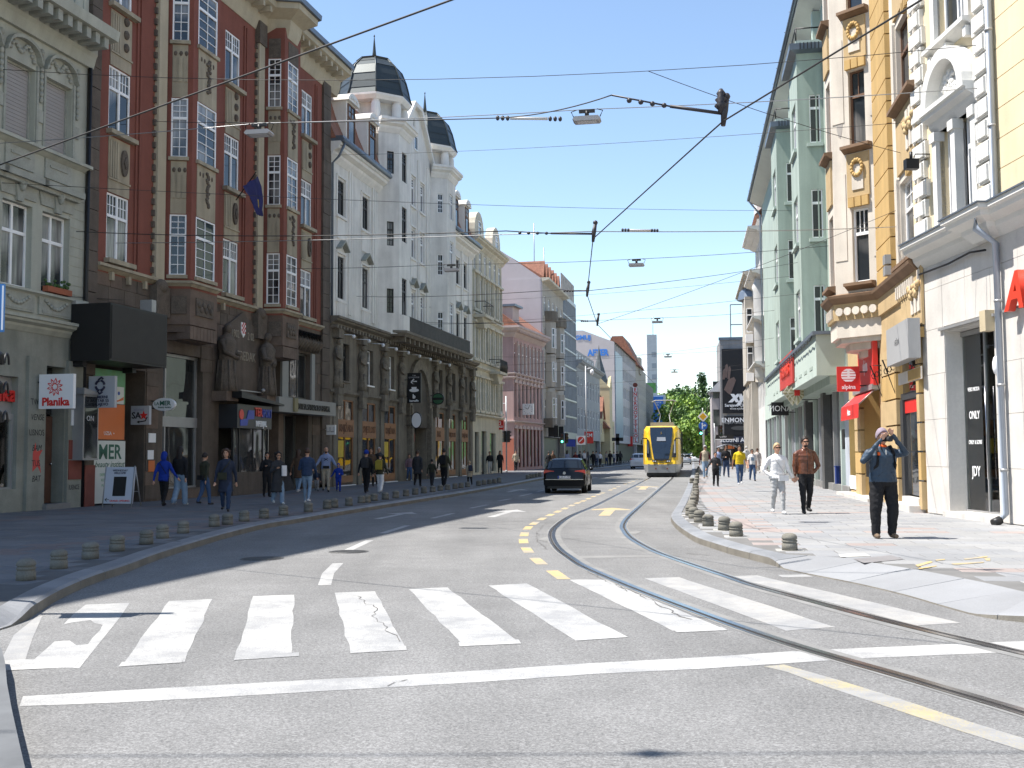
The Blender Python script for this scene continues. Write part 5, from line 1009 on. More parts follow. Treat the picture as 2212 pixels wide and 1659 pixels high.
B.put('roof', MB(-1).sweep([(.6, HZ + .45), (-2.5, HZ + 2.8), (-9, HZ + .45)], [(-.3, 0), (L5, 0)]), M_tile); mass(B, .05, L5, 0, HZ, 10, M_pink); B.put('attic_dormer', MB(-1).box(.2, 2.2, -2.4, -.1, HZ + .4, HZ + 2.3), M_pinkt); B.put('attic_roof', MB(-1).box(0, 2.5, -2.6, .2, HZ + 2.3, HZ + 2.5), M_zinc)
q0, q1, z0, z1 = f.rect(1126, 1148, 873, 897, .3); z0, z1 = z0, z0 + 1.15; ck = f.mb()
ZC0 = perp(B, 2.0, 1140, 897)[1]; ck = empty('wall_clock', B.W(2.0, .75, ZC0 + .55), B.e.rotation_euler.z - math.pi / 2); tag(ck, 'square white street clock on the pink building', 'clock'); put('case', MB().box(-.5, .5, 0, .25, -.5, .5), M_signw, ck); put('bracket', MB().tube([(-.5, .12, 0), (-.8, .12, 0)], .04, 6), M_blk, ck)
for k in range(12): a = math.pi / 6 * k; put('hour_mark', MB().tube([(.36 * math.cos(a), -.006, .36 * math.sin(a)), (.44 * math.cos(a), -.006, .44 * math.sin(a))], .018, 4), M_ink, ck)
for a, l in ((R(90 - 28), .38), (R(90 + 60), .28)): put('clock_hand', MB().tube([(0, -.015, 0), (l * math.cos(a), -.015, l * math.sin(a))], .018, 4), M_ink, ck)
# ---- the row beyond the pink building, along one street line
PQ = B.W(L5 + .05); CH = Bld('row_guide', 'x', 'x', PQ, 11.6, 'L'); bpy.data.objects.remove(CH.e)
sA = lambda u: CH.s_at(u, 970)
def row(name, label, u0, u1, ztop, m, rows, ncol, style='cross:1,1,1', fm=None, set_=0, ww=.5, side=True, depth=12, gm=None, v=970):
 a, b = sA(u0), sA(u1); P = CH.W(a + .05, -set_); B = Bld(name, label, 'building', P, 11.6, 'L'); f = B.main; L = b - a - .1; st = L / ncol
 cs = [(st * (k + .5) - st * ww / 2, st * (k + .5) + st * ww / 2) for k in range(ncol)]
 f.wall(0, L, 0, ztop, [(c[0], c[1], z0, z1, .2) for c in cs for z0, z1 in rows] + [(st * .15, L - st * .15, .2, 3.3, .5)], m); row_windows(f, cs, rows, style, fm, gm=gm); f.put('shop_glass', f.mb().box(.1, L - .1, -.52, -.48, .2, 3.4), mat('far_shop_glass', (.05, .05, .055), .35, .4, 1.2, spec=.3))
 B.put('rear_wall', MB(-1).box(0, L, -depth, -.72, 0, ztop), m); return B, f, L, cs
B, f, L, cs = row('beige_bay_building', 'tall beige building with rounded bays beside the pink one', 1174, 1219, 18.8, mat('beige_plaster', (.42, .385, .33), .88, .14, .7, .05, 40, .08, streak=.2), [(4.9, 7.0), (8.6, 10.8), (12, 14.2), (15.4, 17.4)], 5, 'cross:2,1,1')
MBG = MATS['beige_plaster']; B.put('gable_wall', MB(-1).prism([(-.35, 12), (-.05, 12), (-.05, 18.9), (-.35, 18.9)], -8, -.1), M_lilac); B.put('gable_wall', MB(-1).plate([(-.3, -8), (-.3, 0), (-.02, 0), (-.02, -8)], 0, 18.9), M_lilac)
gw = MB(-1)
for x in (-.3, -.02): pass
q = [(-.3, 0, 18.9), (-.3, -8, 18.9), (-.3, -8, 23.2), (-.3, -6, 23.2)]; q2 = [(-.02, o, z) for _, o, z in q]; ia = [gw.p(*x) for x in q]; ib = [gw.p(*x) for x in q2]; gw.face(ia); gw.face(ib[::-1])
for k in range(4): gw.face([ia[k], ia[(k + 1) % 4], ib[(k + 1) % 4], ib[k]])
B.put('gable_wall', gw, M_lilac); B.put('roof', MB(-1).sweep([(.5, 18.9), (-6, 23), (-12, 18.9)], [(0, 0), (L, 0)]), M_tile); B.put('eave', MB(-1).sweep([(-.1, 18.6), (.7, 18.8), (.75, 19.0), (-.1, 19.0)], [(-.3, 0), (L + .2, 0)]), M_crm2)
for k in range(6): t = 1 + k * (L - 2) / 6; B.put('roof_gablet', MB(-1).prism([(t, 19), (t + 1.2, 19), (t + .6, 20.7)], -2.6, -.2), M_crm2); B.put('gablet_tiles', MB(-1).prism([(t - .15, 19.3), (t, 19.3), (t + .6, 20.75), (t + 1.2, 19.3), (t + 1.35, 19.3), (t + .6, 21)], -2.7, .0), M_tile)
for t in (L * .12, L * .55):
 for z in (4.6, 8.3, 11.7): B.put('bay', MB(-1).lathe([(1.0, z), (1.0, z + 3.2)], (t + 1, 0), 10, sm=False, so=.9), MBG)
 B.put('bay_balcony', MB(-1).lathe([(1.15, 14.9), (1.2, 15.0), (1.2, 15.9), (1.05, 15.9)], (t + 1, 0), 10, sm=False, so=.95), M_dst)
 for z in (5.2, 8.8, 12.2):
  for k in (2, 3): a = math.pi * 2 * (k + .5) / 10; fc = B.face((t + 1 + math.cos(math.pi * 2 * k / 10 + .628), .9 * math.sin(math.pi * 2 * k / 10 + .628)), (t + 1 + math.cos(math.pi * 2 * k / 10), .9 * math.sin(math.pi * 2 * k / 10))); fc.window(.1, fc.len - .1, z, z + 2, 'cross:1,1,1', o=.03)
B.put('corner_balcony', MB(-1).box(.1, 1.9, 0, .9, 4.2, 5.1), M_dst)
for k in range(2): a = sA(1178 + 12 * k) - sA(1174); B.put('dark_shop_sign', MB(-1).box(a, a + .3, .3, 1.3, 3.3, 4.4), M_blk)
for z, t in ((26, L * .5), (24.5, L * .95)): B.put('roof_antenna', MB(-1).tube([(t, -2, 19), (t, -2, z)], .05, 5), M_alu)
B, f, L, cs = row('blue_glass_building', 'narrow building with a blue glass curtain wall', 1219, 1247, 19.5, M_alu, [(4 + 1.9 * k, 5.75 + 1.9 * k) for k in range(8)], 10, 'plain', M_alu, ww=.94, gm=glass('sky_tint_curtain_glass', (.28, .38, .5), (.45, .52, .6), .3, .02, .9)); B.put('roof_fence', MB(-1).box(.3, L, -.3, -.2, 19.5, 21.8), mat('rusty_sheet', (.4, .36, .32), .8, .5, 2))  # pale blue panes: the sky's reflection is painted into their base colour
B, f, L, cs = row('grey_ornate_building', 'low grey classical building with a round attic gable', 1247, 1297, 12.4, mat('grey_stucco_far', (.34, .34, .33), .88, .15, .9, .05, 30, .1), [(4.6, 7.2), (8.6, 11)], 8, 'cross:1,1,1', ww=.42); B.put('main_cornice', MB(-1).sweep(CORN(12.0, .9, .8), [(-.2, 0), (L, 0)]), MATS['grey_stucco_far']); B.put('attic', MB(-1).box(0, L, -2.5, -.8, 12.6, 14.6), MATS['grey_stucco_far'])
for k in range(9): B.face((k * L / 9 + .3, -.78), (k * L / 9 + 1.2, -.78)).window(0, .9, 12.9, 14.2, 'plain', o=.03)
B, f, L, cs = row('yellow_gabled_house', 'pale yellow gabled house with a dark pointed spire', 1297, 1328, 6.6, mat('pale_yellow_plaster', (.55, .46, .28), .85, .1, .8), [(4.4, 5.9)], 6, 'plain', M_fw, ww=.35); my = MATS['pale_yellow_plaster']
B.put('gable', MB(-1).prism([(0, 6.6), (4, 6.6), (2, 9.2)], -6, .05), my); B.put('gable_roof', MB(-1).prism([(-.3, 6.5), (0, 6.5), (2, 9.2), (4, 6.5), (4.3, 6.5), (2, 9.7)], -6, .3), M_tile)
tx = 5.2; tD = 3.4; B.put('spire_tower', MB(-1).box(tx, tx + 3.4, -2.6, .8, 0, 11.2), my); B.put('tower_gable', MB(-1).prism([(tx, 11.2), (tx + 3.4, 11.2), (tx + 1.7, 13)], .45, .85), my); fs = B.face((tx, -2.6), (tx, .8)); fs.put('belfry_opening', fs.mb().prism([(1.1, 8.2), (2.3, 8.2), (2.3, 9.6)] + [(1.7 + .6 * math.cos(math.pi * k / 8), 9.6 + .6 * math.sin(math.pi * k / 8)) for k in range(9)], 0, .06), M_blk); fs.put('tower_gable', fs.mb().prism([(0, 11.2), (3.4, 11.2), (1.7, 13)], -.4, .05), my); fs.put('porch_roof', fs.mb().prism([(-.4, 5.2), (3.6, 5.2), (1.6, 7.4)], 0, 2.0), M_tile)
B.put('spire', MB(-1).lathe([(1.9, 11.3), (1.35, 12.2), (.95, 13.6), (.4, 15.4), (.1, 16.9), (.02, 17.6)], (tx + 1.7, -.9), 8, math.pi / 8, sm=False), mat('spire_slate', (.11, .12, .12), .5, .3, 1.5, metal=.2))
B, f, L, cs = row('white_office_block', 'long white office block with tall vertical fuel company letters', 1330, 1375, 19.3, mat('white_office_plaster', (.5, .46, .45), .85, .1, .6, streak=.12), [(4.6 + 3.2 * k, 6.6 + 3.2 * k) for k in range(5)], 14, 'plain', M_fw, ww=.7); mo = MATS['white_office_plaster']; WO = B
B.put('gable_wall', MB(-1).box(-.5, -.05, -14, 0, 0, 19.4), M_lilac); gw = MB(-1); q = [(-.5, 0, 19.4), (-.5, -14, 19.4), (-.5, -12, 21.4), (-.5, -5, 21.4)]; ia = [gw.p(*x) for x in q]; ib = [gw.p(x + .4, o, z) for x, o, z in q]; gw.face(ia); gw.face(ib[::-1])
for k in range(4): gw.face([ia[k], ia[(k + 1) % 4], ib[(k + 1) % 4], ib[k]])
B.put('gable_wall', gw, M_lilac); M_gblue = mat('graffiti_blue', (.05, .2, .6), .6, 0)
text('AFTER', 1.35, M_gblue, B.e, (-.53, 2.6, 17.7), (0, -1, 0), ext=.02, bold=.05, name='graffiti', sx=.85); text('GMLIJ', 1.0, M_gblue, B.e, (-.53, 5, 20.2), (0, -1, 0), ext=.02, bold=.04, name='graffiti')
B.put('roof', MB(-1).sweep([(.3, 19.3), (-5, 20.6), (-12, 20.6), (-14, 19.3)], [(0, 0), (L, 0)]), mat('roof_brown', (.16, .09, .07), .8, .2, 2)); B.put('window_band', MB(-1).box(0, L * .3, 0, .12, 4.2, 18), mat('blue_panel_wall', (.2, .27, .36), .4, .2, 2))
te = sA(1362) - sA(1330); es = empty('vertical_letter_sign', WO.W(te, 1.0, 6.3), WO.e.rotation_euler.z - math.pi / 2); tag(es, 'tall vertical sign of red fuel company letters', 'sign')
for k, c in enumerate('ENERGOPETROL'):
 z = 6.9 - .84 * k; pn_ = put('letter_box', MB().box(-.42, .42, 0, .2, z - .4, z + .4), M_signw if k >= 0 else M_signw, es); text(c, .86, M_red, pn_, (0, -.02, z), (1, 0, 0), bold=.03); put('letter_frame', MB().box(-.5, -.42, -.02, .22, z - .42, z + .42).box(.42, .5, -.02, .22, z - .42, z + .42).box(-.42, .42, -.02, .22, z - .44, z - .38), M_redst, es)
put('emblem', MB().disc((0, 7.8), .42, .42, 0, .2, 16), M_redst, es); put('mounting', MB().box(-1.1, -.5, .05, .15, -1.8, 7.5), M_alu, es); put('emblem', MB().box(-2.0, -.6, 0, .3, -3.4, -1.6), M_red, es)
B, f, L, cs = row('red_roofed_building', 'grey building under a steep red tiled roof', 1375, 1397, 18.8, mat('greige_plaster', (.38, .35, .3), .88, .14, .7), [(4.6 + 3 * k, 6.6 + 3 * k) for k in range(4)], 9, 'cross:1,1,1', ww=.45); B.put('roof', MB(-1).sweep([(.6, 18.8), (-2.4, 24.6), (-4.5, 24.6), (-7.5, 18.8)], [(0, 0), (L * .6, 0)]), M_tile); B.put('dormer', MB(-1).box(L * .3, L * .45, -2, .3, 17.6, 21), MATS['greige_plaster'])
B, f, L, cs = row('dark_grey_block', 'dark grey apartment block in the far row', 1397, 1413, 17.0, mat('dark_grey_plaster', (.2, .19, .18), .88, .14, .7), [(4.6 + 3 * k, 6.4 + 3 * k) for k in range(4)], 10, 'plain', M_fw, ww=.5)
M_pb = mat('poster_blue', (.03, .16, .55), .5, .1)
b0 = at(1408, 981, 262); bq = empty('poster_building', (b0.x, b0.y, 0)); tag(bq, 'far building with a large blue advertising wall', 'building'); put('wall', MB().box(0, 3.6, 0, 14, 0, 16), mat('far_white', (.55, .55, .56), .8), bq); put('poster', MB().box(.1, 3.0, -.15, 0, 1, 15.5), M_pb, bq); text('geta.', .9, M_letw, bq, (1.5, -.17, 5.5), (1, 0, 0)); text('manje je\nviše', .6, M_letw, bq, (1.5, -.17, 13.8), (1, 0, 0)); put('billboard', MB().box(-1, 1.4, 1, 1.3, 16.5, 19), mat('billboard_green', (.1, .3, .08), .5, .4, 1.5), bq)
b0 = at(1405, 981, 330); bq = empty('white_tower_block', (b0.x, b0.y, 0)); tag(bq, 'pale flat-roofed tower block far beyond the row', 'building'); put('wall', MB().box(-.6, 2.5, 0, 14, 0, 38.5), mat('far_pale', (.5, .52, .54), .8, .1), bq); put('roof_aerial', MB().tube([(2, 5, 39), (2, 5, 45)], .1, 4), M_alu, bq)
for k in range(6): put('window_band', MB().box(.8, 2.2, -.1, 0, 14 + 3.5 * k, 15.6 + 3.5 * k), mat('far_window', (.3, .33, .37), .4), bq)
# ================================================================== right side
M_ycr = mat('yellow_cream_stucco', (.66, .555, .37), .85, .1, .7, .05, 40, .08, streak=.08); M_wtrim = mat('white_stucco_trim', (.66, .65, .62), .8, .07, 1.2, .04, 30, .06); M_marb = mat('pale_marble', (.6, .57, .53), .45, .12, .9, .04, 20, .04, streak=.1)
B = Bld('yellow_building', 'cream yellow building with white quoins, arched window and marble shopfront', 'building', ground(2015, 1110, .14), -1.1, 'R'); f = B.main; YB = B
TE = B.s_at(1999, 900); TN = -15
w0, w1 = B.s_at(2106, 300), B.s_at(2030, 300); z_s = 6.62; z_h = f.px(2030, 285)[1]
MOD = 5.35
bays = [(w0 - MOD * k, w1 - MOD * k) for k in range(3)]
ZT1 = 17.5; up = (10.9, 13.2)
ops = [(a, b, z_s, z_h, .3) for a, b in bays] + [(a + .1, b - .1, up[0], up[1], .3) for a, b in bays] + [(a + .1, b - .1, 14.4, 16.4, .3) for a, b in bays]
f.wall(TN, TE, 6.3, ZT1, ops, M_ycr)
for a, b in bays:
 m_ = (a + b) / 2
 f.window(a, m_ - .11, z_s, z_h, 'top', gm=M_glassR, o=-.22); f.window(m_ + .11, b, z_s, z_h, 'blind' if a == bays[0][0] else 'top', gm=M_glassR, o=-.22, fm=M_fw)
 for x in (a - .22, m_ - .11, b): f.put('window_pilaster', f.mb().box(x, x + .22, -.1, .1, z_s, z_h).box(x - .03, x + .25, -.1, .15, z_h - .22, z_h), M_wtrim)
 f.put('window_entablature', f.mb().sweep(CORN(z_h, .5, .36), [(a - .28, 0), (b + .28, 0)]), M_wtrim)
 zr = z_h + .5; r = (b - a) / 2 + .22; mb = f.mb(); n = 16
 for k in range(n):
  A, Bq = math.pi * k / n, math.pi * (k + 1) / n; mb.prism([(m_ + r * math.cos(A), zr + r * 1.02 * math.sin(A)), (m_ + r * math.cos(Bq), zr + r * 1.02 * math.sin(Bq)), (m_ + (r - .26) * math.cos(Bq), zr + (r - .26) * 1.02 * math.sin(Bq)), (m_ + (r - .26) * math.cos(A), zr + (r - .26) * 1.02 * math.sin(A))], 0, .34)
 f.put('arch_hood', mb, M_wtrim); tym = f.mb(); tym.prism([(m_ + (r - .24) * math.cos(math.pi * k / 14), zr + (r - .24) * math.sin(math.pi * k / 14)) for k in range(15)], 0, .05); f.put('tympanum', tym, M_wtrim)
 orn = f.mb(); q = random.Random(8)
 for k in range(46): an = q.uniform(.15, 3); rr_ = q.uniform(.0, r - .5); orn.blob((m_ + rr_ * math.cos(an) * .8, .07, zr + .1 + rr_ * math.sin(an) * 1.05), (.07, .06, .07), 6)
 f.put('acanthus_relief', orn, M_wtrim)
 for z0, z1 in (up, (14.4, 16.4)):
  f.window(a + .1, m_ - .06, z0, z1, 'top', gm=M_glassR, o=-.2); f.window(m_ + .06, b - .1, z0, z1, 'top', gm=M_glassR, o=-.2)
  f.put('window_pilaster', f.mb().box(a - .1, a + .1, -.05, .1, z0, z1), M_wtrim); f.put('window_pilaster', f.mb().box(b - .1, b + .1, -.05, .1, z0, z1), M_wtrim); f.put('sill', f.mb().sweep(LEDGE(z0 - .22, .22, .28), [(a - .2, 0), (b + .2, 0)]), M_wtrim)
  for x in (a - .1, m_, b): f.put('sill_bracket', f.mb().box(x - .06, x + .08, 0, .2, z0 - .42, z0 - .2), M_wtrim)
qs = [(TE - .62, TE - .02)] + [(B.s_at(2153, 500) - MOD * k, B.s_at(2128, 500) - MOD * k) for k in range(2)]
for i, (a, b) in enumerate(qs):
 k = 0; z = 6.7
 while z < ZT1 - .4:
  e = .0 if k % 2 else .1; mb = f.mb(); h = .4; mb.prism([(a - e, z), (b + e * (1 if i else 0), z), (b + e * (1 if i else 0), z + h), (a - e, z + h)], -.02, .1); mb.prism([(a - e + .04, z + .04), (b - .04, z + .04), (b - .04, z + h - .04), (a - e + .04, z + h - .04)], .1, .15); f.put('quoin', mb, M_wtrim); z += .46; k += 1
z = 6.7; q = random.Random(12)
while z < ZT1:
 for a, b in ((qs[1][1] + .1, w0 - .45), (w1 + .5, qs[0][0] - .1), (qs[2][1] + .1, bays[1][0] - .45), (bays[1][1] + .45, qs[1][0] - .1)):
  if b - a > .2: f.put('stucco_course', f.mb().box(a, b, -.01, .018, z + .008, z + .61), M_ycr)
 z += .62
cpath = [(TN, 0), (qs[1][0] - .15, 0), (qs[1][0] - .15, .18), (qs[1][1] + .12, .18), (qs[1][1] + .12, 0), (TE - .01, 0)]
B.put('storey_cornice', MB(1).sweep(CORN(5.95, .62, .5), cpath), M_wtrim); B.put('cornice_flashing', MB(1).sweep([(-.1, 6.58), (.54, 6.54), (.54, 6.57), (-.1, 6.64)], cpath), M_zinc); B.put('main_cornice', MB(1).sweep(CORN(ZT1 - .3, .8, .8), [(TN, 0), (TE, 0)]), M_wtrim)
d0, d1, _, zd = f.rect(2042, 2149, 714, 1110); zd = 4.32; dz = .35
ops = [(d0 - MOD * k, d1 - MOD * k, .2, zd, .42) for k in range(3)]
f.wall(TN, TE, 0, 6.0, ops, M_marb, 'marble_storey', depth=.9)
x = TN; q = random.Random(3); zs_ = [.16, 1.25, 2.35, 3.4, 4.45, 5.4, 5.95]
for z0, z1 in zip(zs_, zs_[1:]):
 t = TE - .02; k = 0
 while t > TN + 1:
  w = 1.18; a, b = t - w, t; t -= w
  segs_ = [(a, b)]
  if z0 < zd - .05:
   for o in ops:
    ns = []
    for (m, n) in segs_:
     if n <= o[0] or m >= o[1]: ns.append((m, n)); continue
     if m < o[0]: ns.append((m, o[0]))
     if n > o[1]: ns.append((o[1], n))
    segs_ = ns
   zz1 = z1
  for m, n in segs_:
   if n - m > .06: f.put('marble_slab', f.mb().box(m + .004, n - .004, -.01, .022 + q.uniform(0, .006), z0 + .004, z1 - .004), M_marb)
for i in range(3):
 a, b = d0 - MOD * i, d1 - MOD * i
 f.put('shop_step', f.mb().box(a - .08, b + .08, -.38, .16, .0, .26), M_marb); f.put('shop_interior', f.mb().box(a, b, -2.6, -2.5, .2, 4.3), mat('shop_back_dark', (.2, .22, .21), .8, .5, 1.2)); f.put('shop_interior', f.mb().box(a - .02, a, -2.6, -.42, .2, 4.3), MATS['shop_back_dark']); f.put('shop_interior', f.mb().box(b, b + .02, -2.6, -.42, .2, 4.3), MATS['shop_back_dark']); f.put('shop_interior', f.mb().box(a, b, -2.6, -.42, .15, .22), M_marb); f.put('shop_interior', f.mb().box(a, b, -2.6, -.42, 4.25, 4.32), M_marb)
 xg = (a + b) / 2 + .1
 for m, n in ((a, xg - .02), (xg + .02, b)): f.put('shop_glass', f.mb().box(m, n, -.4, -.385, .28, 4.25), clear_glass('clear_shop_glass', (.62, .74, .7), .1))
 f.put('shop_frame', f.mb().box(a, b, -.44, -.34, .22, .3).box(a, b, -.44, -.34, 4.2, 4.3).box(xg - .025, xg + .025, -.43, -.36, .3, 4.2), M_alu); f.put('door_pull', f.mb().tube([(xg - .12, -.3, 1.0), (xg - .12, -.3, 3.0)], .02, 6), M_steel)
 f.put('awning_rail', f.mb().box(a - .12, b + .2, .02, .09, zd + .04, zd + .1), M_alu)
 if i == 0:
  for tx_, sz, z in (('VERO MODA', .125, 2.98), ('ONLY', .25, 2.4), ('ONLY & SONS', .13, 1.8), ('JDY', .32, 1.15)): f.text(tx_, sz, M_letw, (xg + b) / 2 + .06, z, -.38, ext=.002, bold=.01, sx=.78, name='window_lettering')
  for t_, o_ in ((a + .5, -1.5), (a + .9, -2.0)): f.put('mannequin', f.mb().lathe([(.02, .25), (.12, .25), (.1, .8), (.17, 1.1), (.12, 1.35), (.19, 1.6), (.16, 1.75), (.05, 1.82), (.09, 1.95), (.03, 2.05)], (t_, o_), 10), M_stone2)
f.put('wall_lamp_box', f.mb().box(d0 - .06, d0 + .2, .02, .22, zd - .25, zd + .18), mat('old_plastic', (.5, .42, .28), .6)); f.put('wall_alarm', f.mb().blob((d0 - .12, .06, 3.35), (.09, .07, .2), 8), M_signw)
pp = B.s_at(2172, 700); f.put('downpipe', f.mb().tube([(pp, .12, ZT1), (pp, .12, 6.7), (pp - .02, .55, 6.5), (pp - .02, .55, 6.1), (pp, .14, 5.8), (pp, .14, .35), (pp - .03, .3, .22)], .07, 10), M_pipe); f.put('drain_shoe', f.mb().tube([(pp - .03, .26, .24), (pp - .06, .42, .17)], .085, 10), M_blk)
for z in (1.2, 2.9, 4.6, 8.2, 10.2): f.put('pipe_clamp', f.mb().lathe([(.085, z), (.085, z + .05)], (pp, .13), 10), M_alu)
M_redl = mat('channel_letter_red', (.62, .05, .025), .35, 0)
f.text('A', 1.0, M_redl, f.px(2196, 632, .2)[0], f.px(2196, 632, .2)[1], .2, ext=.07, bold=.03, shear=.2, name='roof_lettering'); f.text('S', 1.0, M_redl, f.px(2196, 632, .2)[0] - .75, f.px(2196, 632, .2)[1], .2, ext=.07, bold=.03, name='roof_lettering'); f.put('letter_rail', f.mb().box(TN, pp - .05, .03, .1, 4.38, 4.43), M_alu)
f.put('facade_cable', f.mb().tube([(TE - .2, .12, 5.82), (-1.5, .1, 5.8), (-2.6, .1, 5.85), (-3.4, .14, 5.75)], .025, 5), M_blk)
t_ = B.s_at(2008, 310); lo = empty('wall_spotlight', B.W(t_, .3, 8.35), B.e.rotation_euler.z); tag(lo, 'black spotlight on a bracket above the yellow quoins', 'lamp'); put('lamp_body', MB(1).box(-.1, .1, 0, .3, -.12, .12), M_blk, lo); put('bracket', MB(1).tube([(0, -.3, .25), (0, .05, .25), (0, .1, .1)], .015, 5).tube([(0, .15, .1), (0, .15, .3)], .04, 8), M_blk, lo)
mass(B, TN, TE, 0, ZT1, 12, M_ycr); B.put('roof', MB(1).sweep([(.8, ZT1 + .5), (-6, ZT1 + 3.6), (-12, ZT1 + .5)], [(TN, 0), (TE, 0)]), M_tile)
# ---- ochre and cream building with a bay over the ski shop
M_och = mat('ochre_stucco', (.5, .33, .13), .85, .12, .9, .05, 40, .08, streak=.12); M_pale = mat('peeling_cream', (.64, .58, .5), .85, .16, .8, .05, 40, .1, streak=.16); M_och2 = mat('ochre_trim', (.47, .34, .18), .85, .16, 1.5, .05, 40, .1); M_rust = mat('rusty_flashing', (.2, .125, .075), .75, .25, 2)
PR = YB.W(TE + .02); B = Bld('ochre_building', 'ochre and cream building with a canted bay above the red shop awning', 'building', PR, 9, 'R'); f = B.main; OB = B
L = B.s_at(1832, 800)
best = None
for k in range(30):
 p = .4 + .05 * k; a = B.s_at(1898, 500); b = B.s_at(1803, 500, p)
 ang = math.degrees(math.atan2(p, b - a)) if b > a else 90
 if best is None or abs(ang - 54) < best[0]: best = (abs(ang - 54), p, a, b)
_, p, a, b = best; c = max(B.s_at(1789, 500, p), b + 1.1); by = [(a, 0), (b, p), (c, p), (min(c + (b - a), L), 0)]
zr2 = [f.px(1941, 586)[1], f.px(1941, 415)[1], f.px(1941, 238)[1], f.px(1941, 92)[1]]   # window col on the flat part
R2z = [(zr2[0], zr2[1]), (zr2[2], zr2[3]), (zr2[2] + (zr2[2] - zr2[0]), zr2[3] + (zr2[2] - zr2[0]))]
R2z = [(a_, max(b_, a_ + 2.2)) for a_, b_ in R2z]
cw = (B.s_at(1984, 300), B.s_at(1941, 300)); ZB2 = R2z[0][0] - .25; ZT2 = 19.5
f.wall(0, by[0][0], ZB2, ZT2, [(cw[0], cw[1], z0, z1, .25) for z0, z1 in R2z], M_pale); f.wall(by[3][0] - .01, L, ZB2, ZT2, [], M_pale)
for i, (z0, z1) in enumerate(R2z):
 f.window(cw[0], cw[1], z0, z1, 'cross:2,2,2' if i == 0 else 'cross:2,1,1', fm=M_fw if i == 0 else M_fb, gm=M_glassR, o=-.16); f.put('sill', f.mb().sweep(LEDGE(z0 - .2, .2, .26), [(cw[0] - .15, 0), (cw[1] + .15, 0)]), M_rust)
 ap = f.put('apron', f.mb().box(cw[0] - .05, cw[1] + .05, 0, .06, z0 - 1.75, z0 - .2), M_och2)
 for k in range(3): put('panel', f.mb().box(cw[0] + .05 + .36 * k, cw[0] + .32 + .36 * k, .06, .09, z0 - 1.4, z0 - .4), M_pale, ap)
 sw = f.mb()
 for k in range(12): sw.blob((cw[0] + .05 + .09 * k, .12, z0 - .75 - .25 * math.sin(math.pi * k / 5.5) ** 2), (.08, .07, .09), 6)
 put('swag', sw, M_och2, ap)
 for k in range(6): f.put('dentil', f.mb().box(cw[0] + .02 + .18 * k, cw[0] + .13 + .18 * k, 0, .12, z0 - 2.05, z0 - 1.8), M_och)
 f.put('window_jamb', f.mb().box(cw[0] - .2, cw[0] - .05, 0, .08, z0 - .2, z1 + .15), M_pale); f.put('window_jamb', f.mb().box(cw[1] + .05, cw[1] + .2, 0, .08, z0 - .2, z1 + .15), M_pale)
pl0, pl1 = B.s_at(1931, 400), B.s_at(1899, 400)
z = ZB2
while z < ZT2: f.put('ochre_block', f.mb().box(pl0, pl1, -.02, .14, z + .015, z + .6), M_och); f.put('ochre_block', f.mb().box(.02, .3, -.02, .06, z + .015, z + .6), M_ycr); z += .62
sf, ff, rf = B.face(by[0], by[1]), B.face(by[1], by[2]), B.face(by[2], by[3])
t0, t1 = sf.px(1873, 400)[0], sf.px(1838, 400)[0]; t0, t1 = min(t0, t1), max(t0, t1); g0 = ff.len * .2; g1 = ff.len * .8
zz = [(sf.px(1838, 612)[1], sf.px(1838, 454)[1]), (sf.px(1838, 316)[1], sf.px(1838, 154)[1])]; zz.append((zz[1][0] + zz[1][0] - zz[0][0], zz[1][1] + zz[1][0] - zz[0][0])); zz = [(a_, max(b_, a_ + 2.2)) for a_, b_ in zz]; ZBB = zz[0][0] - .3
sf.wall(0, sf.len, ZBB, ZT2, [(t0, t1, z0, z1, .2) for z0, z1 in zz], M_pale, 'bay_wall'); ff.wall(0, ff.len, ZBB, ZT2, [(g0, g1, z0, z1, .2) for z0, z1 in zz], M_pale, 'bay_wall'); rf.wall(0, rf.len, ZBB, ZT2, [], M_pale, 'bay_wall')
for i, (z0, z1) in enumerate(zz):
 sf.window(t0, t1, z0, z1, 'cross:1,3,1' if i == 0 else 'cross:1,2,1', fm=M_fw if i == 0 else M_fb, gm=M_glassR, o=-.14); ff.window(g0, g1, z0, z1, 'cross:2,1,1', fm=M_fb, gm=M_glassR, o=-.14)
 sf.put('sill', sf.mb().sweep(LEDGE(z0 - .22, .2, .24), [(t0 - .2, 0), (t1 + .2, 0)]), M_rust); ff.put('sill', ff.mb().sweep(LEDGE(z0 - .22, .2, .24), [(g0 - .2, 0), (g1 + .2, 0)]), M_rust)
 if i:
  zb = zz[i - 1][1]; ap = sf.put('apron', sf.mb().box(t0 - .1, t1 + .1, 0, .05, zb + .35, z0 - .25), M_och2); put('panel', sf.mb().box(t0 + .08, t1 - .08, .05, .08, zb + .55, z0 - .6), M_pale, ap); wr = sf.mb(); cx, cz = (t0 + t1) / 2, (zb + z0) / 2 + .25
  for k in range(14): an = 2 * math.pi * k / 14; wr.blob((cx + .17 * math.cos(an), .11, cz + .23 * math.sin(an)), (.06, .05, .07), 6)
  put('wreath', wr, M_och, ap)
  for k in range(3): sf.put('dentil', sf.mb().box(t0 - .08 + (t1 - t0 + .16) * k / 3 + .015, t0 - .08 + (t1 - t0 + .16) * (k + 1) / 3 - .015, 0, .1, zb + .05, zb + .33), M_och)
  ff.put('apron', ff.mb().box(g0 - .1, g1 + .1, 0, .06, zb + .3, z0 - .25), M_och2)
  for x0, x1 in ((0, t0 - .15), (t1 + .15, sf.len)): sf.put('plaster_panel', sf.mb().box(x0 + .02, x1 - .02, 0, .02, zb - 1.5, z0 - .8), M_pale)
fl_ = sf.mb(); 
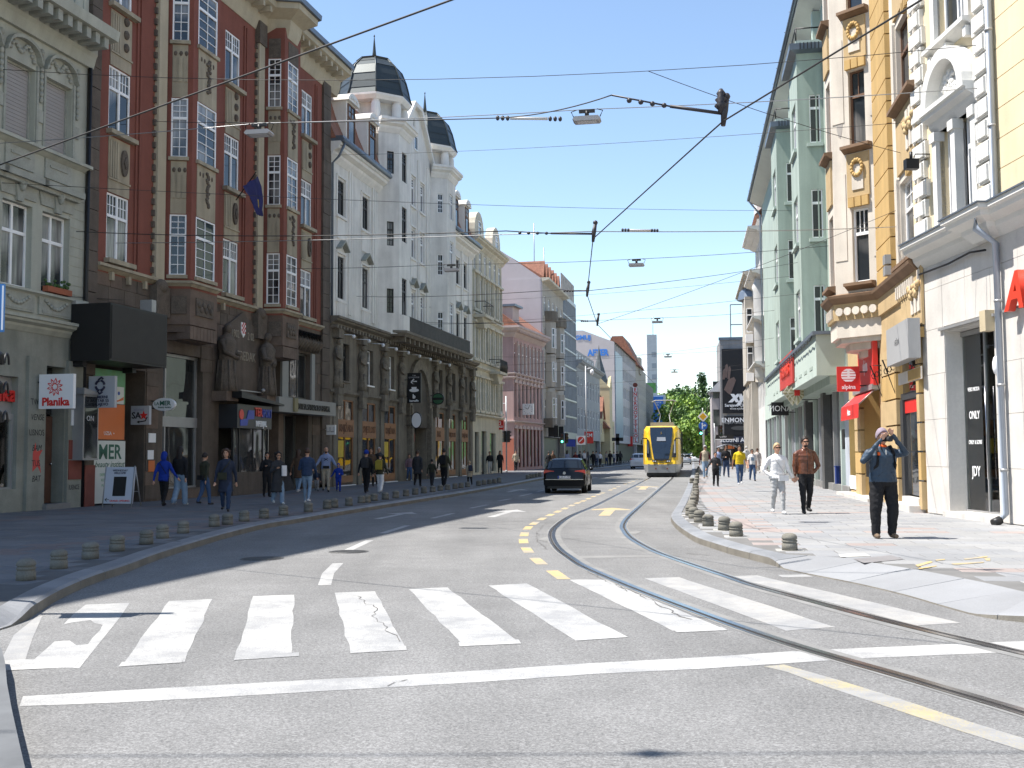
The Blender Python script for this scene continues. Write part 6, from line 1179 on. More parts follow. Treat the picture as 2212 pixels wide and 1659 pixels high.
for k in range(4): sf.put('bare_patch', sf.mb().prism([(sf.len * .82 + .1 * math.cos(x_ * .9 + k) * (1 + .4 * math.sin(3 * x_)), zz[1][0] + .6 + .75 * k + .3 * math.sin(x_ * .9 + k)) for x_ in range(7)], 0, .006), mat('bare_render', (.36, .33, .3), .9, .2))
path = [by[0], by[1], by[2], by[3]]; full = [(0.02, 0)] + path + ([(L, 0)] if L - by[3][0] > .1 else [])
B.put('bay_ledge', MB(1).sweep([(-.1, ZBB - .3), (.12, ZBB - .3), (.26, ZBB - .14), (.28, ZBB - .06), (-.1, ZBB + .04)], full), M_rust); B.put('bay_frieze', MB(1).sweep([(-.3, ZBB - .78), (.08, ZBB - .78), (.1, ZBB - .3), (-.3, ZBB - .3)], full), M_och2)
for k in range(5): sf.put('rosette', sf.mb().disc((sf.len * (.12 + .19 * k), ZBB - .54), .12, .12, .1, .16, 16), M_pale)
for k in range(5): ff.put('rosette', ff.mb().box(ff.len * (.1 + .18 * k), ff.len * (.1 + .18 * k) + .12, .1, .15, ZBB - .7, ZBB - .4), M_pale)
for k in range(9): f.put('frieze_bead', f.mb().box(.35 + .24 * k, .47 + .24 * k, .09, .14, ZBB - .72, ZBB - .4), M_pale)
st = MB(1)
for q_, (z0, z1, e) in enumerate(((ZBB - 1.3, ZBB - .78, 0), (ZBB - 1.45, ZBB - 1.3, -.12), (ZBB - 1.65, ZBB - 1.45, -.4), (ZBB - 1.85, ZBB - 1.65, -.75))):
 e2 = min(p - .1, -e); st.plate([(by[0][0] + e2, 0), (by[1][0] + e2 * .6, p - e2), (by[2][0] - e2 * .6, p - e2), (by[3][0] - e2, 0)], z0, z1)
B.put('bay_corbel', st, M_pale)
# ground floor
op1 = (B.s_at(1996, 1000) + .05, B.s_at(1950, 1000), .45, 4.25, .35); op2 = (B.s_at(1902, 900) + .05, B.s_at(1866, 900), .2, 3.9, .6); op3 = (B.s_at(1856, 1000), B.s_at(1836, 1000), .3, 3.4, .3)
f.wall(0, L, 0, ZB2, [op1, op2, op3], M_och2, 'ground_floor_wall', mr=M_och)
for a_, b_ in ((0.02, op1[0]), (op1[1], pl1 - .05), (op2[1], op3[0]), (op3[1], min(op3[1] + .7, L))):
 if b_ - a_ < .1: continue
 z = .2
 while z < 4.4: f.put('rustic_block', f.mb().box(a_, b_, -.02, .12, z + .025, z + .68), M_och2 if (int(z * 7) % 3) else M_och); z += .7
fw_ = f.mb().box(op1[0], op1[1], -.12, .0, 2.95, 3.12).box(op1[0], op1[0] + .1, -.12, .0, .45, 4.25).box(op1[1] - .35, op1[1], -.12, .03, .45, 2.95); f.put('shop_frame', fw_, mat('frame_charcoal', (.04, .042, .047), .5, .1)); f.put('shop_glass', f.mb().box(op1[0] + .1, op1[1] - .35, -.08, -.06, .5, 2.95), M_shop); f.put('shop_glass', f.mb().box(op1[0] + .1, op1[1], -.08, -.06, 3.12, 4.2), M_shop); f.put('red_header', f.mb().box(op1[0] + .1, op1[1] - .35, -.06, -.03, 2.6, 2.92), M_red)
f.put('shop_step', f.mb().box(op1[0] - .1, op1[1] + .5, -.2, .38, 0, .3), M_marb); f.put('shop_step', f.mb().box(op1[0] + .1, op1[1] - .4, -.2, .12, .3, .46), M_marb)
gb_ = f.put('grey_name_board', f.mb().box(cw[0] - .1, cw[1] + .3, .12, .4, ZB2 - 2.3, ZB2 - 1.35), mat('board_grey', (.33, .33, .33), .6, .06)); f.text('VEŽBA', .2, mat('ink_grey', (.2, .2, .2), .6, 0), (cw[0] + cw[1]) / 2 + .1, ZB2 - 1.8, .405, ext=.003, parent=gb_)
f.put('frieze_lettering', f.mb().box(cw[0] - .1, cw[1] + .3, .1, .13, ZB2 - 2.8, ZB2 - 2.5), M_pale)
for k in range(14): f.put('fret', f.mb().box(cw[0] - .05 + .1 * k, cw[0] + .0 + .1 * k, .13, .15, ZB2 - 2.78, ZB2 - 2.52), M_och)
for t in (pl1 - .2, op1[1] + .1):
 br = f.mb().tube([(t, .1, 4.05), (t, .42, 4.05), (t, .1, 3.1), (t, .1, 4.05)], .025, 5)
 for k in range(3): br.tube([(t, (.16 + .09 * k) + .05 * math.cos(an), 3.85 - .2 * k * 0 - .05 * k + .08 * math.sin(an)) for an in [j * .9 for j in range(8)]], .012, 4)
 f.put('scroll_bracket', br, M_blk)
f.put('door_recess', f.mb().box(op2[0], op2[1], -.6, -.56, .2, 3.9), M_shop); f.put('step', f.mb().box(op2[0] - .2, op3[1] + .2, -.3, .45, 0, .24), M_marb)
rb = f.put('red_name_board', f.mb().box(B.s_at(1902, 815), B.s_at(1868, 815), .06, .2, 3.55, 5.1), M_red); f.text('alpina', .5, M_letw, B.s_at(1884, 815), 4.2, .205, ext=.004, bold=.02, sx=.7, parent=rb)
mass(B, 0.02, L, 0, ZT2, 12, M_pale); B.put('main_cornice', MB(1).sweep(CORN(ZT2 - .3, .9, .9), full), M_pale); f.put('door_plate', f.mb().box(op3[1] + .1, op3[1] + .6, .13, .16, 1.7, 2.4), M_blk); f.put('vent_grille', f.mb().box(op3[0], op3[1], -.05, .02, .35, .8), M_signw)
for k in range(7): f.put('junction_box', f.mb().box(pl0 - .05 + .16 * (k % 2), pl0 + .1 + .16 * (k % 2), .14, .3, ZB2 + .2 + .3 * (k // 2), ZB2 + .45 + .3 * (k // 2)), M_alu) if k < 4 else None
def alpina(s):
 mb = MB(); r = s.w * .31; cz = s.h * .14
 for k in range(5):
  z0 = cz + r - (2 * r) * (k + .08) / 5; z1 = cz + r - (2 * r) * (k + .8) / 5; w0_ = math.sqrt(max(0, r * r - (z0 - cz) ** 2)) + .01; w1_ = math.sqrt(max(0, r * r - (z1 - cz) ** 2)) + .01
  bmp = .18 * r if k in (1, 2, 3) else 0
  mb.prism([(-w1_, z1), (w1_, z1), (w0_, z0), (.25 * r, z0), (0, z0 + bmp), (-.25 * r, z0), (-w0_, z0)], -.012, 0)
 s.shape('mountain_emblem', mb, M_letw); s.text('alpina', s.w * .27, M_letw, 0, -.66, bold=.02)
s = Sign(B, 'ski_shop_sign', 'square red sign with striped round mountain emblem', 1808, 1858, 792, 845, M_red, T=B.s_at(1862, 820, .35)); alpina(s)
aw0, aw1 = op2[0] - .15, op2[1] + .5; zaw = 3.45
aw = empty('red_awning', B.W(aw0, .12, zaw), B.e.rotation_euler.z); tag(aw, 'red shop awning with white letters under the ochre bay', 'awning'); W_ = aw1 - aw0; vl = .5
canv = MB(1); canv.quad((0, 0, 0), (W_, 0, 0), (W_, vl, -.42), (0, vl, -.42)); canv.quad((0, vl, -.42), (W_, vl, -.42), (W_, vl + .02, -.85), (0, vl + .02, -.85)); put('canopy', canv, M_red, aw); put('cassette', MB(1).box(-.05, W_ + .05, -.12, .12, -.02, .14), M_alu, aw)
for x in (.05, W_ - .05): put('arm', MB(1).tube([(x, .05, -.05), (x, vl, -.45)], .025, 5), M_alu, aw)
text('Astra', .26, M_letw, aw, (W_ / 2, vl + .03, -.64), (-1, 0, 0), ext=.003, bold=.02)
# ---- green building with projecting bays
M_grn = mat('sage_green_stucco', (.36, .43, .375), .88, .12, .5, .05, 40, .08, streak=.2); M_grn2 = mat('sage_trim', (.43, .5, .45), .85, .08, 1, .04, 40, .05)
B = Bld('green_building', 'sage green building with square projecting bays and a long shop canopy', 'building', OB.W(L + .05), 9.4, 'R'); f = B.main; GB = B
pb_ = 1.0; T1 = B.s_at(1729, 500, pb_); ztop1 = perp(B, T1, 1760, 112)[1]; e1 = B.s_at(1712, 500, pb_); T2 = B.s_at(1681, 500, pb_); e2 = B.s_at(1669, 500, pb_); LG = max(e2 + 1.5, B.s_at(1655, 900)); ZE = f.px(1719, 0, .9)[1] - .4
Z0G = 5.6
zl = [perp(B, T1, 1757, v)[1] for v in (514, 407, 307, 203)]; per = ((zl[2] - zl[0]) + (zl[3] - zl[1])) / 2
whz = zl[3] - zl[2]; base = zl[0]; rowsG = [(base - per + .0, base - per + whz), (base, base + whz), (base + per, base + per + whz), (base + 2 * per, base + 2 * per + whz), (base + 3 * per, base + 3 * per + whz)]
rowsG = [r_ for r_ in rowsG if r_[0] > Z0G + .2 and r_[1] < ztop1 - .4]
f.wall(-.05, LG, Z0G, ZE, [], M_grn)
for T_, e_ in ((T1, e1), (T2, e2)):
 e_ = max(e_, T_ + 2.2); sf, ff, rf = B.face((T_, 0), (T_, pb_)), B.face((T_, pb_), (e_, pb_)), B.face((e_, pb_), (e_, 0))
 sw = (pb_ * .12, pb_ * .55)
 sf.wall(0, pb_, Z0G, ztop1, [(sw[0], sw[1], z0, z1, .12) for z0, z1 in rowsG], M_grn, 'bay_wall'); ff.wall(0, ff.len, Z0G, ztop1, [(ff.len * .25, ff.len * .75, z0, z1, .2) for z0, z1 in rowsG], M_grn, 'bay_wall'); rf.wall(0, pb_, Z0G, ztop1, [], M_grn, 'bay_wall')
 for z0, z1 in rowsG:
  sf.window(sw[0], sw[1], z0, z1, 'top', gm=M_glassR, o=-.08, fw=.05); ff.window(ff.len * .25, ff.len * .75, z0, z1, 'cross:2,1,1', gm=M_glassR, o=-.12); sf.put('sill', sf.mb().box(sw[0] - .08, sw[1] + .12, -.05, .1, z0 - .16, z0 - .03), M_grn2); ff.put('sill', ff.mb().box(ff.len * .2, ff.len * .8, -.05, .12, z0 - .16, z0 - .03), M_grn2)
 pth = [(T_, 0), (T_, pb_), (e_, pb_), (e_, 0)]
 B.put('bay_parapet', MB(1).plate([(T_ - .02, 0), (T_ - .02, pb_ + .02), (e_ + .02, pb_ + .02), (e_ + .02, 0)], ztop1, ztop1 + .5), M_grn2); B.put('bay_eave', MB(1).sweep([(-.05, ztop1 - .05), (.28, ztop1 + .05), (.28, ztop1 + .3), (-.05, ztop1 + .32)], pth), M_zinc)
 for k in range(7): sf.put('eave_seam', sf.mb().box(pb_ * k / 7, pb_ * k / 7 + .03, .28, .31, ztop1 + .04, ztop1 + .31), M_blk)
 B.put('terrace_rail', MB(1).tube([(T_, .1, ztop1 + 1.0), (T_, pb_, ztop1 + 1.0), (e_, pb_, ztop1 + 1.0)], .03, 5).tube([(T_, pb_, ztop1 + .5), (T_, pb_, ztop1 + 1.0)], .03, 5), M_blk)
 f.put('loggia_pier', f.mb().box(T_ + .4, T_ + .8, 0, .3, ztop1 + .5, ZE - .2), M_grn2)
 f.window(T_ + 1.0, min(T_ + 2.2, e_), ztop1 + .7, ztop1 + 2.5, 'cross:2,1,1', gm=M_glassR, o=.05)
B.put('soffit', MB(1).sweep([(-.2, ZE - .3), (.85, ZE + .2), (.85, ZE + .4), (-.2, ZE + .4)], [(-.2, 0), (LG + .2, 0)]), mat('soffit_pale', (.6, .6, .56), .85, .08)); gutter(B, -.3, LG + .3, .93, ZE + .4, .1)
for k in range(18): B.put('gutter_hook', MB(1).tube([(k * LG / 18, .8, ZE + .5), (k * LG / 18, 1.05, ZE + .5)], .02, 4), M_zinc)
B.put('downpipe', MB(1).tube([(LG, .93, ZE + .3), (LG, .3, ZE - .5), (LG, .12, ZE - .8), (LG, .12, 8)], .07, 6), M_pipe); B.put('roof', MB(1).sweep([(.85, ZE + .45), (-5, ZE + 3.5), (-12, ZE + .5)], [(0, 0), (LG, 0)]), M_tile); mass(B, .02, LG, 0, ZE, 12, M_grn)
# canopy and shops
PC = 1.05; TC0 = B.s_at(1763, 760, PC); TC1 = B.s_at(1656, 830, PC); zc0, zc1 = f.px(1763, 812, PC)[1], f.px(1763, 722, PC)[1]
can = B.put('canopy', MB(1).prism([(TC0, zc0), (TC1, zc0), (TC1, zc1), (TC0, zc1)], .05, PC), M_grn2); B.put('canopy_roof', MB(1).box(TC0 - .1, TC1 + .1, .05, PC + .12, zc1, zc1 + .12), M_zinc); B.put('canopy_haunch', MB(1).prism([(TC0 + .1, zc0 - .3), (TC1, zc0 - .3), (TC1, zc0), (TC0 + .1, zc0)], .05, .6), M_grn)
for k in range(10): B.put('canopy_slot', MB(1).box(TC0 + 1.2 + k * 1.9, TC0 + 2.1 + k * 1.9, PC, PC + .015, zc0 + .3, zc0 + .42), M_grn) if TC0 + 2.1 + k * 1.9 < TC1 else None
gl = MB(1).tube([(TC0 + k * .35, PC + .14 + .02 * (k % 2), zc1 - .05 - .14 * abs(math.sin(k * 1.1))) for k in range(int((TC1 - TC0) / .35))], .025, 5); B.put('light_garland', gl, M_blk)
rs0 = B.s_at(1714, 790, PC + .05); rs1 = B.s_at(1686, 790, PC + .05); rsg = B.put('red_letter_sign', MB(1).box(rs0, rs1, PC + .02, PC + .1, zc0 + .25, zc1 + .2), mat('sign_backing', (.5, .05, .04), .5), label='red letter sign on the canopy front'); f.text('STRADIVARIUS', .62, M_redl, (rs0 + rs1) / 2, (zc0 + zc1) / 2 + .2, PC + .11, ext=.05, bold=.02, sx=.9, parent=rsg)
f.put('shop_back', f.mb().box(-1, LG, -.6, -.5, 0, Z0G), M_grn)
f.put('shop_lintel', f.mb().box(-.05, LG, -.1, .06, 3.9, Z0G), M_grn2); g_pts = [-.05, 2.6, 4.6, 6.2, 9.2, 11.2, LG]
M_gran = mat('dark_granite', (.08, .08, .08), .4, .2, 3, .15, 40)
k_ = 0; t = .1
while t < LG - .5:
 f.put('shop_glass', f.mb().box(t, t + 1.75, -.12, -.1, .4, 3.9), M_shop if k_ % 3 else mat('shop_poster_pale', (.5, .53, .6), .3, .15, 1)); f.put('shop_mullion', f.mb().box(t + 1.75, t + 1.95, -.15, .04, .14, 3.9), M_alu if k_ % 2 else M_grn2); f.put('shop_plinth', f.mb().box(t, t + 1.75, -.1, .05, .1, .4), M_conc)
 if k_ in (2, 5): f.put('granite_pier', f.mb().box(t + 1.7, t + 2.5, -.1, .18, .14, 4.0), M_gran); t += .6
 t += 1.95; k_ += 1
f.text('NYX', .6, M_ink, 1.2, 4.05, .07, ext=.04, bold=.02, name='wall_lettering')
for dx, nm in ((0, 'near'), (10, 'far')):
 s = Sign(B, 'diamond_sign', 'diamond-shaped sunburst sign with a red square, ' + ('in front' if dx == 0 else 'partly hidden behind its twin'), 1700 - dx, 1744 - dx, 820, 876, mat('sunburst_cream', (.6, .56, .42), .5, .05), T=B.s_at(1744, 848, .45) + dx * .12, shape='diamond', bracket=True, group='diamond signs')
 mb = MB()
 for k in range(24):
  if k % 2: continue
  a_ = 2 * math.pi * k / 24; b_ = 2 * math.pi * (k + 1) / 24
  def edge(an): c_, s_ = math.cos(an), math.sin(an); r_ = 1 / (abs(c_) / (s.w / 2 * .92) + abs(s_) / (s.h / 2 * .92)); return (r_ * c_, r_ * s_)
  mb.prism([(0, 0), edge(a_), edge(b_)], -.008, 0)
 s.shape('sun_rays', mb, mat('sunburst_olive', (.3, .28, .15), .5, 0)); s.shape('red_square', MB().box(-.14 * s.w, .14 * s.w, -.016, -.008, -.12 * s.h, .12 * s.h), M_red); s.text('S', s.h * .2, M_letw, 0, 0, bold=.02)
s = Sign(B, 'black_shop_sign', 'black box sign with white letters below the diamond signs', 1666, 1704, 869, 897, M_blk, T=B.s_at(1706, 880, .3)); s.text('MONA', s.h * .62, M_letw, 0, 0, sx=.9)
# ---- stone building at the far end of the sunny side, with an older ornate house in front of it
M_wst = mat('warm_grey_stone', (.47, .43, .37), .88, .14, .8, .06, 30, .1, streak=.2)
def rrow(name, label, t0, t1, z, m, rows, nc, ww=.5, fm=None, o=0, style='cross:1,1,1'):
 P = GB.W(t0, -o); B = Bld(name, label, 'building', P, 9.4, 'R'); f = B.main; L = t1 - t0; st = L / nc; cs = [(st * (k + .5) - st * ww / 2, st * (k + .5) + st * ww / 2) for k in range(nc)]
 f.wall(0, L, 0, z, [(a_, b_, z0, z1, .2) for a_, b_ in cs for z0, z1 in rows], m)
 for a_, b_ in cs:
  for z0, z1 in rows: f.window(a_, b_, z0, z1, style, fm=fm or M_fw, gm=M_glassR, o=-.12)
 B.put('rear_wall', MB(1).box(0, L, -12, -.72, 0, z), m); return B, f, L, cs
s_1 = LG + .1; s_2 = GB.s_at(1640, 950); s_3 = GB.s_at(1618, 950)
B, f, L, cs = rrow('ornate_house', 'ornate white house with oriel and tiled roof behind the green bays', s_1, s_2, 18.8, mat('white_ornate', (.58, .57, .55), .85, .12, 1.2, streak=.1), [(5, 7.2), (8.4, 10.6), (11.8, 14), (15.2, 17.2)], 5, .5, M_fw); mo_ = MATS['white_ornate']
for z in (7.7, 11, 14.4, 17.6): B.put('cornice', MB(1).sweep(CORN(z, .5, .5 + .03 * z), [(0, 0), (L, 0)]), mo_)
B.put('oriel', MB(1).lathe([(.5, 6.8), (.8, 7.2), (.8, 13.6), (.9, 13.9), (.6, 14.6), (.2, 15)], (2.2, -.2), 14), mo_); B.put('gable', MB(1).prism([(1, 18.8), (5, 18.8), (4.6, 20.5), (3, 22.4), (1.4, 20.5)], -.6, .25), mo_); B.put('roof', MB(1).sweep([(.5, 18.9), (-4, 23), (-12, 18.9)], [(0, 0), (L, 0)]), M_tile)
B, f, L, cs = rrow('stone_arcade_building', 'warm grey stone building with ground floor pilasters', s_2 + .05, s_3, 15.6, M_wst, [(4.9, 7.2), (8.4, 10.8), (12, 14.2)], 5, .4, M_fd)
for k in range(7): f.put('pilaster', f.mb().box(k * L / 7, k * L / 7 + .9, 0, .5, .1, 7.2), M_wst)
B.put('cornice', MB(1).sweep(CORN(15.2, .9, 1.0), [(-.2, 0), (L, 0)]), M_wst); B.put('corner_bay', MB(1).box(L * .25, L * .6, 0, .7, 7.4, 14.6), M_wst); B.put('bay_corbel', MB(1).prism([(L * .25, 7.4), (L * .6, 7.4), (L * .5, 6.2), (L * .35, 6.2)], 0, .5), M_wst); B.put('bay_roof', MB(1).lathe([(1.6, 14.6), (1.4, 15.3), (.6, 16.2), (.1, 17.4)], (L * .42, -.4), 8, sm=False), M_zinc)
fs = B.face((L * .25, 0), (L * .25, .7))
for z in (8.4, 11.6): fs.window(.1, .6, z, z + 2, 'top', gm=M_glassR, o=.03); put('air_conditioner', MB(1).box(L * .22, L * .25, .1, .7, z - .9, z - .2), M_signw, B.e)
# ---- billboard building across the far side street
yb = 112.0; x0 = at(1559, 981, yb).x; x1 = x0 + 14
bb = empty('billboard_building', (x0, yb, 0), -R(8.5)); tag(bb, 'grey corner building carrying a tall black advertising banner', 'building')
zt_ = at(1560, 735, yb).z; put('wall', MB().box(0, 14, 0, 8, 0, zt_), mat('grey_concrete', (.33, .32, .31), .85, .2, .6, streak=.2), bb); put('parapet', MB().box(-.1, 14, -.1, .3, zt_, zt_ + .3), M_zinc, bb)
def zz_(v): return at(1580, v, yb).z
xx = lambda u: at(u, 981, yb).x - x0
bn = put('banner', MB().box(xx(1563), xx(1640), -.18, -.06, zz_(893), zz_(754)), mat('banner_black', (.014, .014, .016), .5, .1), bb); M_skin0 = mat('printed_hand', (.16, .11, .095), .6, .15, 3)
hd = MB()
for k, (u, v, l) in enumerate(((1571, 790, 26), (1577, 795, 24), (1566, 800, 20))): hd.prism([(xx(u - 3), zz_(v + l)), (xx(u + 2), zz_(v + l)), (xx(u + 5), zz_(v + 3)), (xx(u + 3), zz_(v - 4)), (xx(u - 1), zz_(v))], -.2, -.185)
put('hand_print', hd, M_skin0, bb); hd = MB().prism([(xx(1566), zz_(842)), (xx(1576), zz_(820)), (xx(1588), zz_(815)), (xx(1592), zz_(822)), (xx(1582), zz_(848)), (xx(1578), zz_(853))], -.2, -.185); put('hand_print', hd, M_skin0, bb)
text('xyz', 1.55, M_letw, bb, (xx(1601), -.2, zz_(858)), (1, 0, 0), bold=.06, shear=.25); text('Sarajevo City Center', .42, M_letw, bb, (xx(1604), -.2, zz_(876)), (1, 0, 0), bold=.02); text('www.xyzfashion.ba', .3, M_letw, bb, (xx(1602), -.2, zz_(883)), (1, 0, 0))
put('lower_banner', MB().box(xx(1565), xx(1640), -.18, -.06, zz_(942), zz_(899)), MATS['banner_black'], bb); text('ENMON', .65, M_letw, bb, (xx(1584), -.2, zz_(908)), (1, 0, 0), bold=.02); text('PROJECT • SPACE', .25, M_dimw, bb, (xx(1584), -.2, zz_(914)), (1, 0, 0)); put('print_shape', MB().disc((xx(1598), zz_(925)), .9, .22, -.2, -.185, 16), mat('print_grey', (.08, .08, .08), .5, 0), bb)
put('shop_fascia', MB().box(xx(1559), xx(1640), -.5, 0, zz_(958), zz_(943)), mat('fascia_navy', (.02, .025, .05), .5, .05), bb); text('SLUŠNI APARATI', .62, M_letw, bb, (xx(1602), -.53, zz_(951)), (1, 0, 0), bold=.02)
put('shop_glass', MB().box(.2, 13, -.1, .02, .3, zz_(960)), M_shop, bb); put('shop_poster', MB().box(xx(1572), xx(1586), -.14, -.1, zz_(980), zz_(962)), M_orange, bb); put('shop_poster', MB().box(xx(1572), xx(1590), -.14, -.1, .9, zz_(984)), mat('poster_teal', (.03, .2, .13), .5), bb)
put('left_wing', MB().box(-.9, 0, 1, 6, 0, zz_(845)), mat('wing_pale', (.42, .38, .38), .85, .1), bb)
for z in (4.4, 7.4): put('wing_window', MB().box(-.75, -.12, .95, 1.0, z, z + 1.8), M_glassR, bb)
put('wing_roof', MB().prism([(-1.2, zz_(845)), (0, zz_(845)), (0, zz_(820))], .6, 6), mat('roof_white', (.6, .6, .6), .6), bb)
fr = MB(); zr_ = zt_ + .3
for a_, b_ in (((1.4, zr_), (1.4, zr_ + 4)), ((7, zr_), (7, zr_ + 4)), ((1.4, zr_ + 4), (7, zr_ + 4)), ((2.9, zr_ + 1), (2.9, zr_ + 4.8)), ((5.2, zr_ + 1), (5.2, zr_ + 4.8)), ((2.9, zr_ + 4.8), (5.2, zr_ + 4.8)), ((2.9, zr_ + 1), (5.2, zr_ + 1)), ((1.4, zr_ + 1.8), (7, zr_ + 1.8))): fr.tube([(a_[0], 4, a_[1]), (b_[0], 4, b_[1])], .05, 4)
put('roof_frame', fr, M_blk, bb)
# ================================================================== street furniture
M_boll = mat('bollard_concrete', (.165, .156, .132), .9, .25, 3, .18, 60, .3, rnd=.08); M_pole = mat('pole_grey', (.36, .37, .38), .5, .1, 2, metal=.3); M_lamp = mat('lamp_grey', (.27, .27, .28), .5, .05)
bm_ = MB().lathe([(.02, 0), (.115, 0), (.115, .105), (.102, .112), (.102, .122), (.115, .13), (.115, .148), (.102, .155), (.102, .165), (.115, .172), (.114, .19), (.106, .215), (.088, .235), (.055, .25), (.01, .255)], (0, 0), 20).mesh('bollard'); bm_.materials.append(M_boll)
pad = MB().box(-.2, .2, -.17, .17, -.02, .006).mesh('base_slab'); pad.materials.append(mat('pad_pale', (.34, .33, .31), .8, .1))
LB = [(56, 1253), (127, 1228), (195, 1207), (252.5, 1190), (316, 1175), (351, 1163), (395.5, 1152), (462.6, 1137), (491, 1133.5), (527, 1126), (570, 1119.5), (612, 1113), (666, 1106), (706, 1099), (721.6, 1096.5), (753.6, 1092), (780.6, 1087), (793, 1085.5), (807.6, 1082), (832, 1079), (855, 1075.7), (877, 1072), (896.7, 1068.4), (915.7, 1065.5), (934.5, 1062.5), (951, 1060), (966.4, 1058), (983, 1056), (996, 1054.3), (1009.7, 1052.3), (1033.7, 1049.4), (1045.4, 1047.3), (1057, 1045.9), (1067.4, 1044.4), (1078, 1042.6)]
LB2 = [(1139.5, 1034), (1145.6, 1033), (1151.7, 1031.9), (1158.5, 1030.6), (1166, 1029)]
LB3 = [(1272 + 6 * k, 1011.5 - .6 * k) for k in range(6)]; LB4 = [(1314 + 5.5 * k, 1005.5 - .9 * k) for k in range(9)]
RB0 = [(1706, 1189), (1590.4, 1159), (1564, 1146), (1529.8, 1137), (1511, 1129), (1498.6, 1120.7), (1491, 1114), (1493, 1107), (1495.5, 1100), (1499, 1090), (1501, 1083), (1502, 1076), (1503, 1069), (1503.5, 1062), (1503, 1055), (1502.5, 1050), (1494.5, 1043.5), (1505.4, 1043), (1506, 1036), (1506.5, 1030), (1507, 1024), (1508, 1018), (1509, 1013)]
def bollards(lst, fmt, group, start=1):
 for k, (u, v) in enumerate(lst):
  P = ground(u, v, PZ); e = put('bollard', bm_, None, None, loc=(P.x, P.y, PZ), rot=(random.gauss(0, .02), random.gauss(0, .02), random.random() * 6)); e.scale = (random.uniform(.96, 1.04),) * 2 + (random.uniform(.94, 1.06),); tag(e, fmt % ordn(k + start), 'bollard', group)
  put('base_slab', pad, None, e, loc=(0, 0, 0), rot=-e.rotation_euler.z - R(9)) if v > 1110 and u > 1400 else None
bollards(LB, 'domed concrete bollard, %s from the zebra crossing along the shaded kerb', 'bollards along the shaded kerb')
bollards(LB2, 'domed concrete bollard, %s of the short row before the black car', 'bollards along the shaded kerb'); bollards(LB3, 'low bollard, %s of the far row behind the black car', 'bollards along the shaded kerb'); bollards(LB4, 'low bollard, %s of the farthest row on the shaded kerb', 'bollards along the shaded kerb')
bollards(RB0, 'domed concrete bollard, %s from the crossing along the sunny kerb', 'bollards along the sunny kerb')
# ---- overhead wires, contact line and hanging lamps
M_wire = mat('wire_dark', (.045, .043, .042), .55, 0, metal=.4); M_wire2 = mat('wire_bright', (.3, .3, .3), .4, 0, metal=.6); M_ins = mat('insulator_dark', (.03, .026, .03), .5, .1); M_rod = mat('insulator_rod', (.5, .48, .46), .5, 0)
def atz(u, v, z): d = ray(u, v); return EYE + d * ((z - CAMZ) / d.z)
def onf(B, u, v, o=.06): t, z = B.main.px(u, v, o); return B.W(t, o, z)
def wire(name, label, pts, r=.012, m=None, sag=.0, cat='wire', group='overhead wires'):
 out = []
 for a, b in zip(pts, pts[1:]):
  n = 10
  for k in range(n): t = k / n; out.append(a.lerp(b, t) - Vector((0, 0, sag * 4 * t * (1 - t))))
 out.append(pts[-1]); o = put(name, MB().tube(out, r * (.72 if r > .009 and cat == 'wire' else 1), 5, sm=True), m or M_wire); return tag(o, label, cat, group)
lampz = 8.75
def lamp(u, v, label, d=None):
 P = atz(u, v + 6, lampz) if d is None else at(u, v, d)
 e = empty('hanging_lamp', P); tag(e, label, 'street lamp', 'lamps hung over the road'); e.rotation_euler = (0, 0, R(-10))
 hd = MB(); hd.prism([(-.3, .0), (-.26, -.04), (.26, -.04), (.3, 0), (.25, .06), (-.25, .06)], -.15, .15); put('lamp_head', hd, M_lamp, e); put('lens', MB().box(-.2, .2, -.1, .1, -.05, -.04), M_dimw, e)
 put('hanger', MB().box(-.17, .17, -.04, .04, .17, .23).tube([(0, 0, .07), (0, 0, .2)], .05, 6).tube([(-.28, 0, .07), (-.34, 0, .2), (-.22, 0, .24)], .012, 4).tube([(.28, 0, .07), (.34, 0, .2), (.22, 0, .24)], .012, 4), M_blk, e)
 return P + Vector((0, 0, .24))
def hook(B, P, up=.5):
 """fixing point on a facade level with P"""
 iv = B.M.inverted(); q = iv @ P; return B.W(q.x, .06, P.z + up)
l1, l2 = lamp(560, 283, 'flat grey lamp hung in front of the red building'), lamp(1268, 254, 'flat grey lamp hung highest over the middle of the road')
wire('lamp_wire', 'bright span wire carrying the two nearest hanging lamps', [hook(HB, l1, .1), l1, l2, onf(YB, 2120, 190)], .014, M_wire2, .04)
l3, l4 = lamp(975, 578, 'hanging lamp in front of the white domed building'), lamp(1375, 567, 'hanging lamp over the road beside the bent contact wire')
wire('lamp_wire', 'span wire of the second pair of hanging lamps', [hook(WB, l3, .15), l3, l4, hook(GB, l4, .25)], .013, M_wire, .05)
l5 = lamp(1420, 690, 'third hanging lamp along the middle of the road'); wire('lamp_wire', 'span wire of the third hanging lamp', [hook(WB, l5, .1), l5, hook(GB, l5, .3)], .013, M_wire, .08)
l6 = lamp(1443, 765, 'fourth hanging lamp along the middle of the road'); wire('lamp_wire', 'span wire of the fourth hanging lamp', [hook(CB, l6, .1), l6, hook(GB, l6, .4)], .013, M_wire, .1)
l7 = lamp(1457, 798, 'fifth hanging lamp above the tram'); wire('lamp_wire', 'span wire of the fifth hanging lamp', [l7 + Vector((-21, 2, .1)), l7, hook(GB, l7, .4)], .013, M_wire, .1)
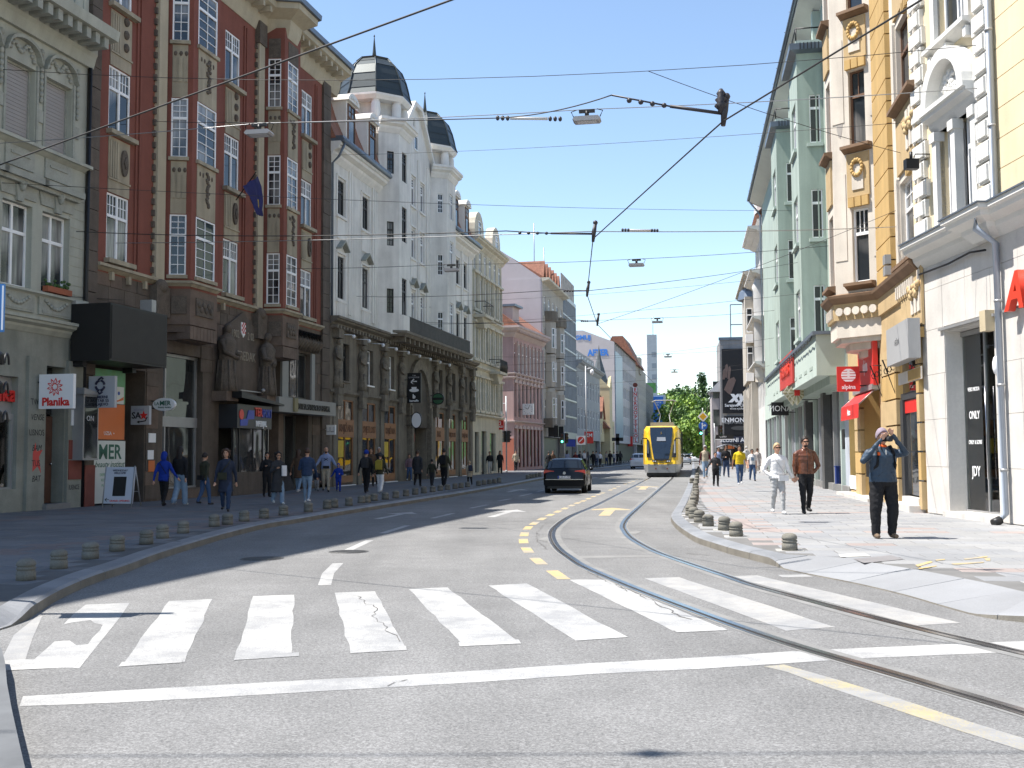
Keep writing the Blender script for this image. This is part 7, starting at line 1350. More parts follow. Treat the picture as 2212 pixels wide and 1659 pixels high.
l8 = Vector((-4.1, 5.8, 8.9)); wire('span_wire', 'span wire above the picture whose shadow crosses the road', [Vector((-17.2, 5.9, 9.6)), l8, Vector((10.2, 5.7, 9.4))], .016, M_wire, .04); e = empty('wire_insulator', l8); tag(e, 'insulator above the picture casting a small shadow on the road', 'insulator', 'insulators on the wires'); put('insulator_bead', MB().blob((0, 0, 0), (.08, .08, .08), 10), M_ins, e); put('insulator_bead', MB().tube([(-.16, 0, .02), (.16, 0, .01)], .03, 6), M_ins, e)
zc = 5.8
cw_ = [atz(u, v, zc) for u, v in ((2260, -210), (1990, 0), (1562, 262), (1528, 292), (1281, 516), (1268, 636), (1290, 700))] + [at(1436, 852, 72), at(1460, 905, 120)]
wire('contact_wire', 'thick tram contact wire bending above the track', cw_, .011, M_wire, 0, 'contact wire', None)
wire('contact_wire', 'thick contact wire crossing the red facade to the picture top', [atz(-700, 610, 5.9), atz(0, 356, 5.9), atz(975, 0, 5.9), atz(1700, -268, 5.9)], .011, M_wire, 0, 'contact wire', None)
def pulloff(name, label, node, dirp, ln=1.1):
 e = empty(name, node); tag(e, label, 'insulator arm', 'pull-off arms of the contact wire'); d = (dirp - node).normalized(); A = d * ln
 put('arm', MB().tube([(0, 0, .1), tuple(A * .9 + Vector((0, 0, .1)))], .022, 6), M_ins, e); put('clamp', MB().tube([(0, 0, -.06), (.02, 0, .14), (.05, 0, .3)], [.03, .05, .035], 6).blob((.05, 0, .32), .05, 6), M_ins, e)
 for k in range(4): put('insulator_bead', MB().blob(tuple(A * (1 + .2 * k) + Vector((0, 0, .1))), (.035, .035, .035), 6), M_ins, e)
 put('link', MB().tube([tuple(A * .9 + Vector((0, 0, .1))), tuple(A * 1.9 + Vector((0, 0, .14)))], .012, 5), M_ins, e); return node + A * 1.9 + Vector((0, 0, .14))
n1, n2, n3, n4 = cw_[4], cw_[5], cw_[6], cw_[2]
q = pulloff('pull_off', 'pull-off arm with insulators at the sharp bend of the contact wire', n1, onf(HB, 165, 500)); wire('pull_wire', 'dark wire pulling the contact wire bend toward the grey house', [onf(HB, 165, 500), q], .016, M_wire, .12)
q = pulloff('pull_off', 'pull-off arm at the lower bend of the contact wire', n2, onf(WB, 770, 640), .9); wire('pull_wire', 'wire from the white facade to the lower contact wire bend', [onf(WB, 770, 640), q], .014, M_wire, .1)
q = pulloff('pull_off', 'pull-off arm at the lowest bend before the tram', n3, onf(WB, 900, 700), .9); wire('pull_wire', 'wire from the long balcony to the lowest contact wire bend', [onf(WB, 900, 695), q], .014, M_wire, .1)
q = pulloff('pull_off', 'large pull-off arm with bell insulator nearest the camera', n4, n4 + Vector((-3, .3, .55)), .75); put('bell_insulator', MB().lathe([(.03, .1), (.05, .16), (.09, .2), (.05, .24), (.08, .28), (.04, .32), (.06, .36), (.02, .42)], (-.02, 0), 10), M_ins, bpy.data.objects[[o.name for o in bpy.data.objects if o.name.startswith('pull_off')][-1]])
wire('pull_wire', 'wire with long insulators across the sky from the nearest arm', [onf(RB, 330, 262), atz(1075, 255, 6.4), q], .012, M_wire, .06)
wire('span_wire', 'thin span wire highest across the sky', [onf(HB, 5, 150), onf(YB, 2118, 97)], .011, M_wire, .5); wire('span_wire', 'thin span wire from the domed tower to the yellow facade', [onf(WB, 722, 335), onf(OB, 1950, 265)], .01, M_wire, .15)
wire('span_wire', 'bright span wire at the height of the contact wire bend', [onf(RB, 250, 525), atz(1275, 500, 6.1), onf(OB, 1935, 490)], .014, M_wire2, .05); wire('span_wire', 'long dark span wire crossing the middle of the red facade', [onf(HB, 4, 395), onf(GB, 1740, 455)], .011, M_wire, .2)
wire('span_wire', 'span wire from the lower bend to the green building', [n2 + Vector((.05, 0, .1)), onf(GB, 1760, 560)], .012, M_wire, .08); wire('span_wire', 'span wire under the third hanging lamp', [onf(WB, 990, 700), onf(GB, 1785, 628)], .011, M_wire, .15); wire('span_wire', 'span wire above the third hanging lamp', [onf(WB, 1000, 650), onf(GB, 1770, 590)], .01, M_wire, .2); wire('span_wire', 'far span wire above the tram', [onf(CB, 1060, 790), onf(GB, 1672, 730)], .012, M_wire, .3); wire('span_wire', 'lowest far span wire above the tram', [onf(CB, 1075, 845), onf(GB, 1662, 790)], .012, M_wire, .2); wire('span_wire', 'steep thin stay wire on the ochre facade', [onf(OB, 1945, 330), onf(HB, 5, 150).lerp(onf(YB, 2118, 97), .71) - Vector((0, 0, .41))], .008, M_wire, .1); wire('span_wire', 'dark span wire from the ochre pilaster to the last bend', [n3, onf(OB, 1935, 455)], .01, M_wire, .1)
wire('span_wire', 'thin wire over the bookshop windows', [onf(RB, 560, 608), onf(WB, 1000, 905)], .01, M_wire, .3); wire('span_wire', 'thin wire along the upper stone storey of the red building', [onf(HB, 140, 640), onf(WB, 980, 660)], .008, M_wire, .3)
for P, Q, n, lab in ((atz(1075, 255, 6.4), atz(1210, 257, 6.4), 8, 'row of insulators on the wire beside the highest lamp'), (atz(1345, 497, 6.15), atz(1420, 498, 6.2), 6, 'row of insulators right of the contact wire bend')):
 e = empty('wire_insulator', P); tag(e, lab, 'insulator', 'insulators on the wires'); D = Q - P; put('rod', MB().tube([tuple(D * .2), tuple(D * .8)], .022, 6), M_rod, e)
 for k in (0, .08, .16, .84, .92, 1): put('insulator_bead', MB().blob(tuple(D * k), (.028, .028, .04), 6), M_ins, e)
# ---- traffic signals and signs
def head(parent, loc, rz, lit=None, n=3):
 e = put('signal_head', MB().box(-.15, .15, 0, .22, -.47, .47), M_blk, parent, loc=loc, rot=rz)
 for k, c in enumerate(((.07, .008, .008), (.07, .045, .008), (.008, .045, .025))):
  z = .3 - .3 * k; on = lit == k; put('signal_lens', MB().disc((0, z), .1, .1, -.01, 0, 16), mat('lens_lit_%d' % k, (.1, 1, .55) if k == 2 else (1, .2, .1), .4, 0, emit=4) if on else mat('lens_off_%d' % k, c, .3, 0), e)
  put('signal_visor', MB().tube([(.11 * math.cos(a), -.12, z + .11 * math.sin(a)) for a in [math.pi * j / 8 for j in range(9)]], .012, 4).tube([(.11 * math.cos(a), -.05, z + .11 * math.sin(a)) for a in [math.pi * j / 8 for j in range(9)]], .03, 4), M_blk, e)
 return e
def signal(label, u, d, h, ang=0, z=PZ):
 P = at(u, 981, d); P.z = z; e = empty('traffic_light', P, R(ang)); tag(e, label, 'traffic light', 'traffic lights'); put('pole', MB().tube([(0, 0, 0), (0, 0, h)], .06, 10), M_pole, e); put('pole_base', MB().lathe([(.1, 0), (.1, .12), (.06, .16)], (0, 0), 10), M_pole, e); return e
e = signal('grey signal pole with dark heads in front of the pink building', 1094, 87, 6.2); head(e, (-.28, -.1, 2.9), -R(60)); head(e, (.28, -.1, 2.9), R(100)); put('camera_dome', MB().tube([(0, 0, 5.6), (-.4, 0, 5.6)], .03, 5).blob((-.45, 0, 5.45), (.14, .14, .18), 8), M_signw, e)
e = signal('signal showing green beside the black car', 1219, 98, 3.6); head(e, (-.2, -.1, 2.9), 0, 2); head(e, (.25, -.05, 2.9), R(40))
e = signal('tall camera mast beyond the black car', 1267, 101, 9.8); put('camera_dome', MB().tube([(0, 0, 9.5), (.5, 0, 9.6)], .04, 5).blob((.6, 0, 9.2), (.2, .2, .3), 8), M_signw, e)
e = signal('signal showing green behind the walkers on the sunny pavement', 1521, 88, 4.2); head(e, (-.25, -.1, 3.4), 0, 2); head(e, (.35, .1, 3.4), R(80)); head(e, (1.5, .4, 3.3), R(20))
# priority sign mast
P = at(1520, 1009, 84); P.z = PZ; e = empty('priority_sign', P); tag(e, 'mast with yellow priority diamond above a round blue arrow sign', 'road sign'); put('pole', MB().tube([(0, 0, 0), (0, 0, 5.0)], .04, 8), M_pole, e); put('pole', MB().tube([(.9, 0, 0), (.9, 0, 3.8)], .05, 8), M_pole, e)
zz1 = at(1520, 900, 84).z - PZ; zz2 = at(1520, 919.5, 84).z - PZ; zz1 = zz1; put('diamond', MB().prism([(-.43, zz1), (0, zz1 - .43), (.43, zz1), (0, zz1 + .43)], -.1, -.06), M_signw, e); put('diamond_centre', MB().prism([(-.29, zz1), (0, zz1 - .29), (.29, zz1), (0, zz1 + .29)], -.115, -.1), mat('sign_yellow', (.75, .4, .02), .4, 0), e)
put('round_plate', MB().disc((0, zz2), .34, .34, -.1, -.06, 28), mat('sign_road_blue', (.02, .13, .5), .4, 0), e); put('arrow', MB().prism([(-.1, zz2 - .24), (-.02, zz2 - .24), (-.02, zz2 - .05), (.1, zz2 - .02), (.1, zz2 - .09), (.24, zz2 + .03), (.1, zz2 + .14), (.1, zz2 + .06), (-.02, zz2 + .02), (-.02, zz2 + .1), (.03, zz2 + .1), (-.06, zz2 + .25), (-.15, zz2 + .1), (-.1, zz2 + .1)], -.115, -.1), M_letw, e)
put('pole', MB().tube([(0, 0, 4.9), (0, 0, zz1)], .04, 8), M_pole, e)
# near signal at the picture edge
P = Vector((-5.42, 10.95, .0)); e = empty('traffic_light', (P.x, P.y, PZ)); tag(e, 'near black traffic light and blue sign cut by the left picture edge', 'traffic light', 'traffic lights'); put('pole', MB().tube([(-.12, .05, 0), (-.12, .05, 3.6)], .05, 10), M_pole, e); h_ = head(e, (.1, -.05, 2.12), R(105)); put('blue_plate', MB().box(-.5, .175, -.03, 0, 2.75, 3.25), mat('plate_blue', (.03, .16, .42), .4, .05), e); put('plate_rim', MB().box(.155, .172, -.035, -.03, 2.77, 3.23), M_signw, e)
# small no-entry and shop signs near the far corner
def post_sign(label, u, v, d, w, h, m, cat='road sign', mk=None):
 P = at(u, v, d); e = empty('post_sign', (P.x, P.y, PZ)); tag(e, label, cat); put('plate', MB().box(-w / 2, w / 2, -.04, 0, P.z - h / 2 - PZ, P.z + h / 2 - PZ), m, e); put('pole', MB().tube([(0, .03, 0), (0, .03, P.z - PZ)], .035, 6), M_pole, e); return e, P.z - PZ
e, z = post_sign('white square sign with a red circle beyond the black car', 1255, 951, 100, .85, .85, M_signw); put('red_ring', MB().disc((0, z), .33, .33, -.05, -.04, 20), M_sred, e); put('slash', MB().prism([(-.2, z - .14), (-.14, z - .2), (.2, z + .14), (.14, z + .2)], -.06, -.05), M_letw, e)
e, z = post_sign('blue shop board beside the far green signal', 1233, 957, 105, .9, .7, M_sblue, 'sign'); e, z = post_sign('red and white shop board at the far corner', 1272, 945, 108, .9, 1.2, M_red, 'sign'); text('KM', .5, M_letw, e, (0, -.05, z + .2), (1, 0, 0), bold=.03); e, z = post_sign('dark green pharmacy cross sign on the far row', 1334, 949, 150, 1.6, .5, M_blk, 'sign'); put('cross_arm', MB().box(-.25, .25, -.04, 0, z - .8, z + .8), M_blk, e)
# sandwich board, litter bin, flag
P = ground(263, 1095, PZ); e = empty('sandwich_board', P, R(-8)); e.scale = (1.08, 1.08, 1.08); tag(e, 'white folding pavement board with a dark photo beside the salon posters', 'sign board'); M_bd = mat('board_pale_blue', (.5, .53, .6), .5, .05)
fp = put('front_panel', MB().box(-.43, .43, -.015, .015, .1, 1.08), M_bd, e, mx=Matrix.Translation((0, -.25, 0)) @ Matrix.Rotation(-.16, 4, 'X')); put('photo', MB().box(-.16, .2, -.02, -.016, .3, .82), M_ink, fp); text('WEDNESDAY\nWELCOME', .07, M_navy, fp, (0, -.02, .95), (1, 0, 0)); text('←', .16, M_ink, fp, (-.3, -.02, .2), (1, 0, 0)); text('GRAND OPENING', .07, M_red, fp, (.06, -.02, .17), (1, 0, 0))
for sx in (-.41, .41): put('leg', MB().tube([(sx, -.27, 0), (sx, -.1, 1.1)], .018, 6), M_alu, e); put('leg', MB().tube([(sx, .27, 0), (sx, -.08, 1.08)], .018, 6), M_alu, e)
put('rear_panel', MB().box(-.4, .4, .12, .13, .4, .42), M_alu, e)
P = ground(1817, 1060, PZ); e = empty('litter_bin', P, R(-5)); tag(e, 'blue litter bin with a green crest on the sunny pavement', 'litter bin'); M_bin = mat('bin_blue', (.012, .035, .18), .5, .08); put('body', MB().box(-.2, .2, -.14, .14, .26, .93), M_bin, e); put('post', MB().box(-.07, .07, -.02, .06, 0, 1.08), M_blk, e); put('sticker', MB().box(-.08, .08, -.15, -.14, .62, .86), M_letw, e); put('crest', MB().prism([(-.05, .83), (-.05, .72), (0, .66), (.05, .72), (.05, .83)], -.156, -.15), mat('crest_green', (.1, .35, .08), .5, 0), e); put('rim', MB().box(-.21, .21, -.15, .15, .9, .94), M_bin, e)
f = RB.main; ft, fz = f.px(510, 432, .15); tipt, tipz = f.px(558, 372, 1.6)
e = empty('flag', RB.W(ft, .15, fz), RB.e.rotation_euler.z); tag(e, 'dark blue flag hanging from a slanted pole on the red facade', 'flag'); tip = (tipt - ft, 1.35, tipz - fz); put('flag_pole', MB(-1).tube([(0, 0, 0), tip], .025, 6), M_blk, e); mb = MB(-1); M_flag = mat('flag_blue', (.018, .018, .09), .7, .2, 3); rows_ = []
for i in range(9):
 fr_ = i / 8; w_ = .95 * (1 - .72 * fr_) if fr_ > .25 else .75 + fr_ * .8; rows_.append([mb.p(tip[0] + (j / 6 - .62) * w_ + .12 * fr_, tip[1] - .28 * (1 - j / 6) * (1 - fr_) + .07 * math.sin(j * 1.9 + i * .6) + .02 * i, tip[2] - .05 - 1.55 * fr_ - (.62 * (1 - j / 6) * (1 - fr_) * .9)) for j in range(7)])
for a, b in zip(rows_, rows_[1:]):
 for j in range(6): mb.face([a[j], a[j + 1], b[j + 1], b[j]], 0, True)
put('cloth', mb, M_flag, e); put('cloth_stripe', MB(-1).prism([(tip[0] - .02, tip[2] - 1.0), (tip[0] + .1, tip[2] - 1.0), (tip[0] + .16, tip[2] - 1.5), (tip[0] + .08, tip[2] - 1.55)], tip[1] + .06, tip[1] + .075), mat('flag_yellow', (.35, .25, .03), .7), e)
# bus shelter and parasol by the far billboard
P = at(1573, 1000, 100); e = empty('bus_shelter', (P.x, P.y, PZ)); e.scale = (.62, .8, .8); tag(e, 'dark bus shelter with an arched roof in front of the billboard building', 'bus shelter'); put('roof', MB().prism([(-1.6 + .32 * k, 2.5 + .35 * math.sin(math.pi * k / 10)) for k in range(11)] + [(1.6 - .32 * k, 2.4 + .35 * math.sin(math.pi * k / 10)) for k in range(11)], -.8, .8), mat('shelter_grey', (.2, .2, .21), .4, .1), e)
for x in (-1.5, 1.5): put('post', MB().tube([(x, -.7, 0), (x, -.7, 2.5)], .05, 6), M_blk, e); put('post', MB().tube([(x, .7, 0), (x, .7, 2.5)], .05, 6), M_blk, e)
put('side_panel', MB().box(-1.4, 1.4, .7, .73, .3, 2.3), M_shop, e); put('advert', MB().box(-.5, .6, .64, .69, .5, 2.1), M_signw, e)
P = at(1565, 943, 92); e = empty('shop_awning', (P.x, P.y, P.z), -R(8)); e.scale = (.46, .46, .46); tag(e, 'black cafe awning with white script under the billboard', 'awning'); put('canopy', MB().prism([(-1.7, -.45), (1.7, -.45), (1.7, .35), (-1.5, .35)], 0, 1.6), mat('awning_black', (.015, .015, .015), .6, .1), e); text('Celso', .55, M_letw, e, (-.3, -.01, 0), (1, 0, 0), shear=.3); put('valance', MB().box(-1.8, 1.9, -.15, .02, -.62, -.46), M_signw, e); put('support', MB().tube([(-1.5, 1.5, -.4), (-1.5, 1.5, (-P.z + PZ) / .46)], .05, 5).tube([(1.5, 1.5, -.4), (1.5, 1.5, (-P.z + PZ) / .46)], .05, 5), M_blk, e)
# ================================================================== vehicles
M_tyre = mat('tyre_rubber', (.012, .012, .012), .85, .1); M_rim = mat('wheel_alloy', (.35, .35, .36), .35, .1, metal=.7); M_cg = glass('car_glass', (.01, .013, .015), (.02, .022, .024), .5, .02, .8); M_tail = mat('tail_light_red', (.45, .02, .015), .2, .1, coat=.5); M_plate = M_signw
def car(name, label, P, rz, mat_b, L=4.2, W=1.78, H=1.48, seen='rear', plate=None, detail=True, suv=0):
 """hatchback: rear bumper at y = 0, nose at y = L, wheels on z = 0"""
 e = empty(name, P, rz); tag(e, label, 'car', 'cars on the road'); w = W / 2; k = H / 1.48; s = L / 4.2
 S = [(.0, .32, .55, .6, .93, .8), (.04, .24, .72, .78, .97, .86), (.1, .22, .9, .98, 1, .84), (.16, .22, .96, 1.04, 1, .84), (.42, .22, .98, 1.38, 1, .76), (.66, .22, .97, 1.46, 1, .73), (1.5, .2, .95, 1.48, 1, .72), (2.2, .2, .93, 1.43, 1, .7), (2.95, .2, .92, 1.02, 1, .72), (3.3, .22, .88, .97, .99, .76), (3.85, .24, .78, .86, .96, .76), (4.1, .28, .66, .72, .9, .72), (4.2, .34, .55, .6, .8, .65)]
 R_ = [[(0, zb), (.9, zb), (1.0, zb + .16), (1.0, (zb + zs) / 2 + .05), (.985, zs), (wr / wf, zr - .03), (wr / wf * .8, zr), (0, zr + .012)] for y, zb, zs, zr, wf, wr in S]
 body, gl = MB(), MB()
 def P3(i, j, sd, ex=0): x, z = R_[i][j]; wf = S[i][4]; return ((x * wf * w + (ex if x else 0)) * sd, S[i][0] * s, z * k + (ex if j >= 6 else 0))
 for sd in (-1, 1):
  for i in range(len(S) - 1):
   for j in range(7):
    side_win = j == 4 and 3 <= i <= 7; rear = j in (5, 6) and i in (3,); wind = j in (5, 6) and i == 7
    q = [P3(i, j, sd), P3(i + 1, j, sd), P3(i + 1, j + 1, sd), P3(i, j + 1, sd)]
    body.face([body.p(*p) for p in q], 0, True)
    if side_win or rear or wind:
     ex = .012; c = Vector((0, 0, 0))
     for p in q: c += Vector(p) / 4
     q2 = [c + (Vector(p) - c) * .9 for p in q]; n_ = (Vector(q[1]) - Vector(q[0])).cross(Vector(q[3]) - Vector(q[0])).normalized()
     if n_.dot(c - Vector((0, 2 * s, .9))) < 0: n_ = -n_
     gl.face([gl.p(*(p + n_ * ex)) for p in q2], 0, False)
  for i in (0, len(S) - 1):
   body.face([body.p(*P3(i, j, sd)) for j in range(8)])
 bm = bmesh.new(); me = body.mesh('body'); bm.from_mesh(me); bmesh.ops.remove_doubles(bm, verts=bm.verts, dist=.001); bmesh.ops.recalc_face_normals(bm, faces=bm.faces); bm.to_mesh(me); bm.free(); put('body', me, mat_b, e); put('windows', gl, M_cg, e)
 wr_ = .315 * (1 + .08 * suv)
 wm = MB(); wm.tube([(-.11, 0, 0), (-.1, 0, 0), (.1, 0, 0), (.11, 0, 0)], [wr_ * .8, wr_, wr_, wr_ * .8], 18); tm = wm.mesh('tyre'); tm.materials.append(M_tyre); rm = MB().tube([(-.115, 0, 0), (.115, 0, 0)], wr_ * .62, 14).mesh('rim'); rm.materials.append(M_rim)
 for y in (.78 * s, 3.38 * s):
  for sd in (-1, 1): o = put('wheel', tm, None, e, loc=(sd * (w - .1), y, wr_)); put('rim', rm, None, o); put('wheel_arch', MB().tube([(sd * (w - .005) , y + (wr_ + .05) * math.cos(a), wr_ + (wr_ + .05) * math.sin(a)) for a in [math.pi * t / 8 for t in range(9)]], .022, 5), M_blk, e)
 for sd in (-1, 1):
  put('tail_light', MB().prism([(sd * w * .48, .8 * k), (sd * w * .99, .77 * k), (sd * w * 1.0, .94 * k), (sd * w * .92, 1.0 * k), (sd * w * .5, .95 * k)], -.02 + .1 * s, .32 * s), M_tail, e)
  put('mirror', MB().blob((sd * (w + .08), 2.45 * s, 1.0 * k), (.1, .06, .07), 8), mat_b, e)
  if detail: put('door_seam', MB().box(sd * (w + .001) - .004, sd * (w + .001) + .004, 1.35 * s, 1.36 * s, .35 * k, .9 * k), M_blk, e); put('reflector', MB().box(sd * w * .7 - .12, sd * w * .7 + .12, .0, .04, .42 * k, .45 * k), M_tail, e)
 put('bumper', MB().prism([(-w * .93, .3), (w * .93, .3), (w * .95, .56 * k), (-w * .95, .56 * k)], -.03, .12), M_cmat if mat_b is M_cblk else mat_b, e); put('diffuser', MB().box(-w * .8, w * .8, -.02, .2, .2, .31), M_blk, e)
 if detail: put('bumper_strip', MB().box(-w * .9, w * .9, -.04, .0, .58 * k, .6 * k), M_steel, e); put('wiper', MB().tube([(.05, .15 * s, 1.03 * k), (.5, .22 * s, 1.08 * k)], .012, 4), M_blk, e)
 pl = put('number_plate', MB().box(-.26, .26, -.05, -.03, .63 * k, .74 * k), M_plate, e)
 if plate: text(plate, .11, M_ink, pl, (.02, -.053, .685 * k), (1, 0, 0), ext=.001, bold=.01); put('plate_band', MB().box(-.26, -.21, -.053, -.05, .63 * k, .74 * k), M_sblue, pl); put('emblem', MB().disc((0, .86 * k), .06, .06, .02, .07, 16), M_rim, e)
 return e
M_cblk = mat('car_black', (.004, .004, .005), .25, 0, coat=.1, spec=.3); M_cmat = mat('bumper_black', (.005, .005, .006), .5, 0, spec=.15); M_cwht = mat('car_white', (.7, .7, .7), .3, 0, coat=.5); M_csil = mat('car_silver', (.4, .41, .42), .35, 0, coat=.4, metal=.4); M_cblu = mat('car_blue', (.02, .06, .16), .25, 0, coat=.6); M_cgry = mat('car_grey', (.12, .12, .13), .3, 0, coat=.5)
A = ground(1177, 1066); Bq = ground(1262, 1066.5); c = (A + Bq) / 2
car('car', 'black hatchback driving away in the middle of the road', (c.x, c.y, 0), -R(8.0), M_cblk, 4.2, 1.7, 1.42, plate='K37-T-193')
c = ground(1384, 1013); car('car', 'white hatchback just behind the tram', (c.x - .2, c.y, 0), -R(12), M_cwht, 4.2, 1.78, 1.6, suv=1, detail=False)
for u, v, m, lab in ((1500, 985.5, M_cwht, 'white car far down the road past the tram'), (1479, 992, M_csil, 'silver car half hidden behind the tram'), (1489, 982.2, M_cblu, 'dark blue car beyond the silver car'), (1508, 982.6, M_cgry, 'dark grey car in the far queue'), (1496, 981.2, M_cgry, 'farthest grey car in the queue')):
 d = {1500: 175, 1479: 150, 1489: 205, 1508: 215, 1496: 245}[u]; c = at(u, 981, d); car('car', lab, (c.x, c.y, 0), -R(9.6) , m, detail=False)
# ---- tram
M_ty = mat('tram_yellow', (.72, .44, .012), .3, 0, coat=.5); M_tg = mat('tram_grey', (.25, .255, .265), .4, .05, coat=.3); M_tgl = glass('tram_glass', (.012, .02, .035), (.03, .04, .06), .6, .03, .8); M_tk = mat('tram_black', (.012, .012, .014), .4, 0)
c = (ground(1391, 1031) + ground(1468, 1031)) / 2
tr = empty('tram', (c.x, c.y, 0), -R(9.4)); tag(tr, 'yellow and grey tram number 003 coming along the curved track', 'tram')
st = [(0, .90, .35, 3.05), (.12, .98, .3, 3.2), (.5, 1.12, .3, 3.36), (1.2, 1.24, .3, 3.44), (2.0, 1.28, .3, 3.46), (30, 1.28, .3, 3.46)]
# front silhouette slopes back: each ring gives half width at skirt, belt, roof
def ring(y, w, z0, z1, lean): return [(0, y, z0), (w * .93, y, z0), (w, y, .86), (w, y + lean * .15, 1.15), (w * .99, y + lean * .5, 2.2), (w * .95, y + lean * .9, z1 - .25), (w * .82, y + lean, z1), (0, y + lean, z1 + .02)]
rings = [ring(y, w, z0, z1, max(0, .75 - y * .55)) for y, w, z0, z1 in st]; bd, sk = MB(), MB()
for sd in (-1, 1):
 for a, b in zip(rings, rings[1:]):
  for j in range(7): (sk if j < 2 else bd).face([(sk if j < 2 else bd).p(p[0] * sd, p[1], p[2]) for p in (a[j], b[j], b[j + 1], a[j + 1])], 0, True)
 for j in range(7):
  a, b = rings[0][j], rings[0][j + 1]; t_ = sk if j < 2 else bd
  t_.face([t_.p(a[0] * sd, a[1], a[2]), t_.p(0, a[1] - .05 * (1 if j < 4 else 0), a[2]), t_.p(0, b[1] - .05 * (1 if j < 3 else 0), b[2]), t_.p(b[0] * sd, b[1], b[2])])
put('body', bd, M_ty, tr); put('skirt', sk, M_tg, tr)
def fy(z): return -.06 + (0 if z < .86 else .75 * (.15 * (z - .86) / .29 if z < 1.15 else (.15 + .35 * (z - 1.15) / 1.05 if z < 2.2 else .5 + .4 * (z - 2.2) / .6)))
def fpanel(poly, off, m, name):
 mb = MB(); mb.face([mb.p(x, fy(z) - off, z) for x, z in poly]); mb.face([mb.p(x, fy(z) - off + .04, z) for x, z in poly]); n = len(poly)
 for k in range(n): mb.face([k, (k + 1) % n, n + (k + 1) % n, n + k])
 return put(name, mb, m, tr)
for z0, z1, w0, w1 in ((1.22, 1.7, .5, .58), (1.7, 2.2, .58, .66), (2.2, 2.85, .66, .74), (2.85, 3.36, .74, .76)): fpanel([(-w0, z0), (w0, z0), (w1, z1), (-w1, z1)], .05, M_tgl, 'windscreen')
fpanel([(-.3, 2.42), (.3, 2.42), (.28, 2.68), (-.28, 2.68)], .09, mat('destination_panel', (.2, .22, .26), .4), 'destination_panel'); text('5', .22, mat('led_amber', (.6, .35, .05), .5, 0), tr, (0, fy(2.95) - .1, 2.95), (1, 0, 0), name='route_number')
for sd in (-1, 1):
 fpanel([(sd * .7, 1.32), (sd * .98, 1.32), (sd * .98, 2.6), (sd * .84, 2.5)], .02, M_tk, 'corner_window'); fpanel([(sd * .82, 1.6), (sd * .93, 1.6), (sd * .93, 2.45), (sd * .86, 2.4)], .045, mat('screen_pale', (.28, .29, .3), .3), 'corner_glass')
 fpanel([(sd * .3, .98), (sd * .6, 1.02), (sd * .62, 1.2), (sd * .34, 1.12)], .06, M_tk, 'headlight_housing')
 for x in (.4, .52): put('headlight', MB().disc((sd * x, 1.07), .045, .045, fy(1.07) - .09, fy(1.07) - .05, 12), M_signw, tr)
 put('tow_eye', MB().disc((sd * .38, .58), .05, .05, -.14, -.08, 12), M_redst, tr); put('marker_light', MB().disc((sd * .44, .82), .03, .03, -.1, -.05, 8), M_blk, tr)
 for k in range(14): put('side_window', MB().box(sd * 1.272 - .02, sd * 1.272 + .02, 2.3 + 1.95 * k, 4.05 + 1.95 * k, 1.3, 2.9), M_tgl, tr)
 for y in (9.6, 19.6): put('gangway', MB().box(sd * 1.25, sd * 1.31, y, y + .8, .4, 3.4), M_tk, tr)
 put('side_mirror', MB().tube([(sd * .95, .4, 2.6), (sd * 1.3, .1, 2.6), (sd * 1.32, .05, 2.2)], .04, 5), M_tk, tr)
fpanel([(-.5, 1.14), (-.3, 1.16), (0, 1.08), (.3, 1.16), (.5, 1.14), (.46, 1.24), (-.46, 1.24)], .07, M_tk, 'wiper_cowl'); text('003', .2, M_ink, tr, (0, fy(.92) - .07, .92), (1, 0, 0), bold=.01, name='fleet_number')
sk2 = MB(); sk2.prism([(-.88, .3), (.88, .3), (.9, .9), (.5, .82), (0, .78), (-.5, .82), (-.9, .9)], -.08, .3); put('front_skirt', sk2, M_tg, tr)
put('undercarriage', MB().box(-1.0, 1.0, .3, 29, .08, .32), M_tk, tr)
for y in (3.5, 5.2, 14, 15.8, 24, 26): put('wheel', MB().tube([(-.8, y, .3), (.8, y, .3)], .29, 14), M_tk, tr)
put('roof_unit', MB().box(-.8, .8, 3, 8.5, 3.46, 3.75).box(-.8, .8, 20, 27, 3.46, 3.8), M_tg, tr); pg = MB()
for sd in (-1, 1): pg.tube([(sd * .5, 11, 3.5), (sd * .35, 12.6, 4.6), (sd * .75, 11.2, 5.6)], .04, 5)
pg.tube([(-.95, 11.2, 5.55), (-.7, 11.2, 5.68), (.7, 11.2, 5.68), (.95, 11.2, 5.55)], .04, 5); put('pantograph', pg, mat('pantograph_grey', (.3, .3, .3), .5, 0), tr)
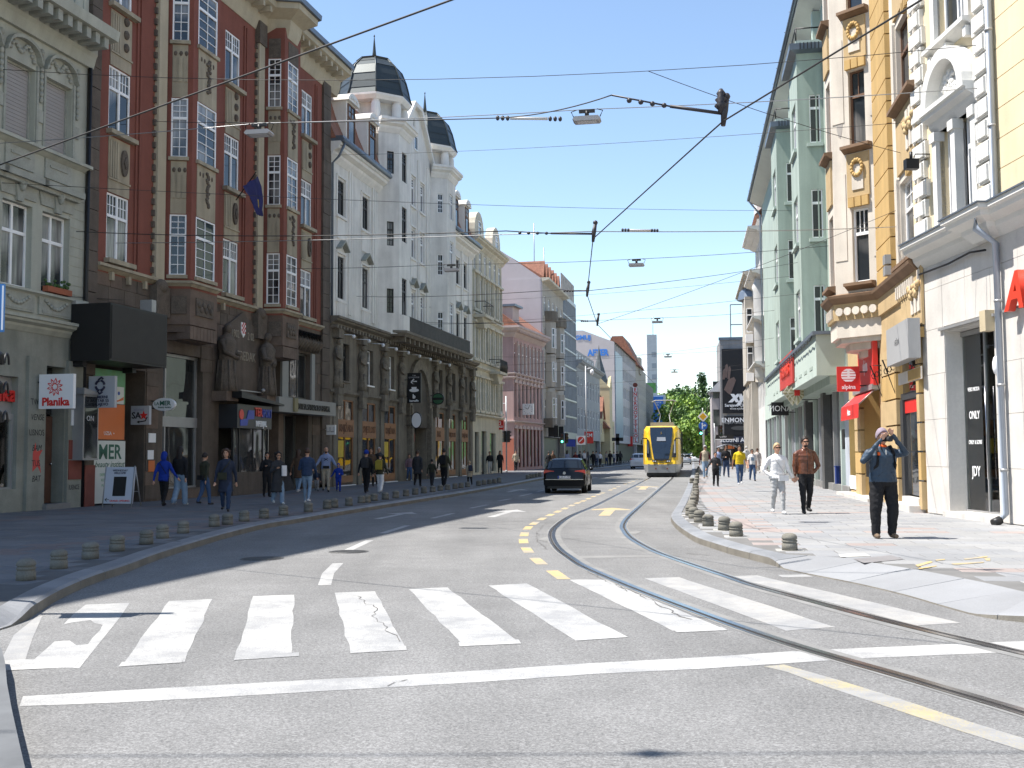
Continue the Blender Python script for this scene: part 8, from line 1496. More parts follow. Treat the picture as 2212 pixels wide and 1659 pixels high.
# ================================================================== people
def cloth(name, c, rough=.85, **k): return mat(name, c, rough, .14, 6, .06, 16, .55, spec=.25, **k)
C = {'skin': mat('skin', (.5, .28, .19), .55, .08, 6), 'skin2': mat('skin_tan', (.4, .21, .135), .55, .08, 6), 'hair_d': mat('hair_dark', (.018, .012, .01), .6, .2, 20), 'hair_b': mat('hair_brown', (.06, .03, .018), .6, .2, 20), 'hair_bl': mat('hair_blond', (.42, .3, .17), .6, .2, 20), 'hair_g': mat('hair_grey', (.35, .34, .33), .7, .15, 20),
     'black': cloth('cloth_black', (.014, .014, .016)), 'char': cloth('cloth_charcoal', (.035, .036, .04)), 'navy': cloth('cloth_navy', (.025, .032, .055)), 'white': cloth('cloth_white', (.68, .67, .67)), 'grey': cloth('cloth_grey', (.27, .27, .28)), 'lgrey': cloth('cloth_pale_grey', (.4, .4, .4)), 'jeans': cloth('denim_mid', (.05, .09, .18)), 'ljeans': cloth('denim_light', (.2, .28, .38)), 'djeans': cloth('denim_dark', (.03, .05, .1)), 'blue': cloth('cloth_royal_blue', (.01, .035, .26)), 'lblue': cloth('cloth_pale_blue', (.22, .27, .42)), 'yel': cloth('cloth_yellow', (.62, .45, .02)), 'olive': cloth('cloth_olive', (.04, .04, .025)), 'beige': cloth('cloth_beige', (.38, .32, .24)), 'mar': cloth('cloth_maroon', (.1, .02, .025)), 'leather': mat('leather_brown', (.12, .04, .018), .32, .25, 7, .08, 18, .6, coat=.15), 'teal': mat('jacket_slate_blue', (.022, .042, .07), .5, .12, 6, .05, 15, .8), 'brown': cloth('cloth_brown', (.09, .055, .035)), 'ybag': cloth('cloth_mustard', (.3, .24, .04)), 'shoe_w': mat('shoe_white', (.6, .6, .6), .6, .1), 'shoe_b': mat('shoe_black', (.015, .015, .015), .5, .1), 'shoe_br': mat('boot_brown', (.16, .11, .07), .7, .2, 12), 'stripe': cloth('cloth_plum', (.16, .1, .12)), 'floral': mat('cloth_floral', (.12, .05, .05), .8, .9, 14, col2=(.8, .75, .7)), 'lens': mat('sunglass_lens', (.012, .008, .008), .15, 0), 'orange': cloth('cloth_orange', (.6, .1, .02)), 'cap': cloth('cloth_cap_grey', (.25, .2, .24)), 'lip': mat('lips', (.36, .12, .1), .5, 0)}
def person(label, P, h, face=0, shirt='black', pants='jeans', shoes='shoe_b', skin='skin', hair='hair_d', style='short', sleeve='long', stride=.16, arms=('down', 'down'), coat=None, vox=.022, tw=1.14, bulk=1.08, vest=None, glasses=False, beard=False, bag=None, lean=0, lead=1, flare=0, detail=False, group='people on the pavements', stance=0, hood=False):
 k = h / 1.76; e = empty('person', P, R(face)); tag(e, label, 'person', group)
 keys = []; src = MB(); u0 = P.x * 3
 def add(fn, key):
  if key not in keys: keys.append(key)
  n = len(src.f); fn(); src.m[n:] = [keys.index(key)] * (len(src.f) - n)
 def cap(a, b, r0, r1, key, n=10):
  a, b = Vector(a), Vector(b); d = (b - a).normalized()
  add(lambda: src.tube([tuple(a - d * r0 * .75), tuple(a - d * r0 * .3), tuple(a), tuple(b), tuple(b + d * r1 * .3), tuple(b + d * r1 * .75)], [r0 * .45, r0 * .9, r0, r1, r1 * .9, r1 * .45], n), key)
 def loft(rows, key, n=16):
  def f_():
   rg = [[src.p(cx + rx * math.cos(2 * math.pi * j / n), cy + ry * math.sin(2 * math.pi * j / n), z) for j in range(n)] for z, cx, cy, rx, ry in rows]
   for a, b in zip(rg, rg[1:]):
    for j in range(n): src.face([a[j], a[(j + 1) % n], b[(j + 1) % n], b[j]])
   src.face(rg[0][::-1]); src.face(rg[-1])
  add(f_, key)
 def ell(c, r, key, n=12): add(lambda: src.blob(c, r, n), key)
 b = bulk; sl = lean
 # legs
 for sd in (-1, 1):
  st = stride * sd * lead; kx = sd * (.092 + stance); kn = (kx + sd * .004, -st * .55 - .02, .5 + .01 * abs(st)); lift = max(0, -st) * .35; an = (kx, -st * 1.05 + .02, .085 + lift)
  if st < 0: kn = (kx, -st * .35 - .05, .5)
  cap((sd * (.085 + stance * .4), 0, .9), kn, .092 * b, .066 * tw, pants); cap(kn, an, .064 * tw, .046 * tw * (1.25 if 1.2 < tw < 1.48 else 1), pants)
  cap((an[0], an[1] + .03, an[2] - .035), (an[0] + sd * .015, an[1] - .13, an[2] - .045 - lift * .2), .042, .036, shoes)
 # trunk
 loft([(.84, 0, .0, .135 * b, .1 * b), (.92, 0, 0, .165 * b, .115 * b), (1.0, 0, sl * .05, .158 * b, .11 * b)], pants)
 z0 = coat if coat else .9; rows = []
 if coat: rows += [(coat, 0, .01, (.17 + flare) * b, (.13 + flare) * b), ((coat + 1) / 2, 0, .0, (.168 + flare * .5) * b, (.125 + flare * .4) * b)]
 rows += [(max(.9, z0 + .01) if not coat else .98, 0, sl * .03, .17 * b, .12 * b), (1.06, 0, sl * .06, .16 * b, .112 * b), (1.2, 0, sl * .1, .165 * b, .115 * b), (1.32, 0, sl * .15, .18 * b, .118 * b), (1.39, 0, sl * .18, .168 * b, .105), (1.435, 0, sl * .2, .13, .085), (1.475, 0, sl * .21, .075, .068)]
 loft(rows, vest or shirt)
 hc = Vector((0, -.015 + sl * .3, 1.635 - abs(sl) * .04))
 cap((0, .012 + sl * .2, 1.45), (0, -.005 + sl * .26, 1.56), .055, .05, skin)
 ell(tuple(hc), (.076, .096, .115), skin, 14); ell((0, hc.y - .03, hc.z - .06), (.056, .066, .062), skin); cap((0, hc.y - .088, hc.z + .01), (0, hc.y - .108, hc.z - .022), .011, .015, skin, 6)
 for sd in (-1, 1): ell((sd * .077, hc.y + .01, hc.z - .005), (.014, .022, .032), skin, 6)
 # arms
 for sd, pose in zip((-1, 1), arms):
  sh = Vector((sd * .17 * b, .0 + sl * .18, 1.36)); cap((sd * .05, sl * .19, 1.45), sh, .045, .056 * b, vest or shirt)
  if isinstance(pose, str):
   sw = stride * sd * lead * .9
   if pose == 'down': el = sh + Vector((sd * .07, sw * .55 + .02, -.29)); ha = el + Vector((sd * .02, sw * .8 - .06, -.25))
   elif pose == 'pocket': el = sh + Vector((sd * .13, .09, -.27)); ha = Vector((sd * .17, -.07, .93))
   elif pose == 'phone': el = sh + Vector((sd * .07, -.02, -.28)); ha = el + Vector((-sd * .12, -.22, .12))
   elif pose == 'chest': el = sh + Vector((sd * .07, 0, -.29)); ha = el + Vector((-sd * .17, -.2, .03))
   elif pose == 'out': el = sh + Vector((sd * .14, 0, -.25)); ha = el + Vector((sd * .14, -.05, -.2))
  else: el, ha = Vector(pose[0]), Vector(pose[1])
  up = shirt; lo = skin if sleeve == 'short' else shirt
  cap(sh, el, .058 * b, .05 * (1.1 if sleeve != 'short' else .85), up)
  if sleeve == 'short': cap(sh.lerp(el, .55), el, .042, .04, skin)
  d = (ha - el).normalized(); wr = ha - d * .02; cap(el, wr, .047 * (1.05 if lo != skin else .85), .033 if lo != skin else .027, lo)
  if pose != 'pocket':
   side_ = d.cross(Vector((0, 1, 0)) if abs(d.y) < .8 else Vector((0, 0, 1))).normalized(); nrm = side_.cross(d)
   ell(tuple(ha + d * .045), (.03, .03, .045) if abs(d.z) > .6 else (.035, .04, .03), skin, 8)
   for q, (o, ln) in enumerate(((-.027, .062), (-.009, .074), (.009, .07), (.027, .055))):
    a = ha + d * .07 + side_ * o; m_ = a + d * ln * .55 - nrm * .004; cap(a, m_, .0105, .0105, skin, 6); cap(m_, m_ + d * ln * .4 - nrm * .018, .0105, .009, skin, 6)
   cap(ha + d * .02 + side_ * .03 * -sd, ha + d * .075 + side_ * .052 * -sd - nrm * .02, .013, .011, skin, 6)
 me0 = src.mesh('body'); me0.polygons.foreach_set('material_index', src.m)
 tmp = bpy.data.objects.new('body', me0); r_ = tmp.modifiers.new('r', 'REMESH'); r_.mode = 'VOXEL'; r_.voxel_size = vox; r_.use_smooth_shade = True
 s_ = tmp.modifiers.new('s', 'SMOOTH'); s_.factor = .5; s_.iterations = 3
 me = baked(tmp); bpy.data.objects.remove(tmp); me.materials.clear()
 tree = BVHTree.FromPolygons([Vector(v) for v in src.v], src.f)
 for kk in keys: me.materials.append(C[kk])
 for pl in me.polygons:
  hit = tree.find_nearest(pl.center); pl.material_index = src.m[hit[2]] if hit[2] is not None else 0; pl.use_smooth = True
 fold = {}
 for pl in me.polygons:
  if not keys[pl.material_index].startswith(('skin', 'shoe')):
   for vi in pl.vertices: fold[vi] = 1
 if vox < .02:
  co = [v.co.copy() for v in me.vertices]; no = [v.normal.copy() for v in me.vertices]
  for vi in fold: c_ = co[vi]; co[vi] = c_ + no[vi] * (noise.noise(Vector((c_.x * 7, c_.y * 7, c_.z * 15 + u0))) * .011 + noise.noise(c_ * 26) * .004)
  me.vertices.foreach_set('co', [x for c_ in co for x in c_])
 me.name = 'body'; put('body', me, None, e).scale = (k, k, k)
 def child(name, mb, key):
  o = put(name, mb, C[key] if isinstance(key, str) else key, e); o.scale = (k, k, k); return o
 hx, hy, hz = hc
 def scalp(cut_y=-.055, cut_z=.02, ex=.014, key=hair, name='hair'):
  mb = MB(); n, m_ = 14, 9; rg = []
  for i in range(m_):
   t = math.pi * .62 * i / (m_ - 1); row = []
   for j in range(n):
    a = 2 * math.pi * j / n; front = max(0, -math.sin(a)); tt = t * (1 - .52 * front)
    wob = 1 + .035 * math.sin(5 * a + i) if name == 'hair' else 1
    row.append(mb.p((.076 + ex) * wob * math.sin(tt) * math.cos(a), hy + .008 + (.096 + ex) * wob * math.sin(tt) * math.sin(a), hz + .008 + (.115 + ex) * math.cos(tt)))
   rg.append(row)
  for a, b_ in zip(rg[1:], rg[2:]):
   for j in range(n): mb.face([a[j], a[(j + 1) % n], b_[(j + 1) % n], b_[j]], 0, True)
  mb.face(rg[1], 0, True); mb.face(rg[-1][::-1]); return child(name, mb, key)
 if style in ('short', 'bun', 'long', 'curly', 'pony'): scalp(ex=.03 if style == 'curly' else .014)
 if style == 'bun': child('hair_bun', MB().blob((0, hy + .1, hz + .06), (.035, .03, .035), 8), hair)
 if style == 'long':
  mb = MB(); rr = [(hz + .06, .085, .05, .045), (hz - .02, .092, .055, .06), (hz - .14, .1, .045, .075), (hz - .3, .085, .03, .085), (hz - .42, .05, .018, .08)]; n = 12
  rg = [[mb.p(rx * math.cos(2 * math.pi * j / n), hy + cy + ry * math.sin(2 * math.pi * j / n), z) for j in range(n)] for z, rx, ry, cy in rr]
  for a, b_ in zip(rg, rg[1:]):
   for j in range(n): mb.face([a[j], a[(j + 1) % n], b_[(j + 1) % n], b_[j]], 0, True)
  mb.face(rg[0]); mb.face(rg[-1]); child('long_hair', mb, hair)
 if style == 'curly':
  mb = MB(); q = random.Random(3)
  for _ in range(26): a = q.uniform(0, 6.3); mb.blob((.1 * math.cos(a), hy + .03 + .09 * math.sin(a) * (1 if math.sin(a) > 0 else .4), hz + q.uniform(-.12, .1)), .035, 6)
  child('curls', mb, hair)
 if style in ('cap', 'hood'):
  scalp(ex=.022, key=shirt if style == 'hood' else (hair if hair in C else 'cap'), name='hood' if style == 'hood' else 'cap')
  if style == 'hood': child('hood_back', MB().blob((0, hy + .05, hz - .06), (.1, .085, .13), 10), shirt)
  else: child('cap_brim', MB().plate([(-.06, hy - .08), (.06, hy - .08), (.05, hy - .16), (-.05, hy - .16)], hz + .035, hz + .045), hair if hair in C else 'cap')
 if hood: child('hood', MB().blob((0, .09, 1.47), (.11, .07, .08), 10), shirt)
 if glasses: child('sunglasses', MB().prism([(-.064, hz + .022), (-.064, hz - .002), (-.045, hz - .012), (-.015, hz - .006), (0, hz + .006), (.015, hz - .006), (.045, hz - .012), (.064, hz - .002), (.064, hz + .022)], hy - .106, hy - .09).box(-.08, -.074, hy - .1, hy + .01, hz + .008, hz + .02).box(.074, .08, hy - .1, hy + .01, hz + .008, hz + .02), 'lens')
 elif detail or h > 0:
  for sd in (-1, 1): child('eye', MB().blob((sd * .03, hy - .088, hz + .008), (.013, .008, .007), 6), 'hair_d')
  for sd in (-1, 1): child('eyebrow', MB().box(sd * .03 - .017, sd * .03 + .017, hy - .098, hy - .088, hz + .026, hz + .032), 'hair_d' if hair != 'hair_g' else 'hair_g')
 child('mouth', MB().blob((0, hy - .089, hz - .062), (.022, .008, .006), 8), 'lip')
 if beard: child('beard', MB().blob((0, hy - .05, hz - .088), (.05, .05, .035), 10).blob((0, hy - .094, hz - .046), (.026, .01, .006), 8), 'hair_d')
 return e, k, child
def gp(u, v): P = ground(u, v, PZ); return Vector((P.x, P.y, PZ))
def hgt(u, vf, vh, P): return max(.9, min(1.95, (vf - vh) * (P - EYE).dot(FW) / F))
def stand(label, u, vf, vh, d=None, **k):
 P = gp(u, vf) if d is None else at(u, 981, d); P.z = PZ; h = k.pop('h', None) or hgt(u, vf, vh, P); dist = P.y
 k.setdefault('vox', .014 if dist < 30 else (.019 if dist < 62 else .028)); return person(label, P, h, **k)
def strap(child, pts, key, r=.012): child('strap', MB().tube(pts, r, 5), key)
def backpack(child, key): child('backpack', MB().box(-.14, .14, .11, .25, 1.02, 1.4).blob((0, .18, 1.4), (.14, .07, .05), 8).box(-.1, .1, .25, .29, 1.05, 1.22), key); [strap(child, [(s * .1, .11, 1.4), (s * .1, -.0, 1.47), (s * .11, -.12, 1.36), (s * .15, -.08, 1.12)], key, .018) for s in (-1, 1)]
# --- sunny pavement
e, k, ch = stand('person in slate blue jacket holding a camera up to the face', 1911, 1163, 926, shirt='teal', pants='black', shoes='shoe_br', hair='cap', style='cap', stride=.0, tw=1.5, bulk=1.34, stance=.045, vox=.0115, arms=((((-.36), -.08, 1.24), (-.1, -.2, 1.585)), ((.35, -.1, 1.36), (.085, -.2, 1.66))), detail=True, face=6, lead=1)
cam_ = ch('camera_body', MB().box(-.075, .075, -.2, -.135, 1.55, 1.64).box(-.03, .03, -.19, -.15, 1.64, 1.665), C['black']); ch('camera_lens', MB().tube([(.01, -.19, 1.592), (.01, -.25, 1.59), (.01, -.3, 1.588)], [.042, .045, .04], 14), C['char']); ch('camera_strap', MB().tube([(-.08, -.16, 1.6), (-.1, -.16, 1.5), (-.06, -.12, 1.42), (0, .07, 1.5)], .009, 5), 'olive'); ch('backpack', MB().box(-.16, .16, .11, .26, .98, 1.42), 'black'); ch('scarf', MB().lathe([(.07, 1.44), (.078, 1.47), (.066, 1.5)], (0, .0), 12), 'orange')
for s in (-1, 1): strap(ch, [(s * .12, .1, 1.44), (s * .125, -.03, 1.475), (s * .13, -.135, 1.36), (s * .15, -.135, 1.18), (s * .19, 0, 1.05)], 'black', .024)
ch('zip', MB().tube([(0, -.138, 1.42), (0, -.142, 1.2), (0, -.142, .95)], .005, 4), 'lgrey'); ch('strap_tag', MB().box(-.15, -.11, -.165, -.15, 1.33, 1.38), 'orange')
for s in (-1, 1): ch('pocket_seam', MB().tube([(s * .07, -.146, 1.06), (s * .13, -.12, 1.0)], .004, 4), 'black')
Pm = gp(1742, 1109.5); Pw = gp(1681, 1110.5)
e, k, ch = person('bearded person in a brown leather jacket and sunglasses, hand in hand with a companion', Pm, 1.84, face=2, shirt='leather', pants='black', shoes='shoe_b', stride=.12, tw=1.14, bulk=1.2, vox=.0125, arms=(((-.25, .0, 1.08), (-.245, -.03, .86)), 'pocket'), glasses=True, beard=True, detail=True, lead=-1)
ch('collar', MB().lathe([(.085, 1.44), (.08, 1.48), (.072, 1.5)], (0, -.0), 14), 'leather'); ch('zip', MB().tube([(0, -.135, 1.44), (.01, -.14, 1.2), (.01, -.137, .95)], .006, 4), 'char'); ch('cuff', MB().lathe([(.038, .9), (.04, .93)], (-.245, -.02), 10), 'leather')
e, k, ch = person('smiling person in white jacket, grey jeans and sunglasses with a white shoulder bag', Pw, 1.69, face=4, shirt='white', pants='lgrey', shoes='shoe_w', hair='hair_bl', style='bun', stride=.13, tw=1.1, bulk=1.14, vox=.0125, arms=('pocket', ((.27, -.02, 1.1), (.37, -.03, .9))), glasses=True, detail=True, flare=.02, coat=.88, lead=1)
ch('shoulder_bag', MB().box(-.02, .22, -.2, -.12, .82, .96), 'white'); strap(ch, [(.18, -.15, .95), (.05, -.145, 1.15), (-.05, -.15, 1.3), (-.13, -.06, 1.44)], 'lgrey', .007); ch('hem_line', MB().tube([(-.05, -.145, .965), (.18, -.11, .965)], .004, 4), 'char')
for z, x in ((.42, .09), (.46, .1), (.5, .085), (.54, .095)): ch('knee_rip', MB().box(x - .03, x + .03, -.155, -.14, z, z + .012), 'skin')
stand('older person in pale vest with maroon sleeves, jeans and light cap', 1524, 1033.5, 962, shirt='mar', vest='beige', pants='ljeans', shoes='shoe_br', hair='hair_g', style='cap', glasses=True, bulk=1.05, lead=-1)
stand('boy in dark grey sweater and black trousers walking toward the camera', 1546.5, 1051, 976, shirt='char', pants='black', arms=('out', 'chest'), stride=.06, bulk=1.08)
stand('youngster in pale blue shirt partly hidden behind the boy in grey', 1553, 1031, 966, shirt='lblue', pants='ljeans', glasses=True, lead=-1)
stand('person in black jacket and blue jeans with sunglasses and a crossed arm', 1569, 1031.5, 962, shirt='black', pants='djeans', glasses=True, arms=('chest', 'down'), beard=True)
stand('person in bright yellow polo shirt and blue jeans', 1598.5, 1047, 962, shirt='yel', pants='jeans', shoes='shoe_w', skin='skin2', sleeve='short', bulk=1.16, lead=-1, arms=('down', 'down'))
stand('boy in white printed T-shirt and blue jeans', 1625.6, 1039.5, 970, shirt='white', pants='jeans', sleeve='short', glasses=True, bulk=1.04)[2]('shirt_print', MB().box(-.08, .08, -.128, -.12, 1.12, 1.3), 'ljeans')
stand('person in pale grey hooded top walking away', 1613, 1021, 962, face=180, shirt='lgrey', pants='grey', hair='hair_g', hood=True)
stand('person in black and white floral dress walking away', 1637, 1024, 968, face=178, shirt='floral', pants='floral', coat=.55, hair='hair_b', flare=.05)
stand('long-haired girl in white T-shirt walking away', 1662, 1012, 968, d=92, h=1.64, face=178, shirt='white', pants='djeans', sleeve='short', style='long', hair='hair_d')
# --- shaded pavement, from the crossing onward
L_ = lambda *a, **k: stand(*a, **k)
AW = 180 - 12
e, k, ch = L_('person in blue hooded jacket and black trousers walking away', 353, 1093.5, 976, face=AW, shirt='blue', pants='black', style='hood', hair='hair_d', coat=.82, arms=('out', 'down')); strap(ch, [(-.15, .13, 1.05), (.1, .13, 1.42)], 'black')
L_('long-haired person in black top and wide pale jeans walking away', 388, 1092, 965, face=AW, shirt='black', pants='ljeans', shoes='shoe_w', style='long', tw=1.45, lead=-1)
e, k, ch = L_('boy in olive jacket and blue jeans walking away with a small bag', 441, 1091, 978, face=AW - 25, shirt='olive', pants='jeans', lead=-1); ch('belt_bag', MB().box(-.13, .13, .1, .2, .85, 1.0), 'black')
e, k, ch = L_('person with glasses in long dark coat and crossbody bag walking toward the camera', 487, 1105, 970, face=8, shirt='navy', pants='djeans', coat=.55, flare=.035, hair='hair_b', style='curly', shoes='shoe_b', bulk=1.05); ch('crossbody_bag', MB().box(-.2, .04, -.2, -.12, .9, 1.1), 'olive'); strap(ch, [(-.12, -.15, 1.1), (.05, -.15, 1.3), (.13, -.05, 1.44)], 'olive', .014)
e, k, ch = L_('person in black hooded top looking at a phone by the sports shop', 576, 1074, 977, face=30, shirt='black', pants='black', style='hood', arms=('phone', 'phone'), stride=.05); ch('phone', MB().box(-.04, .04, -.3, -.28, 1.2, 1.34), 'char')
e, k, ch = L_('curly-haired person in sunglasses and long open grey coat', 600, 1090, 976, face=35, shirt='char', pants='ljeans', shoes='shoe_w', coat=.42, flare=.07, style='curly', hair='hair_d', glasses=True, arms=('phone', 'pocket'), tw=1.35); ch('coat_tail', MB().prism([(.1, .42), (.62, .48), (.3, 1.25), (.12, 1.3)], -.02, .05), 'char'); ch('tote_bag', MB().box(.06, .22, -.22, -.14, .95, 1.3), 'white')
L_('person in beige coat half hidden behind the denim jacket', 644, 1064, 971, face=AW, shirt='brown', pants='ljeans', coat=.6, style='long', hair='hair_b', shoes='shoe_w')
L_('person in denim jacket, light jeans and white sneakers seen from behind', 663, 1087, 968, face=AW + 10, shirt='djeans', pants='ljeans', shoes='shoe_w', hair='hair_b', arms=('down', 'phone'), tw=.95, bulk=1.08, coat=.88)
L_('toddler in dark jacket by the bank', 684, 1061, 1015, face=10, shirt='navy', pants='grey', bulk=1.25)
e, k, ch = L_('bald person in pale blue hooded sweatshirt leading a child', 704, 1063, 965, face=10, shirt='lblue', pants='beige', style='none', hair='hair_d', shoes='shoe_b', hood=True, beard=True, bulk=1.1, arms=('out', 'out'), tw=1.1); ch('chest_logo', MB().tube([(-.07, -.13, 1.32), (0, -.138, 1.26), (.07, -.13, 1.32)], .012, 4).tube([(-.07, -.132, 1.22), (0, -.138, 1.28), (.07, -.132, 1.22)], .012, 4), 'black'); ch('belt_bag', MB().box(-.12, .12, -.2, -.12, .92, 1.02), 'black')
L_('child in bright blue tracksuit holding an adult hand', 731, 1063, 1001, face=8, shirt='blue', pants='blue', style='hood', bulk=1.15, arms=('out', 'chest'))
L_('slim person in black seen from behind near the bookshop', 774.6, 1046, 970, face=AW, shirt='black', pants='black', shoes='shoe_w', style='short', coat=.8)
e, k, ch = L_('person in black with blue and white cap and backpack walking away', 791, 1065, 972, face=AW, shirt='black', pants='black', hair='blue', style='cap', shoes='shoe_b'); backpack(ch, 'char')
L_('person in dark hood facing the camera behind the cap wearer', 801, 1051, 968, face=10, shirt='brown', pants='black', style='hood')
L_('grey-haired person in black coat facing the camera', 818.5, 1049, 966, face=10, shirt='black', pants='black', hair='hair_g', coat=.7, bulk=1.12)[2]('tote_bag', MB().box(-.42, -.26, -.12, -.04, .45, .8), 'beige')
e, k, ch = L_('person with mustard yellow backpack and white trousers walking away', 821, 1065, 978, face=AW, shirt='olive', pants='white', shoes='shoe_w', hair='char', style='cap', tw=1.3, coat=.82, bulk=1.05); backpack(ch, 'ybag')
L_('child in striped top by the passage', 884, 1039, 981, face=20, shirt='stripe', pants='jeans', bulk=1.1, shoes='shoe_w', hair='hair_b')
L_('person in long grey coat walking away past the passage', 902, 1051, 973, face=AW, shirt='char', pants='black', coat=.62, flare=.03, hair='hair_b', lead=-1)
L_('child in dark jacket walking away beside the long grey coat', 933, 1051, 992, face=AW, shirt='olive', pants='char', bulk=1.1)
e, k, ch = L_('tall person in dark clothes with a black backpack walking away', 959, 1052, 969, face=AW, shirt='olive', pants='black', bulk=1.12); backpack(ch, 'black')
e, k, ch = L_('stooping person in beige coat with dark blue backpack', 1015, 1049, 995, face=AW + 30, shirt='beige', pants='black', coat=.62, lean=-.35, hair='hair_bl', bulk=1.05); backpack(ch, 'navy')
FAR = [('person in dark jacket and light trousers at the corner', 1058, 78, 8, 'black', 'lgrey', 0), ('person in long black coat at the corner', 1080, 79, 8, 'black', 'black', .5), ('person in beige jacket standing before the pink wall', 1114, 90, 10, 'beige', 'black', .8), ('person in dark coat just left of the black car', 1185, 92, AW, 'black', 'black', .75), ('companion in brown just left of the black car', 1194, 93, 10, 'brown', 'black', 0), ('person in bright blue jacket beyond the black car', 1225, 99, AW, 'lblue', 'djeans', 0), ('person in maroon top in the far group', 1243, 104, 10, 'mar', 'black', 0), ('person in navy coat in the far group', 1253, 106, AW, 'navy', 'black', .7), ('person in white top in the far group', 1262, 108, 10, 'white', 'black', 0), ('person in two-tone jacket in the far group', 1270, 110, AW, 'navy', 'char', 0), ('person in black in the far group', 1281, 112, 10, 'black', 'black', .7), ('person in grey hood in the far group', 1288, 115, AW, 'grey', 'djeans', 0), ('person in white shirt in the far group', 1296, 120, 10, 'white', 'black', 0), ('person in pale sweater on the far shaded pavement', 1310, 128, 10, 'beige', 'djeans', 0), ('person in black jacket on the far shaded pavement', 1318, 126, 10, 'black', 'black', 0), ('person in light jacket on the far shaded pavement', 1326, 130, AW, 'lgrey', 'djeans', 0), ('person in black, left of the farthest pair', 1333, 132, AW, 'black', 'black', 0), ('person in black, right of the farthest pair', 1340, 133, AW, 'char', 'black', 0), ('person in dark clothes under the vertical letters', 1393, 150, 10, 'char', 'black', 0)]
for i, (lab, u, d, fc, sh, pa, co) in enumerate(FAR): stand(lab, u, 0, 0, d=d, h=1.68 + .1 * ((i * 7) % 3 - 1) * .6 + .05, face=fc, shirt=sh, pants=pa, coat=co or None, vox=.034, hair=('hair_d', 'hair_b', 'hair_d')[i % 3], style='long' if i % 4 == 1 else 'short', lead=1 if i % 2 else -1)
# ================================================================== trees, hill and cloud at the end of the street
M_leaf = [mat('leaf_bright', (.2, .3, .04), .6, .35, .5, rnd=.1), mat('leaf_mid', (.13, .22, .035), .6, .35, .5, rnd=.1), mat('leaf_deep', (.08, .15, .035), .6, .35, .5, rnd=.1), mat('leaf_dark', (.045, .09, .035), .6, .3, .5)]; M_bark = mat('bark', (.09, .065, .045), .9, .3, 3)
def tree(label, u, d, v_top, w, mi, name='leafy_tree', shape='round', n=2600, leaf=.5, zb=0.0):
 top = at(u, v_top, d).z - zb; P = at(u, 981, d); e = empty(name, (P.x, P.y, zb)); tag(e, label, 'tree', 'trees at the end of the street'); r = random.Random(int(u * 7 + d)); tk = MB(); hh = top
 tk.tube([(0, 0, 0), (.1, 0, hh * .3), (-.1, .1, hh * .55), (0, 0, hh * .9)], [hh * .022, hh * .018, hh * .012, .03], 8); put('trunk', tk, M_bark, e)
 for k in range(6): a = r.uniform(0, 6.28); z = hh * r.uniform(.25, .55); put('limb', MB().tube([(0, 0, z), (w * .2 * math.cos(a), w * .2 * math.sin(a), z + hh * .12), (w * .38 * math.cos(a), w * .38 * math.sin(a), z + hh * .22)], [hh * .009, hh * .006, .03], 6), M_bark, e)
 cl = []
 nc = 26 if shape == 'round' else 16
 for k in range(nc):
  if shape == 'round':
   a = r.uniform(0, 6.28); t = r.uniform(.22, .95); rad = w * .5 * math.sin(math.pi * min(1, (t * .85 + .15))) ** .6 * r.uniform(.3, .95); cl.append((rad * math.cos(a), rad * math.sin(a), hh * t, w * r.uniform(.13, .22)))
  else: t = .12 + .85 * k / nc; cl.append((r.uniform(-.12, .12) * w, r.uniform(-.12, .12) * w, hh * t, w * (.42 * math.sin(math.pi * min(1, .25 + t * .72)) + .1)))
 crowns = [MB(), MB()]
 for i in range(n):
  c = cl[i % nc]; v = Vector((r.gauss(0, 1), r.gauss(0, 1), r.gauss(0, 1))).normalized() * (r.random() ** .45) * c[3]
  p = Vector(c[:3]) + Vector((v.x, v.y, v.z * (.75 if shape == 'round' else 1.25)))
  nx = Vector((r.gauss(0, 1), r.gauss(0, 1), r.gauss(0, 1) + .6)).normalized(); a = nx.orthogonal().normalized(); b = nx.cross(a); s = leaf * r.uniform(.5, 1.2)
  mb = crowns[(i % nc) % 2]; mb.face([mb.p(*(p - a * s)), mb.p(*(p + b * s * .55)), mb.p(*(p + a * s)), mb.p(*(p - b * s * .55 + nx * s * .2))])
 for q, mb in enumerate(crowns): put('crown', mb, M_leaf[(mi + q) % 4], e)
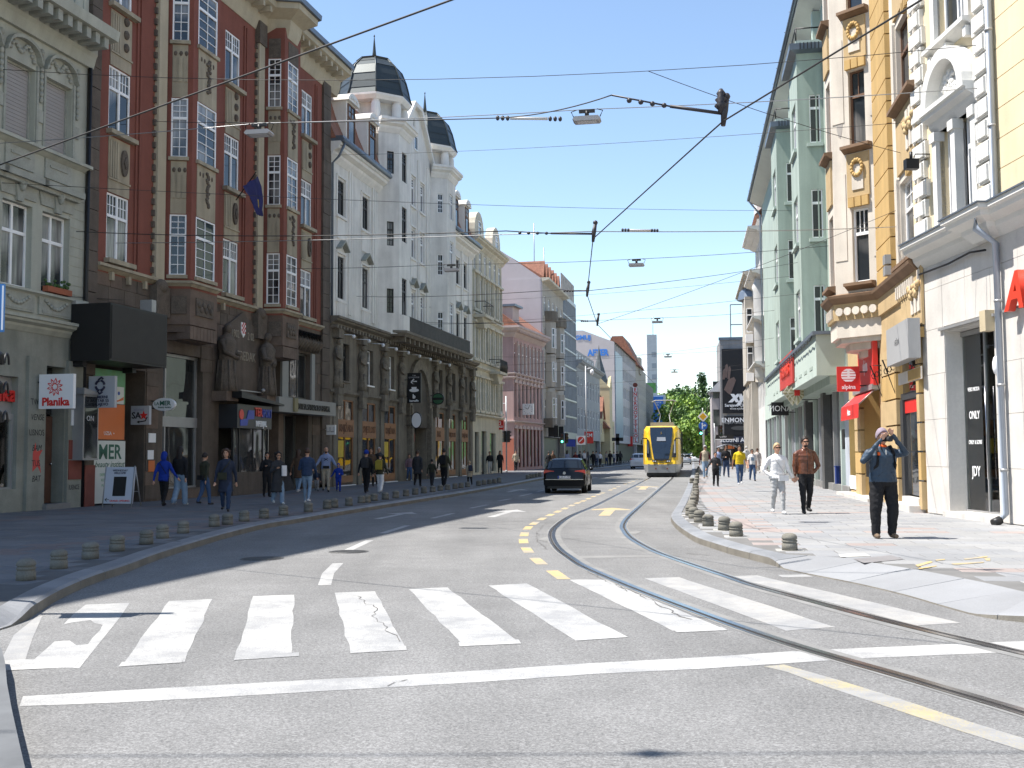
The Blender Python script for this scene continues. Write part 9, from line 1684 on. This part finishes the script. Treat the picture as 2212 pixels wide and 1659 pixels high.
T = [('light green tree against the grey wing of the billboard building', 1538, 170, 900, 7, 0, 1800, .4), ('broad mid green tree filling the gap left of the billboard building', 1530, 250, 866, 16, 1, 2600, .55), ('pale green tree over the blue advertising wall', 1440, 270, 858, 15, 0, 2400, .55), ('bright green street tree right behind the priority sign', 1517, 150, 893, 7, 0, 1800, .35), ('low bright tree left of the priority sign', 1497, 190, 905, 9, 0, 1800, .4), ('mid green tree beside the blue advertising wall', 1452, 235, 872, 14, 1, 2400, .5), ('broad light green tree above the far queue of cars', 1488, 265, 862, 18, 0, 2800, .55), ('darker tree behind the light green crown', 1470, 300, 845, 17, 1, 2600, .6), ('rounded tree at the top left of the grove', 1455, 340, 830, 22, 2, 2800, .65), ('rounded tree at the top middle of the grove', 1482, 350, 836, 20, 1, 2800, .65), ('light tree right of the grove beside the grey wing', 1525, 285, 868, 15, 0, 2600, .55), ('mid green tree low behind the traffic light', 1535, 230, 905, 11, 1, 2200, .5), ('dark low tree behind the far cars', 1505, 320, 890, 16, 3, 2200, .6), ('dark tree far right of the grove', 1545, 310, 880, 14, 2, 2200, .6), ('dark conifer beside the pale tower block', 1432, 310, 846, 7, 3, 1500, .5), ('low tree behind the blue advertising wall', 1438, 290, 885, 12, 2, 2000, .5)]
for lab, u, d, v, w, mi, n, lf in T: tree(lab, u, d, v, w, mi, n=n, leaf=lf)
tree('tall slender dark poplar above the grove', 1521, 330, 799, 6.5, 2, 'poplar_tree', 'column', 2600, .5)
hl = MB(); rows_ = []
for i in range(7): rows_.append([hl.p(-60 + 30 * j, 400 + i * 60, 26 * math.sin(math.pi * min(1, i / 6) / 2) * (1 + .15 * math.sin(j * 1.3 + i)) - .5) for j in range(14)])
for a, b in zip(rows_, rows_[1:]):
 for j in range(13): hl.face([a[j], a[j + 1], b[j + 1], b[j]], 0, True)
struct('hill', hl, M_leaf[2])
hb = at(1470, 981, 295); hs = empty('distant_house', (hb.x, hb.y, 0)); tag(hs, 'small pale house peeping out of the grove', 'house'); put('wall', MB().box(-4, 4, 0, 8, 0, 13.5), mat('far_house_white', (.6, .58, .55), .8), hs); put('roof', MB().prism([(-4.4, 13.5), (4.4, 13.5), (0, 15.5)], -.3, 8.3), M_tile, hs)
for x in (-2.5, 0, 2.5): put('window', MB().box(x - .5, x + .5, -.08, 0, 11, 12.4), M_glass, hs)
